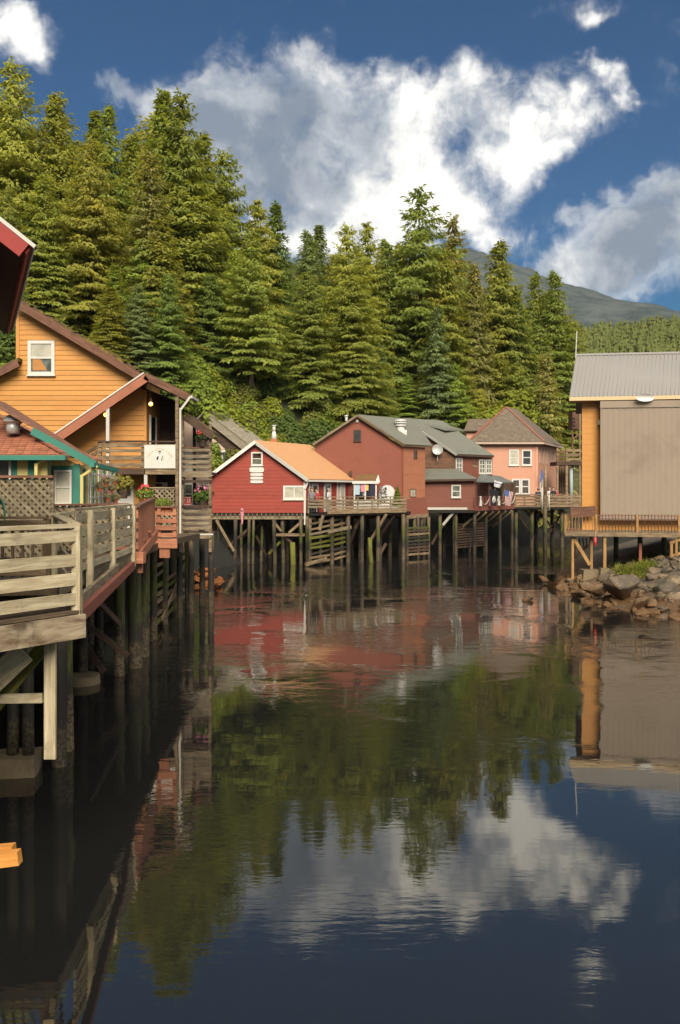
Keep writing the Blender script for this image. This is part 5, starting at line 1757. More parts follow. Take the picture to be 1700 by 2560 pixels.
# ------------------------------------------------------------------ red barn
bn = thing('red_barn', 'tall faded brick red barn with grey metal roof on pilings', 'house', (2, 65, 0))
BY = 63.0
fbn = Fac((X(788, BY), BY), (X(1004, BY), BY))
polyb = fbn.pxs([(788, 1290), (1004, 1290), (1004, 1116), (893, 1044), (788, 1112)])
fbn.wall(polyb, M_['barn'], bn)
skb = Vector((3.1, 2.8, 0)) * 1.45
c2 = fbn.pt(fbn.L, 0)
fbs = Fac((c2.x, c2.y), (c2.x + 1.9, c2.y + 1.72))
zt, zb0 = ZZ(1116, BY), ZZ(1290, BY)
wsd = fbs.wall([(0, zb0), (fbs.L, zb0), (fbs.L, zt), (0, zt)], M_['barn_side'], bn)
fbs.boards([(0, zb0), (fbs.L, zb0), (fbs.L, zt), (0, zt)], .62, M_['barn_side'], wsd, name='siding_panel', proud=.012)
prism('flared_skirt', [fbs.pt(0, zb0 + 1.2, .02), fbs.pt(fbs.L, zb0 + 1.4, .02), fbs.pt(fbs.L + .15, zb0 - .05, .28), fbs.pt(-.02, zb0 - .05, .2)], -fbs.N * .1, M_['annex'], bn)
pk, br1, bl1 = P(893, 1039, BY - .35), P(1010, 1113, BY - .35), P(782, 1112, BY - .35)
for a, b in ((pk, br1), (pk, bl1)):
    nrm = (b - a).cross(skb).normalized(); nrm = nrm if nrm.z > 0 else -nrm
    prism('roof', [a, b, b + skb * (.5 if b is br1 else 1), a + skb], nrm * .1, M_['grey_metal_roof'], bn)
    beam('rake_board', a + Vector((0, -.03, 0)) - nrm * .02, b + Vector((0, -.03, 0)) - nrm * .02, .05, .16, M_['far_wood'], bn, up=nrm)
fbn.pwindow(884, 1075, 902, 1103, bn, M_['dark_wood'], M_['glass_dark'], fw=.06, rows=1, o=.0)
a = fbn.px(893, 1052); fbn.slab('gable_light', a[0] - .1, a[1] - .12, a[0] + .1, a[1] + .12, 0, .12, M_['white2'], bn)
a = fbn.px(876, 1183); fbn.slab('wall_lamp', a[0] - .12, a[1] - .25, a[0] + .1, a[1] + .15, 0, .2, M_['dark_wood'], bn)
fbs.pwindow(1034, 1126, 1042, 1147, bn, M_['brown_wall'], M_['glass_dark'], fw=.05, rows=1, o=.0, sill=False)
fbs.pwindow(1024, 1222, 1039, 1243, bn, M_['brown_wall'], M_['glass_pale'], fw=.05, rows=1, cols=3, o=.0, sill=False)
fbs.slab('corner_board', 0, zb0, .14, zt, .013, .05, M_['barn'], bn)
d = MB(); q = P(1001, 1092, 64.2)
d.box(q + Z * .1, (.9, .7, .8)); d.cyl(q + Z * .4, q + Z * .95, .33, .3, 14); d.cyl(q + Z * .8, q + Z * .9, .42, .42, 14); d.cyl(q + Z * 1.0, q + Z * 1.1, .45, .45, 14); d.cyl(q + Z * 1.18, q + Z * 1.28, .45, .4, 14); d.cyl(q + Z * .9, q + Z * 1.2, .3, .3, 14)
d.build('roof_ventilator', M_['white_metal'], bn)
MB().cyl(P(866, 1052, 64.5), P(866, 1040, 64.5), .1, .1, 8).ball(P(866, 1040, 64.5), (.16, .16, .08), 0, 8, 4).build('flue_cap', M_['white_metal'], bn)
MB().cyl(P(820, 1093, 64), P(820, 1076, 64), .02, .02, 5).build('aerial', M_['steel'], bn)
prism('floor', [fbn.pt(0, zb0), fbn.pt(fbn.L, zb0), fbs.pt(fbs.L, zb0), fbs.pt(fbs.L, zb0) + Vector((-1, 6, 0)), fbn.pt(0, zb0) + Vector((0, 6, 0))], (0, 0, -.2), M_['floor_dark'], bn)
for u, Y in ((1018, 62.4), (1036, 63.2), (1054, 64), (1014, 62.2), (1060, 66)):
    cyl('piling', (X(u, Y), Y, -2), (X(u, Y), Y, zb0 - .15), .12, .12, M_['pile'], bn, 9, .02, 3)
beam('sill_beam', P(1014, 1293, 62.2), P(1068, 1289, 64.4), .15, .25, M_['far_wood'], bn)
g2 = thing('barn_fender', 'dark slatted timber fender in the water below the barn corner', 'fender', (5.2, 62.6, 0))
ga, gb = P(1018, 1300, 62.0), P(1072, 1300, 63.6)
for k in range(9):
    z = .3 + k * .24
    beam('slat', Vector((ga.x, ga.y, z)), Vector((gb.x, gb.y, z + R.uniform(-.02, .06))), .07, .15, R.choice((M_['dark_wood'], M_['pile'], M_['far_wood'])), g2, j=.01)
for s in (0, .5, 1):
    q = ga.lerp(gb, s); cyl('post', (q.x, q.y + .1, -2), (q.x, q.y + .1, 3.), .12, .12, M_['pile'], g2, 8)

# ------------------------------------------------------------------ brown house with the dish
bh = thing('brown_dish_house', 'brown two-storey house with grey roof and dormer right of the barn', 'house', (9, 70, 3.3))
HY = 69.0
fh = Fac((X(1000, HY), HY), (X(1139, HY), HY))
polyh = fh.pxs([(1000, 1260), (1139, 1260), (1139, 1138), (1008, 1051), (1000, 1051)])
fh.wall(polyh, M_['brown_wall'], bh)
for v in range(1112, 1180, 8):
    a, b = fh.px(1062, v + 7.6), fh.px(1137, v)
    if a[1] < ZZ(1051 + (1062 - 1008) * .664, HY):
        s0 = max(a[0], fh.px(1008 + (v - 1051) / .664 - 20 - 75 * (v > 1108), v)[0])
        fh.slab('wall_board', fh.px(1062, v)[0], a[1], fh.px(min(1137, 1008 + (v - 1053) / .664), v)[0], b[1], 0, .03 + R.uniform(0, .01), M_['brown_wall'], bh)
c3 = fh.pt(fh.L, 0)
fh2 = Fac((c3.x, c3.y), (X(1231, 72.0), 72.0))
fh2.wall([(0, 3.3), (fh2.L, 3.3), (fh2.L, ZZ(1138, HY)), (0, ZZ(1138, HY))], M_['annex'], bh)
for u0, v0, u1, v1, c in ((1139, 1145, 1155, 1181, 2), (1197, 1149, 1212, 1184, 2), (1214, 1149, 1228, 1184, 2)):
    fh2.pwindow(u0, v0, u1, v1, bh, M_['white'], M_['glass_mid'], fw=.09, rows=3, cols=c, o=.0)
a, b = fh2.px(1180, 1168), fh2.px(1193, 1150)
sgn = thing('wall_plaque', 'small faded plaque on the brown house wall between its windows', 'sign', fh2.pt(a[0], a[1], .05))
fh2.slab('panel', a[0], a[1] + .25, b[0], b[1], .0, .03, M_['brown_wall'], sgn)
fh2.slab('panel', a[0], a[1], b[0], a[1] + .2, .0, .03, M_['far_wood'], sgn)
p0, p1 = P(1008, 1047, HY - .35), P(1142, 1137, HY - .35)
dh = fh2.R * 4.6
nrm = (p1 - p0).cross(dh).normalized(); nrm = nrm if nrm.z > 0 else -nrm
prism('roof', [p0, p1, p1 + dh, p0 + dh], nrm * .1, M_['grey_metal_roof'], bh)
beam('rake_board', p0 + Vector((0, -.03, 0)) - nrm * .03, p1 + Vector((0, -.03, 0)) - nrm * .03, .05, .17, M_['white2'], bh, up=nrm)
beam('eave_board', p1 - Z * .04, p1 + dh - Z * .04, .08, .14, M_['dark_wood'], bh)
# dormer
dq = P(1113, 1104, 70.6)
fd = Fac((X(1045, 69.8), 69.8), (X(1113, 70.3), 70.3))
pd_ = fd.pxs([(1046, 1062), (1113, 1078), (1113, 1104), (1105, 1104)])
fd.wall(pd_, M_['barn'], bh, name='dormer_side')
fe = Fac((X(1113, 70.3), 70.3), (X(1154, 72.3), 72.3))
fe.wall([(0, ZZ(1106, 70.3)), (fe.L, ZZ(1106, 70.3)), (fe.L, ZZ(1077, 70.3)), (0, ZZ(1077, 70.3))], M_['brown_wall'], bh, name='dormer_front')
fe.pwindow(1134, 1083, 1152, 1102, bh, M_['far_wood'], M_['glass_mid'], fw=.07, rows=1, cols=2, o=0, sill=False)
a, b, c, d_ = P(1040, 1057, 69.4), P(1115, 1077, 70.), P(1160, 1078, 72.4), P(1100, 1062, 73)
prism('dormer_roof', [a, b, c, P(1105, 1063, 73.)], (0, 0, .12), M_['grey_metal_roof'], bh)
ds = thing('satellite_dish', 'grey satellite dish on the brown house wall', 'dish', P(1094, 1125, HY - .4))
q = P(1094, 1124, HY - .45)
mb = MB()
rings, seg = 5, 20
ax = Vector((-.12, -1, .12)).normalized(); e1 = ax.orthogonal().normalized(); e2 = ax.cross(e1)
V, Fc = [q.copy()], []
for k in range(1, rings + 1):
    r = .43 * k / rings
    for i in range(seg):
        t_ = 2 * math.pi * i / seg
        V.append(q + (e1 * math.cos(t_) + e2 * math.sin(t_)) * r + ax * (r * r * .55))
for i in range(seg): Fc.append((0, 1 + i, 1 + (i + 1) % seg))
for k in range(rings - 1):
    for i in range(seg):
        a_, b_ = 1 + k * seg + i, 1 + k * seg + (i + 1) % seg
        Fc.append((a_, a_ + seg, b_ + seg, b_))
mb.add(V, Fc).build('reflector', M_['steel'], ds, True)
MB().beam(q - Z * .43 + ax * .1, q + ax * .5 - Z * .1, .03, .03).ball(q + ax * .5 - Z * .1, .06, 0, 6, 4).build('feed_arm', M_['steel'], ds)
MB().cyl(q + Vector((0, .4, -.2)), q - ax * .02, .03, .03, 6).cyl(q + Vector((0, .1, 0)), q + Vector((0, .1, -.9)), .03, .03, 6).build('mast', M_['steel'], ds)

# lower annex and covered deck
ax_ = thing('brown_red_annex', 'low brown red annex with grey roof and one white window over the water', 'house', (8.5, 67, 3.4))
AY = 66.0
fa = Fac((X(1050, AY), AY), (X(1187, AY), AY))
za0, za1 = ZZ(1275, AY), ZZ(1199, AY)
fa.wall([(0, za0), (fa.L, za0), (fa.L, za1), (0, za1)], M_['annex'], ax_)
fa.boards([(0, za0), (fa.L, za0), (fa.L, za1), (0, za1)], .3, M_['annex'], ax_, proud=.01)
fa.slab('trim_board', fa.px(1061, 0)[0], za0 + .02, fa.px(1168, 0)[0], za0 + .2, .012, .06, M_['white2'], ax_)
fa.pwindow(1128, 1212, 1152, 1244, ax_, M_['white'], M_['glass_mid'], fw=.1)
ca = fa.pt(fa.L, 0)
fa2 = Fac((ca.x, ca.y), (X(1283, 73), 73))
prism('side_wall', [fa2.pt(0, za0), fa2.pt(.4, za0), fa2.pt(.4, za1), fa2.pt(0, za1)], -fa2.N * .12, M_['annex'], ax_)
r0, r1, r2, r3 = P(1047, 1200, AY - .4), P(1192, 1198, AY - .4), P(1140, 1175, AY + 2.6), P(1056, 1175, AY + 2.6)
prism('roof', [r0, r1, r2, r3], (0, 0, .1), M_['grey_metal_roof'], ax_)
beam('eave_board', r0 - Z * .05, r1 - Z * .05, .06, .16, M_['dark_wood'], ax_)
r4 = P(1284, 1208, 72.4)
prism('porch_roof', [P(1191, 1206, AY - .2), r4, P(1250, 1192, 74.5), P(1200, 1187, 70)], (0, 0, .08), M_['grey_roof'], ax_)
prism('floor', [fa.pt(0, za0), fa.pt(fa.L, za0), fa2.pt(fa2.L, za0), Vector((X(1283, 73), 76, za0)), Vector((fa.pt(0, 0).x, 72, za0))], (0, 0, -.22), M_['floor_dark'], ax_)
beam('edge_board', fa2.pt(0, za0 + .1, .05), fa2.pt(fa2.L, za0 + .1, .05), .08, .36, M_['red_beam'], ax_)
for k in range(12):
    s = fa2.L * k / 11
    beam('rail_board' if k < 0 else 'baluster_board', fa2.pt(s, za0 + .2, .02), fa2.pt(s, za0 + .95, .02), .05, .3, M_['annex'], ax_, up=fa2.R)
beam('cap_rail', fa2.pt(0, za0 + 1., .02), fa2.pt(fa2.L, za0 + 1., .02), .14, .06, M_['annex'], ax_)
for s in (.03, .35, .7, .98): beam('post', fa2.pt(fa2.L * s, za0, 0), fa2.pt(fa2.L * s, ZZ(1205, AY + 6.5 * s), 0), .12, .12, M_['dark_wood'], ax_)
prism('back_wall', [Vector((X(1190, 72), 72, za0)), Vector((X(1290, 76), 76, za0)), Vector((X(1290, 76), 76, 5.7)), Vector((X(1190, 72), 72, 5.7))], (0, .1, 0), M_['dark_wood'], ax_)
for u, Y in ((1060, 66.4), (1100, 66.4), (1140, 66.4), (1186, 66.4), (1215, 69), (1250, 71), (1280, 73), (1160, 70), (1110, 70)):
    cyl('piling', (X(u, Y), Y, -2), (X(u, Y), Y, za0 - .2), .14, .13, M_['pile'], ax_, 9, .02, 3)
beam('prop', P(1133, 1282, 66.2), P(1108, 1312, 66.6), .14, .2, M_['white2'], ax_)
beam('prop', P(1108, 1312, 66.6), P(1080, 1360, 67), .14, .2, M_['dark_wood'], ax_)
for k in range(6):
    s = .08 + k * .17
    beam('prop', fa2.pt(fa2.L * s, za0 - .2, .1), fa2.pt(fa2.L * s, za0 - 1.6, -1.6), .12, .18, M_['far_wood'], ax_)
g3 = thing('annex_fender', 'dark slatted timber fender in the water below the annex', 'fender', (9.5, 66.6, 0))
ga, gb = P(1136, 1300, 66.6), P(1212, 1300, 69)
for k in range(10):
    z = .5 + k * .2
    beam('slat', Vector((ga.x, ga.y, z)), Vector((gb.x, gb.y, z + .05)), .07, .11, M_['dark_wood'], g3, j=.01)
for s in (0, .5, 1):
    q = ga.lerp(gb, s); cyl('post', (q.x, q.y + .1, -2), (q.x, q.y + .1, 3.), .12, .12, M_['pile'], g3, 8)

# flags and bunting on the covered deck
def flag(name, label, q, w, h, mats, paint_fn, lean):
    t = thing(name, label, 'flag', q)
    MB().cyl(q, q + Vector((lean * .7, -.25, 1.0)), .015, .012, 6).build('staff', M_['white2'], t)
    nx, nz = 13, 13
    top = q + Vector((lean * .62, -.23, .88))
    V = []
    for j in range(nz + 1):
        for i in range(nx + 1):
            a_, b_ = i / nx, j / nz
            V.append(top + Vector((lean * -.12 * 0 + w * a_ * (1 - .35 * b_) + .10 * w * b_ * lean, -.05 * math.sin(a_ * 9 + b_ * 2), -h * b_ - .18 * a_ * (1 - b_ * .3))))
    Fc, mi = [], []
    for j in range(nz):
        for i in range(nx):
            p_ = j * (nx + 1) + i
            Fc.append((p_, p_ + nx + 1, p_ + nx + 2, p_ + 1)); mi.append(paint_fn(i, j, nx, nz))
    mobj('cloth', V, Fc, mats, t, None, False, mi)


flag('dark_flag', 'dark flag with a white round emblem on the covered deck', P(1232, 1250, 67.8) , .62, 1.25, [M_['black'], M_['white_cloth'], M_['grey_cloth']],
     lambda i, j, nx, nz: (2 if abs(i - 6.2) < 1.1 and j > 7 else 1) if (i - 6) ** 2 + (j - 7.5) ** 2 < 10 else 0, -.3)
flag('striped_flag', 'red and white striped flag with blue canton on the covered deck', P(1256, 1252, 69.4), .75, 1.2, [M_['red_cloth'], M_['white_cloth'], M_['blue_cloth']],
     lambda i, j, nx, nz: (1 if (i + j) % 2 == 0 and False else 2) if j < 5 and i < 7 else (0 if i % 2 == 0 else 1), .2)
flag('pale_flag', 'white and blue banner above the dark flag on the covered deck', P(1238, 1228, 68.6), .7, .5, [M_['white_cloth'], M_['blue_cloth']], lambda i, j, nx, nz: 1 if j in (4, 5) else 0, -.2)
rp = thing('rope_bunting', 'looped pale rope hung along the covered deck railing', 'bunting', fa2.pt(0, za0 + .9, .15))
for k in range(4):
    s0, s1 = fa2.L * (.08 + .23 * k), fa2.L * (.08 + .23 * (k + 1))
    mb = MB()
    for i in range(8):
        t0, t1 = i / 8, (i + 1) / 8
        f_ = lambda t: fa2.pt(s0 + (s1 - s0) * t, za0 + .95 - .55 * (1 - (2 * t - 1) ** 2), .16)
        mb.cyl(f_(t0), f_(t1), .035, .035, 5)
    mb.build('swag', M_['rope'], rp)
for k in range(3):
    q = fa2.pt(fa2.L * (.31 + .23 * k - .23), za0 + .85, .2)
    mb = MB(); mb.cyl(q - Z * .55, q + Z * .1, .13, .05, 8); mb.ball(q + Z * .12, .1, 0, 6, 4)
    mb.build('bow', M_['pink_cloth'] if k % 2 else M_['white_cloth'], rp)

# ------------------------------------------------------------------ pink house
pkh = thing('pink_house', 'salmon pink two-storey house with weathered hip roof', 'house', (16, 78, 3.4))
KY = 76.0
fp1 = Fac((X(1180, KY), KY), (X(1344, KY), KY))
zk0, zk1 = 3.4, ZZ(1107, KY)
fp1.wall([(0, zk0), (fp1.L, zk0), (fp1.L, zk1), (0, zk1)], M_['pink'], pkh)
ck = fp1.pt(fp1.L, 0)
fp2 = Fac((ck.x, ck.y), (X(1394, 84), 84))
fp2.wall([(0, zk0), (fp2.L, zk0), (fp2.L, zk1), (0, zk1)], M_['pink'], pkh)
fp1.slab('corner_board', fp1.L - .2, zk0, fp1.L + .02, zk1, 0, .04, M_['pink'], pkh)
for u0, u1, v0, v1, gl_ in ((1272, 1297, 1124, 1164, 'glass_pale'), (1304, 1329, 1124, 1164, 'glass_dark'), (1279, 1301, 1197, 1236, 'glass_warm'), (1302, 1324, 1197, 1236, 'glass_warm')):
    fp1.pwindow(u0, v0, u1, v1, pkh, M_['white'], M_[gl_], fw=.13, o=.0)
for k in range(5):
    a = fp2.L * (.08 + .17 * k)
    fp2.slab('shutter', a, ZZ(1158, KY), a + .5, ZZ(1120, KY), 0, .05, M_['palepink'], pkh)
fp2.pwindow(1350, 1190, 1356, 1236, pkh, M_['white'], M_['glass_mid'], fw=.12, o=.0)
e0, e1 = fp1.pt(-.4, zk1, .5), fp1.pt(fp1.L + .45, zk1, .5)
e2 = fp2.pt(fp2.L + .4, zk1, .5)
ap, ap2 = P(1265, 1020, KY + 4.5), P(1292, 1025, KY + 6.5)
e3 = e2 + (e0 - e1)
prism('roof', [e0, e1, ap], (0, 0, .1), M_['old_roof'], pkh)
prism('roof', [e1, e2, ap2, ap], (0, 0, .1), M_['old_roof'], pkh)
prism('roof', [e2, e3, ap2], (0, 0, .1), M_['old_roof'], pkh)
prism('roof', [e3, e0, ap, ap2], (0, 0, .1), M_['old_roof'], pkh)
for a, b in ((e1, ap), (e0, ap)): beam('hip_ridge', a + Z * .12, b + Z * .12, .22, .06, M_['redhip'], pkh)
beam('eave_board', e0 - Z * .06, e1 - Z * .06, .06, .16, M_['palepink'], pkh); beam('eave_board', e1 - Z * .06, e2 - Z * .06, .06, .16, M_['palepink'], pkh)
prism('floor', [fp1.pt(-3, zk0), fp1.pt(fp1.L, zk0), fp2.pt(fp2.L, zk0), fp2.pt(fp2.L, zk0) + Vector((-9, 3, 0))], (0, 0, -.2), M_['floor_dark'], pkh)
lr = thing('pink_gable_house', 'pinkish roofed house peeking out between the dormer and the pink house', 'house', (14, 88, 4))
a, b = P(1166, 1078, 86), P(1222, 1072, 86)
prism('roof', [P(1160, 1078, 85.6), P(1235, 1078, 85.6), P(1228, 1049, 87.5), P(1171, 1050, 87.5)], (0, 0, .1), M_['old_roof'], lr)
prism('wall', [(X(1166, 86), 86, 4), (X(1226, 86), 86, 4), (X(1226, 86), 86, ZZ(1077, 86)), (X(1166, 86), 86, ZZ(1077, 86))], (0, 1.5, 0), M_['pink'], lr)

# deck in front of the pink house
pdk = thing('pink_house_deck', 'weathered deck with board railing in front of the pink house', 'deck', (17, 74, 0))
d0, d1, d2 = Vector((X(1283, 73), 73, 3.5)), Vector((X(1366, 73.5), 73.5, 3.5)), Vector((X(1456, 74), 74, 3.5))
prism('deck', [d0, d1, d2, d2 + Vector((2, 12, 0)), d0 + Vector((0, 4, 0))], (0, 0, -.16), M_['floor_dark'], pdk)
posts = [d0.lerp(d1, k / 3) for k in range(3)] + [d1.lerp(d2, k / 4) for k in range(5)]
railing(pdk, [d0, d1, d2], 1.1, [(.02, .24), (.32, .5), (.58, .76), (.84, 1.02)], M_['far_wood'], post=.12, cap=(.16, .06), posts=posts)
for u, Y in ((1290, 73.6), (1330, 74), (1362, 72.6), (1405, 74.5), (1440, 75), (1380, 79), (1340, 79)):
    cyl('piling', (X(u, Y), Y, -2), (X(u, Y), Y, 3.35), .17, .16, M_['pile'], pdk, 9, .02, 3)
for a, b in (((1290, 1280, 74), (1335, 1345, 75)), ((1365, 1300, 76), (1400, 1340, 76)), ((1400, 1290, 76), (1365, 1345, 76))):
    beam('brace', P(*a), P(*b), .1, .18, M_['dark_wood'], pdk)
pol = thing('mooring_pole', 'tall slender mooring pole rising from the water before the pink house', 'pole', P(1362, 1400, 71))
q = P(1363, 1400, 71)
MB().cyl((q.x, q.y, -2), (q.x, q.y, 4.6), .17, .15, 10).build('piling', M_['pile'], pol, True)
MB().cyl((q.x + .02, q.y, 4.5), (q.x + .02, q.y, ZZ(1166, 71)), .11, .1, 10).build('shaft', M_['far_wood'], pol, True)
MB().cyl((q.x - .28, q.y - .05, 3.3), (q.x - .28, q.y - .05, 5.2), .08, .08, 8).build('guide_post', M_['white2'], pol, True)
MB().cyl((q.x + .3, q.y - .05, 3.3), (q.x + .3, q.y - .05, 4.6), .07, .07, 8).build('guide_post', M_['white2'], pol, True)
bf = thing('blue_pennant', 'furled blue flag beside the mooring pole against the pink wall', 'flag', P(1353, 1190, 75.4))
q = P(1353, 1195, 75.4)
MB().cyl(q + Vector((.1, 0, -1.6)), q + Vector((-.02, 0, .9)), .02, .02, 6).build('staff', M_['white2'], bf)
MB().add([q + Vector((-.02, -.03, .85)), q + Vector((.22, -.06, .2)), q + Vector((.1, -.03, -.1)), q + Vector((-.16, -.02, -.5))], [(0, 1, 2, 3)]).build('cloth', M_['blue_cloth'], bf)

# stair tower between the pink house and the right building
tw = thing('stair_tower', 'weathered timber stair tower between the pink house and the orange building', 'stair tower', (20, 76, 0))
TY = 75.5
ft = Fac((X(1392, TY), TY), (X(1470, TY), TY))
for u in (1394, 1417, 1450): ft.slab('post', ft.px(u - 2.5, 0)[0], 3.4, ft.px(u + 2.5, 0)[0], ZZ(1120 if u < 1440 else 1030, TY), -.15, 0, M_['far_wood'], tw)
for v0, v1 in ((1123, 1129), (1134, 1140), (1145, 1151)):
    ft.slab('rail_board', ft.px(1414, 0)[0], ZZ(v1, TY), ft.px(1452, 0)[0], ZZ(v0, TY), .01, .06, M_['far_wood'], tw)
    ft.slab('rail_board', ft.px(1392, 0)[0], ZZ(v1 + 4, TY), ft.px(1414, 0)[0], ZZ(v0 + 4, TY), -.05, .005, M_['brown_wall'], tw)
ft.slab('floor_beam', ft.px(1392, 0)[0], ZZ(1163, TY), ft.px(1456, 0)[0], ZZ(1154, TY), -2.5, .05, M_['dark_wood'], tw)
prism('back_wall', [(X(1392, 79), 79, 3.4), (X(1424, 79), 79, 3.4), (X(1424, 79), 79, ZZ(1160, 79)), (X(1392, 79), 79, ZZ(1160, 79))], (0, .1, 0), M_['brown_wall'], tw)
for k in range(5): beam('wall_batten', Vector((X(1395 + 6 * k, 78.9), 78.95, 3.4)), Vector((X(1395 + 6 * k, 78.9), 78.95, ZZ(1165, 79))), .08, .04, M_['far_wood'], tw)
cyl('pipe', (X(1428, 76), 76, 3.4), (X(1428, 76), 76, ZZ(1168, 76)), .15, .15, M_['paleblue'], tw, 10)
for k in range(7):
    beam('stair_tread', Vector((X(1440, 77) - .3, 77 + k * .15, 3.7 + k * .45)), Vector((X(1470, 77), 77 + k * .15, 3.7 + k * .45)), .28, .05, M_['far_wood'], tw)
# upper landing
box('landing_wall', (X(1443, 77.5), 77.5, ZZ(1053, 77.5)), (1.25, 1.4, 1.55), M_['brown_wall'], tw)
for k in range(3): box('slot', (X(1434, 76.7), 76.78, ZZ(1046 + 9 * k, 76.7)), (.3, .03, .16), M_['floor_dark'], tw)
beam('landing_leg', Vector((X(1431, 77), 77, 6.)), Vector((X(1431, 77), 77, ZZ(1075, 77))), .14, .14, M_['brown_rake'], tw)
beam('landing_brace', P(1431, 1100, 76.9), P(1452, 1080, 76.9), .1, .14, M_['brown_rake'], tw)

# ------------------------------------------------------------------ right building
ob = thing('orange_metal_roof_building', 'amber building with pale ribbed metal roof at the right edge', 'house', (18, 48, 2.4))
OY = 47.0
fO = Fac((X(1455, OY), OY), (X(1760, OY - .8), OY - .8))
fO.wall([(0, 2.6), (fO.L, 2.6), (fO.L, 10.1), (0, 10.1)], M_['orange2'], ob)
fO.boards([(0, 3.9), (1.35, 3.9), (1.35, 10.0), (0, 10.0)], .3, M_['orange2'], ob, name='siding_course', proud=.012)
cl = fO.pt(0, 0)
prism('side_wall', [Vector((cl.x, cl.y, 2.6)), Vector((cl.x + 4.2, cl.y + 10, 2.6)), Vector((cl.x + 4.2, cl.y + 10, 10)), Vector((cl.x, cl.y, 10))], (.15, 0, 0), M_['orange2'], ob)
g0, g1 = P(1423, 993, OY - .55), P(1780, 987, OY - 1.4)
g2, g3 = P(1780, 882, OY + 5), P(1440, 889, OY + 5.2)
nrm = (g1 - g0).cross(g3 - g0).normalized(); nrm = nrm if nrm.z > 0 else -nrm
rf = prism('roof', [g0, g1, g2, g3], -nrm * .08, M_['metal_roof'], ob)
for k in range(34):
    t = (k + .3) / 34
    beam('roof_seam', g0.lerp(g1, t) + nrm * .018, g3.lerp(g2, t) + nrm * .025, .05, .06, M_['metal_roof'], rf, up=nrm)
beam('eave_board', g0 + Vector((0, -.03, -.10)), g1 + Vector((0, -.03, -.10)), .06, .2, M_['cream'], ob)
beam('ridge_cap', g3 + nrm * .05, g2 + nrm * .05, .3, .04, M_['metal_roof'], ob, up=nrm)
bk = Vector((1.5, 5.5, 0))
prism('roof', [g3, g2, g2 + bk - Z * 3, g3 + bk - Z * 3], (0, 0, -.08), M_['metal_roof'], ob)
prism('soffit', [g0 - Z * .2, g1 - Z * .2, g1 + Vector((0, 1.2, -.2)), g0 + Vector((.4, 1.2, -.2))], (0, 0, .03), M_['cream'], ob)
a, b = fO.px(1512, 1003), fO.px(1650, 997)
for k in range(4):
    w_ = (b[0] - a[0]) / 4
    fO.window(a[0] + w_ * k, a[1] - .9, a[0] + w_ * (k + 1) - .03, b[1] + .02, ob, M_['brown_wall'], M_['glass_dark'], fw=.05, rows=1, o=.0, sill=False)
MB().cyl(P(1439, 895, OY + 5), P(1442, 828, OY + 5), .03, .025, 6).build('whip_aerial', M_['white_metal'], ob)
a = fO.px(1499, 1058); fO.slab('wall_lamp', a[0] - .12, a[1] - .1, a[0] + .12, a[1] + .12, .01, .3, M_['white2'], ob)
prism('floor', [fO.pt(0, 2.75), fO.pt(fO.L, 2.75), fO.pt(fO.L, 2.75) + Vector((3, 12, 0)), fO.pt(0, 2.75) + Vector((4.2, 10, 0))], (0, 0, -.2), M_['floor_dark'], ob)
# taupe clad box
tb = thing('taupe_clad_block', 'plain taupe ribbed metal-clad block in front of the amber building', 'building', (17, 46, 2.9))
TBY = 46.3
fT = Fac((X(1503, TBY), TBY), (X(1770, TBY - .7), TBY - .7))
zt0, zt1 = ZZ(1300, TBY), ZZ(1020, TBY)
V, Fc = [], []
n = int(fT.L / .075)
for i in range(n + 1):
    o_ = .009 if i % 4 in (1, 2) else 0.
    V += [fT.pt(fT.L * i / n, zt0, o_), fT.pt(fT.L * i / n, zt1, o_)]
for i in range(n): Fc.append((2 * i, 2 * i + 2, 2 * i + 3, 2 * i + 1))
mobj('cladding', V, Fc, M_['boxbrown'], tb)
prism('core', [fT.pt(.01, zt0, -.02), fT.pt(fT.L, zt0, -.02), fT.pt(fT.L, zt1 + .3, -.02), fT.pt(.01, zt1 + .3, -.02)], -fT.N * .45, M_['boxbrown'], tb)
fT.slab('coping', -.06, zt1, fT.L, ZZ(1003, TBY), -.5, .06, M_['boxbrown'], tb)
fT.slab('corner_trim', -.05, zt0, .03, zt1, -.05, .035, M_['boxbrown'], tb)
sdh = thing('white_dish', 'white dish showing half above the taupe block under the metal roof', 'dish', P(1612, 1002, 46.4))
q = P(1613, 994, 45.7)
V, Fc = [q + Vector((0, .12, 0))], []
for k in range(1, 6):
    r = .5 * k / 5
    for i in range(24):
        t_ = 2 * math.pi * i / 24
        V.append(q + Vector((math.cos(t_) * r, .12 - r * r * .5, math.sin(t_) * r * .42)))
for i in range(24): Fc.append((0, 1 + i, 1 + (i + 1) % 24))
for k in range(4):
    for i in range(24):
        a_, b_ = 1 + k * 24 + i, 1 + k * 24 + (i + 1) % 24
        Fc.append((a_, a_ + 24, b_ + 24, b_))
mobj('reflector', V, Fc, M_['white_metal'], sdh, None, True)
MB().cyl(q + Vector((0, .35, -.25)), q + Vector((0, .12, 0)), .04, .04, 6).build('mast', M_['steel'], sdh)
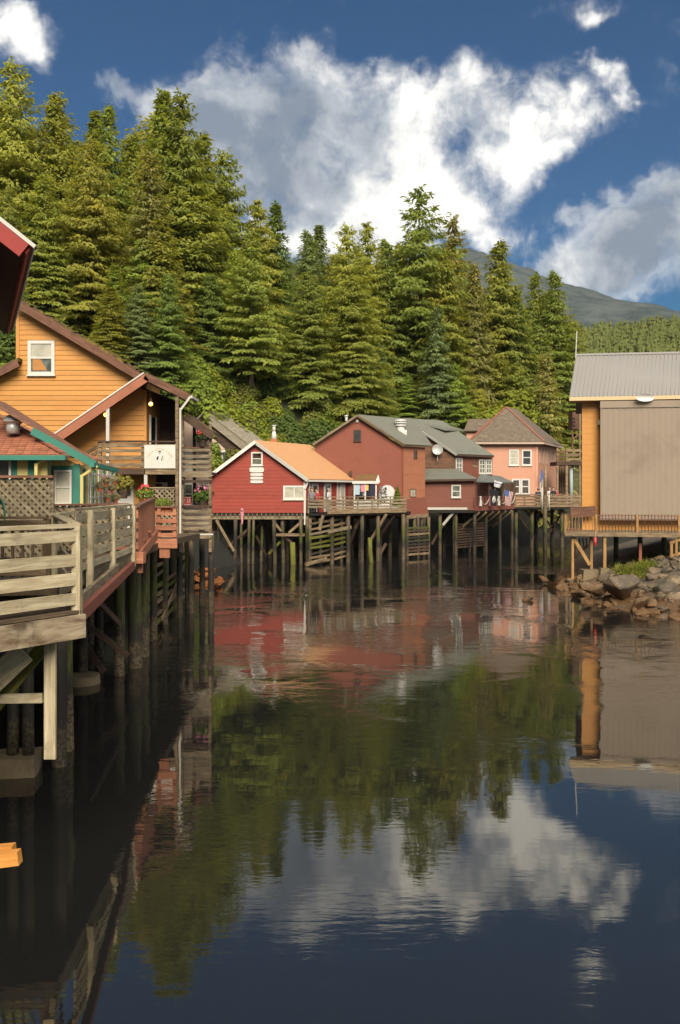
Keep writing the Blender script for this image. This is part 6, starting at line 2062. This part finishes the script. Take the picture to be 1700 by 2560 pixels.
# deck with balusters
dk = thing('baluster_deck', 'amber stained deck with thin baluster railing under the taupe block', 'deck', (17, 44.5, 0))
DY = 44.0
zd = ZZ(1331, DY)
k0, k1, k2 = Vector((X(1413, DY), DY, zd)), Vector((X(1490, DY - .2), DY - .2, zd)), Vector((X(1780, DY - 1.4), DY - 1.4, zd))
kb = Vector((X(1455, OY), OY, zd))
k_l = Vector((X(1418, 46.6), 46.6, zd))
prism('deck', [k0, k1, k2, k2 + Vector((0, 6, 0)), kb + Vector((1, 1, 0)), k_l], (0, 0, -.12), M_['far_wood'], dk)
for a, b in ((k0, k1), (k1, k2), (k_l, k0)):
    beam('edge_board', a + Vector((0, -.04, -.08)), b + Vector((0, -.04, -.08)), .05, .22, M_['far_wood'], dk, j=.004)
rt = 1.05 * .84
rl2 = thing('baluster_railing', 'thin-barred brown railing around the deck at the right edge', 'railing', (17, 44, zd))
for a, b in ((k0, k1), (k1, k2), (k_l, k0), (k_l, kb)):
    n = max(2, int((b - a).length / .155))
    for i in range(n + 1):
        q = a.lerp(b, i / n)
        beam('baluster', q + Z * .0, q + Z * (rt + (.07 if a is k1 else -.02)), .028, .028, M_['dark_wood'] if a is k1 else M_['amber_wood'], rl2)
    beam('top_rail', a + Z * rt, b + Z * rt, .1, .05, M_['brown_rake'], rl2)
    beam('bottom_rail', a + Z * (rt - .18 if a is k1 else .08), b + Z * (rt - .18 if a is k1 else .08), .05, .05, M_['brown_rake'], rl2)
for q in (k0, k1, k1.lerp(k2, .36), k1.lerp(k2, .72)): beam('post', q - Z * .1, q + Z * (rt + .05), .11, .11, M_['amber_wood'], rl2)
fz = thing('screen_panel', 'brown board panel closing the deck corner below the amber wall', 'panel', (13.5, 46, zd))
beam('panel', k_l + Vector((.15, -.1, .95)), kb + Vector((.6, -.5, 1.05)), .05, .55, M_['brown_rake'], fz)
# posts and footings under the deck
for u, v0, v1, Y, m, r in ((1431, 1448, 1340, 44.2, 'amber_wood', .13), (1478, 1428, 1340, 44.3, 'amber_wood', .13), (1511, 1428, 1340, 43.8, 'amber_wood', .15), (1600, 1405, 1358, 44.0, 'red_beam', .14), (1600, 1358, 1335, 44.0, 'floor_dark', .14)):
    beam('post', P(u, v0, Y), P(u, v1, Y), r, r, M_[m], dk)
beam('brace', P(1435, 1348, 44.2), P(1474, 1412, 44.2), .1, .17, M_['amber_wood'], dk)
beam('brace', P(1440, 1392, 45.), P(1470, 1362, 45.), .08, .12, M_['dark_wood'], dk)
for u in (1448, 1457, 1465): beam('brace', P(u, 1345, 45), P(u + 3, 1375, 45), .05, .09, M_['far_wood'], dk)
for u, v, Y, w_ in ((1476, 1434, 44.1, .55), (1510, 1435, 43.6, .36)):
    q = P(u, v, Y); b_ = MB()
    h = .35 if u < 1500 else .5
    b_.add([q + Vector((sx * w_ * k_, sy * w_ * k_, zz)) for zz, k_ in ((-h, 1.0), (h * .6, .62 if u > 1500 else .85)) for sx, sy in ((-1, -1), (1, -1), (1, 1), (-1, 1))], BOXF)
    b_.build('footing', M_['concrete'], dk)
for u, Y in ((1540, 46.5), (1600, 47), (1660, 46.5), (1700, 47)):
    q = P(u, 1380, Y); cyl('piling', (q.x, q.y, .8), (q.x, q.y, 2.8), .14, .14, M_['pile'], dk, 8)
fl_ = thing('red_float', 'narrow red float hanging from the deck edge at the right', 'float', P(1488, 1345, 43.6))
q = P(1488, 1354, 43.6)
MB().cyl(q - Z * .17, q + Z * .17, .07, .07, 10).ball(q + Z * .17, .07, 0, 10, 6).ball(q - Z * .17, .07, 0, 10, 6).build('body', M_['redbuoy'], fl_, True)
MB().cyl(q + Z * .2, q + Z * .55, .01, .01, 5).build('line', M_['rope'], fl_)
# wooden steps at the right edge
ws3 = thing('bank_steps', 'short timber steps down to the rocks at the right edge', 'stair', P(1690, 1390, 43))
for u, v0, v1 in ((1678, 1360, 1392), (1690, 1348, 1406), (1712, 1345, 1400)): beam('post', P(u, v1, 42.8), P(u, v0, 42.8), .13, .13, M_['amber_wood'], ws3)
beam('handrail', P(1674, 1358, 42.8), P(1720, 1342, 42.8), .06, .14, M_['amber_wood'], ws3)
beam('handrail', P(1674, 1392, 42.8), P(1720, 1376, 42.8), .06, .14, M_['amber_wood'], ws3)
for k in range(4): beam('tread', P(1694 + 8 * k, 1400 - 14 * k, 43), P(1730 + 8 * k, 1400 - 14 * k, 43), .28, .05, M_['amber_wood'], ws3)

# ------------------------------------------------------------------ boulders
ROCKS = []
for k in range(9):
    rr = random.Random(500 + k)
    bm = bmesh.new()
    for i in range(16):
        d = Vector((rr.gauss(0, 1), rr.gauss(0, 1), rr.gauss(0, 1))).normalized()
        bm.verts.new((d.x * rr.uniform(.75, 1.05), d.y * rr.uniform(.6, .95), d.z * rr.uniform(.5, .8)))
    bmesh.ops.convex_hull(bm, input=bm.verts[:])
    bmesh.ops.delete(bm, geom=[v for v in bm.verts if not v.link_faces], context='VERTS')
    bmesh.ops.bevel(bm, geom=bm.edges[:], offset=.05, segments=1, affect='EDGES')
    me = bpy.data.meshes.new('boulder'); bm.to_mesh(me); bm.free()
    me.materials.append(M_['rock'])
    ROCKS.append(me)


def rock(p, s, label, group=None, k=None, flat=.75, mat=None, rot=None):
    me = ROCKS[R.randrange(9) if k is None else k]
    if mat:
        me = me.copy(); me.materials.clear(); me.materials.append(mat)
    o = bpy.data.objects.new('boulder', me)
    rot = rot or (R.uniform(-.5, .5), R.uniform(-.5, .5), R.uniform(0, 6.3))
    from mathutils import Euler
    link(o, Matrix.Translation(Vector(p)) @ Euler(rot).to_matrix().to_4x4() @ Matrix.Diagonal((s, s, s * flat, 1)))
    return tag(o, label, 'rock', group)


BIG = [(1550, 1468, 36.8, .95, 'large pale flat-faced boulder in the middle of the right bank'), (1668, 1478, 36.6, .75, 'big grey slab boulder at the right edge below the steps'), (1600, 1512, 35.0, .52, 'orange-tinted boulder at the waterline on the right bank'),
       (1692, 1500, 35.2, .55, 'pale rounded boulder cut by the right edge near the water'), (1590, 1462, 38.5, .42, 'grey boulder just right of the large pale one'), (1640, 1432, 40.5, .55, 'grey boulder right of the green grass tuft'),
       (1660, 1415, 42, .5, 'olive boulder below the wooden steps'), (1500, 1478, 37.5, .5, 'grey pointed boulder left of the large pale one'), (1462, 1470, 38.8, .5, 'brown boulder below the concrete footing'), (1660, 1530, 34.2, .35, 'small wet boulder at the waterline near the right edge'),
       (1318, 1500, 38.6, .36, 'lone brown rock standing in the water left of the bank'), (1385, 1462, 43.8, .6, 'brown weed-covered rock at the left tip of the bank'), (1360, 1448, 45.5, .35, 'low dark rock at the very tip of the bank')]
for u, v, Y, s, lab in BIG:
    q = P(u, v, Y)
    rock((q.x, Y, q.z), s * (1.15 if u > 1400 else 1), lab)
rr = random.Random(91)
cnt = 0
while cnt < 285:
    Y = rr.uniform(33, 47.5); x = rr.uniform(10.6, 19.5)
    d = side_dist(SPIT, x, Y, left=False)
    if d < -.35 or d > 6 or (Y > 44.5 and x > 13.5) or (d > 1.6 and rr.random() < .45): continue
    u = UC + x / Y * F
    if u > 1730: continue
    s = rr.choice((.14, .18, .22, .28, .36, .46)) * rr.uniform(.8, 1.2)
    rock((x, Y, spit_z(x, Y) + s * .1), s, 'wet brown stone along the waterline of the right bank' if d < 1.3 else 'dry grey stone higher up among the boulders of the right bank', 'riprap stones on the right bank')
    cnt += 1
for k in range(26):
    q = onz(R.uniform(470, 545), R.uniform(1425, 1475), 0.05)
    rock((q.x, q.y, R.uniform(-.05, .3)), R.uniform(.22, .55), 'orange weed-covered rock on the shore below the grey porch', 'weedy rocks at the left shore', None, .6, M_['weed'])
# grass on the bank
gv, gf = [], []
rr = random.Random(8)
for k in range(1300):
    cu, cv = ((1575, 1424), (1600, 1416), (1615, 1408), (1590, 1430), (1560, 1418))[k % 5]
    u, v = cu + rr.gauss(0, 13), cv + rr.gauss(0, 5)
    Y = 40.2 + (1430 - v) * .05
    q = P(u, v, Y)
    z0 = q.z - .15
    a_ = rr.random() * 6.28; h = rr.uniform(.08, .42) * rr.uniform(.6, 1.)
    dx, dy = math.cos(a_) * .03, math.sin(a_) * .03
    lx, ly = rr.gauss(0, .2), rr.uniform(-.3, .1)
    b_ = len(gv)
    gv += [(q.x - dx, Y - dy, z0), (q.x + dx, Y + dy, z0), (q.x + lx, Y + ly, z0 + h)]
    gf.append((b_, b_ + 1, b_ + 2))
mg = foliage('bank grass', base=(.16, .18, .04), by_object=False)
go = link(bpy.data.objects.new('bank_grass', mesh_of('bank_grass', gv, gf, mg)))
tag(go, 'tuft of yellow-green grass on the rocky right bank', 'grass', kind='stuff')

# ------------------------------------------------------------------ plants in pots and baskets
def leaf_part(name, c, r, n, size, col, parent, seed, mat=None):
    V, Fc = leafball(seed, [(Vector((0, 0, 0)), r)], n, size)
    o = bpy.data.objects.new(name, mesh_of(name, V, Fc, mat or M_['bush']))
    o.color = (*col, 1)
    link(o, Matrix.Translation(Vector(c)), parent)
    return o


def planter(label, q, r, col, flower, pot, seed, hang=None, name='flower_pot', group=None):
    t = thing(name, label, 'plant', q, group)
    leaf_part('foliage', q + Z * r * .55, (r, r, r * .8), 260, r * .38, col, t, seed)
    if flower:
        V, Fc = leafball(seed + 50, [(Vector((0, 0, 0)), (r * .8, r * .8, r * .5))], 46, r * .34)
        o = bpy.data.objects.new('blossoms', mesh_of('blossoms', V, Fc, M_[flower])); link(o, Matrix.Translation(q + Z * r * 1.15 - Vector((0, r * .3, 0))), t)
    MB().cyl(q - Z * r * .75, q + Z * r * .1, r * .38, r * .58, 10).build('pot', M_[pot], t)
    if hang: MB().cyl(q + Z * r * .2, Vector((q.x, q.y, hang)), .01, .01, 5).build('hanger', M_['dark_wood'], t)
    return t


planter('bushy hanging basket of yellowing trailing plants before the white door', P(307, 1225, 31.5), .42, (.22, .2, .05), None, 'dark_wood', 1, hang=5.7, name='hanging_basket')
planter('red geranium in a pot on the post of the red stair', P(362, 1248, 23.8), .26, (.14, .2, .04), 'flower_red', 'terracotta_pot', 2)
planter('dark hanging plant with red flowers under the upper grey porch roof', P(506, 1103, 34.4), .3, (.05, .07, .03), 'flower_red', 'dark_wood', 3, hang=7.35, name='hanging_basket')
planter('large green planter with pink flowers on the lower grey porch', P(508, 1252, 34.9), .42, (.08, .14, .03), 'flower_pink', 'dark_wood', 4)
planter('yellow flowers beside the pink ones on the lower grey porch', P(497, 1240, 35.0), .22, (.12, .16, .03), 'flower_yellow', 'terracotta_pot', 5)
bxp = thing('window_box', 'low planter box with mixed plants on the red slat railing', 'plant', P(402, 1270, 25.3))
q = P(405, 1272, 25.35)
box('trough', q, (.6, .22, .16), M_['terracotta_pot'], bxp)
leaf_part('foliage', q + Z * .17, (.32, .14, .16), 300, .1, (.16, .2, .05), bxp, 6)
# potted shelf against the shop side, terracotta pots and trellis
tr = thing('pot_trellis', 'white trellis hung with terracotta flower pots on the teal shop side', 'trellis', P(235, 1250, 25.5))
sdx = X(200, 24) + .16
for k in range(7): beam('lath', Vector((sdx, 24.5 + k * .42, 3.6)), Vector((sdx, 24.5 + k * .42, 5.5)), .02, .04, M_['white'], tr, up=(0, 1, 0))
for k in range(6): beam('lath', Vector((sdx + .02, 24.4, 3.8 + k * .33)), Vector((sdx + .02, 27.1, 3.8 + k * .33)), .02, .04, M_['white'], tr)
for k, (y, z) in enumerate(((24.9, 5.05), (25.5, 5.2), (26.1, 5.0), (24.8, 4.3), (25.4, 4.25), (26.0, 4.4), (26.6, 4.7), (25.7, 4.75), (26.5, 5.25))):
    planter('small terracotta pot of dry flowers hung on the white trellis', Vector((sdx + .16, y, z)), .15, (.3, .26, .16), 'pink_cloth' if k % 2 else None, 'terracotta_pot', 20 + k, name='trellis_pot', group='pots on the trellis')
ho = thing('garden_hose', 'green hose coil hanging at the left edge behind the railing', 'hose', P(0, 1290, 15))
q = P(-2, 1290, 15.2)
mb = MB()
for k in range(3):
    for i in range(16):
        t0, t1 = 2 * math.pi * i / 16, 2 * math.pi * (i + 1) / 16
        r = .16 + .02 * k
        mb.cyl(q + Vector((math.cos(t0) * r * .6, -.02 * k, math.sin(t0) * r * 1.6)), q + Vector((math.cos(t1) * r * .6, -.02 * k, math.sin(t1) * r * 1.6)), .014, .014, 5)
mb.build('coil', M_['green_hose'], ho)
MB().cyl(q + Vector((0, .05, .22)), q + Vector((0, .3, .22)), .02, .02, 6).build('hook', M_['steel'], ho)

# ------------------------------------------------------------------ people
def person(label, q, h, face, shirt, legs, hair='hair', arms=0, name='person'):
    """one skinned body; q = feet, face = heading in radians (0 looks to -Y)"""
    J = {'pel': (0, 0, .53), 'bel': (0, .005, .61), 'chest': (0, .0, .74), 'neck': (0, .0, .835), 'jaw': (0, -.012, .885), 'head': (0, -.004, .945), 'crown': (0, .004, .985),
         'shl': (-.105, 0, .80), 'shr': (.105, 0, .80), 'ell': (-.135, .01, .635), 'elr': (.135, .01, .635), 'wrl': (-.125, -.05, .50), 'wrr': (.125, -.05, .50), 'hal': (-.12, -.065, .455), 'har': (.12, -.065, .455),
         'hpl': (-.052, 0, .51), 'hpr': (.052, 0, .51), 'knl': (-.06, -.015, .285), 'knr': (.06, -.01, .285), 'anl': (-.062, .01, .045), 'anr': (.062, .02, .045), 'tol': (-.07, -.07, .018), 'tor': (.07, -.06, .018)}
    if arms == 1: J.update({'elr': (.13, -.05, .68), 'wrr': (.06, -.14, .70), 'har': (.04, -.16, .72)})
    if arms == 2: J.update({'elr': (.13, -.06, .66), 'wrr': (.08, -.17, .60), 'har': (.07, -.2, .60), 'ell': (-.13, -.06, .66), 'wrl': (-.08, -.17, .60), 'hal': (-.07, -.2, .60)})
    rad = {'pel': .085, 'bel': .08, 'chest': .088, 'neck': .034, 'jaw': .042, 'head': .052, 'crown': .036, 'shl': .042, 'shr': .042, 'ell': .03, 'elr': .03, 'wrl': .021, 'wrr': .021, 'hal': .022, 'har': .022,
           'hpl': .066, 'hpr': .066, 'knl': .046, 'knr': .046, 'anl': .031, 'anr': .031, 'tol': .026, 'tor': .026}
    E = [('pel', 'bel'), ('bel', 'chest'), ('chest', 'neck'), ('neck', 'jaw'), ('jaw', 'head'), ('head', 'crown'), ('chest', 'shl'), ('shl', 'ell'), ('ell', 'wrl'), ('wrl', 'hal'), ('chest', 'shr'), ('shr', 'elr'), ('elr', 'wrr'), ('wrr', 'har'),
         ('pel', 'hpl'), ('hpl', 'knl'), ('knl', 'anl'), ('anl', 'tol'), ('pel', 'hpr'), ('hpr', 'knr'), ('knr', 'anr'), ('anr', 'tor')]
    names = list(J)
    me = bpy.data.meshes.new('body_skeleton')
    me.from_pydata([Vector(J[k]) * h for k in names], [(names.index(a), names.index(b)) for a, b in E], [])
    tmp = bpy.data.objects.new('tmp', me)
    COL.objects.link(tmp)
    sk = tmp.modifiers.new('s', 'SKIN')
    for i, k in enumerate(names):
        me.skin_vertices[0].data[i].radius = (rad[k] * h, rad[k] * h)
        me.skin_vertices[0].data[i].use_root = (k == 'pel')
    ss = tmp.modifiers.new('u', 'SUBSURF'); ss.levels = 2; ss.render_levels = 2
    dg = bpy.context.evaluated_depsgraph_get()
    bme = bpy.data.meshes.new_from_object(tmp.evaluated_get(dg))
    bpy.data.objects.remove(tmp)
    bme.materials.clear()
    for m_ in (M_['skin'], M_[shirt], M_[legs], M_['black']): bme.materials.append(m_)
    for p in bme.polygons:
        c = p.center / h
        p.use_smooth = True
        hand = (abs(c.x) > .10 and c.z < .49) or (arms and c.y < -.15 and c.z > .5)
        p.material_index = 0 if (c.z > .83 or hand) else 1 if c.z > .53 else 3 if c.z < .05 else 2
    t = thing(name, label, 'person', q, 'people on the boardwalk')
    Mx = Matrix.Translation(Vector(q)) @ Matrix.Rotation(face, 4, 'Z')
    b = bpy.data.objects.new('body', bme)
    link(b, Mx, t)
    hb = MB()
    hb.ball(Vector((0, .016, .962)) * h, (.058 * h, .06 * h, .05 * h), 0, 10, 7)
    hv = [Mx @ v for v in hb.v]
    mobj('hair', hv, hb.f, M_[hair], t, None, True)
    return t


person('person in a grey top standing by the cottage corner post', (-1.93, 58.1, 3.42), 1.72, .5, 'grey_cloth', 'denim', arms=1)
person('person in a dark red top beside the grey-topped one at the cottage door', (-1.60, 58.4, 3.42), 1.66, -.4, 'red_cloth', 'black')
person('person in white at the second cottage door', (X(822, 59.6), 59.6, 3.42), 1.7, 1.2, 'white_cloth', 'grey_cloth', 'hair2')
person('person in a dark jacket leaning on the railing before the pink house', (X(1345, 74.2), 74.2, 3.5), 1.62, 3.0, 'navy', 'black', arms=2)
person('person in a white top right of the mooring pole', (X(1374, 75), 75, 3.5), 1.7, .3, 'white_cloth', 'denim', 'hair2')
person('person in black with crossed arms right of the white-topped one', (X(1383, 74.8), 74.8, 3.5), 1.72, -.3, 'black', 'black', arms=2)
person('person in a red top at the stair tower railing', (X(1391, 75.2), 75.2, 3.5), 1.6, .2, 'red_cloth', 'denim')

# ------------------------------------------------------------------ haze
hz = bpy.data.objects.new('haze', mesh_of('haze', boxv((150, 900, 305), (3000, 2100, 620)), BOXF, []))
link(hz)
mh = bpy.data.materials.new('pale air'); mh.use_nodes = True
mh.node_tree.nodes.clear()
pv = mh.node_tree.nodes.new('ShaderNodeVolumePrincipled'); oo = mh.node_tree.nodes.new('ShaderNodeOutputMaterial')
pv.inputs['Color'].default_value = (.80, .84, .90, 1)
pv.inputs['Density'].default_value = .00006
pv.inputs['Anisotropy'].default_value = .2
mh.node_tree.links.new(pv.outputs[0], oo.inputs['Volume'])
hz.data.materials.append(mh)
tag(hz, 'thin pale air haze', 'haze', kind='stuff')
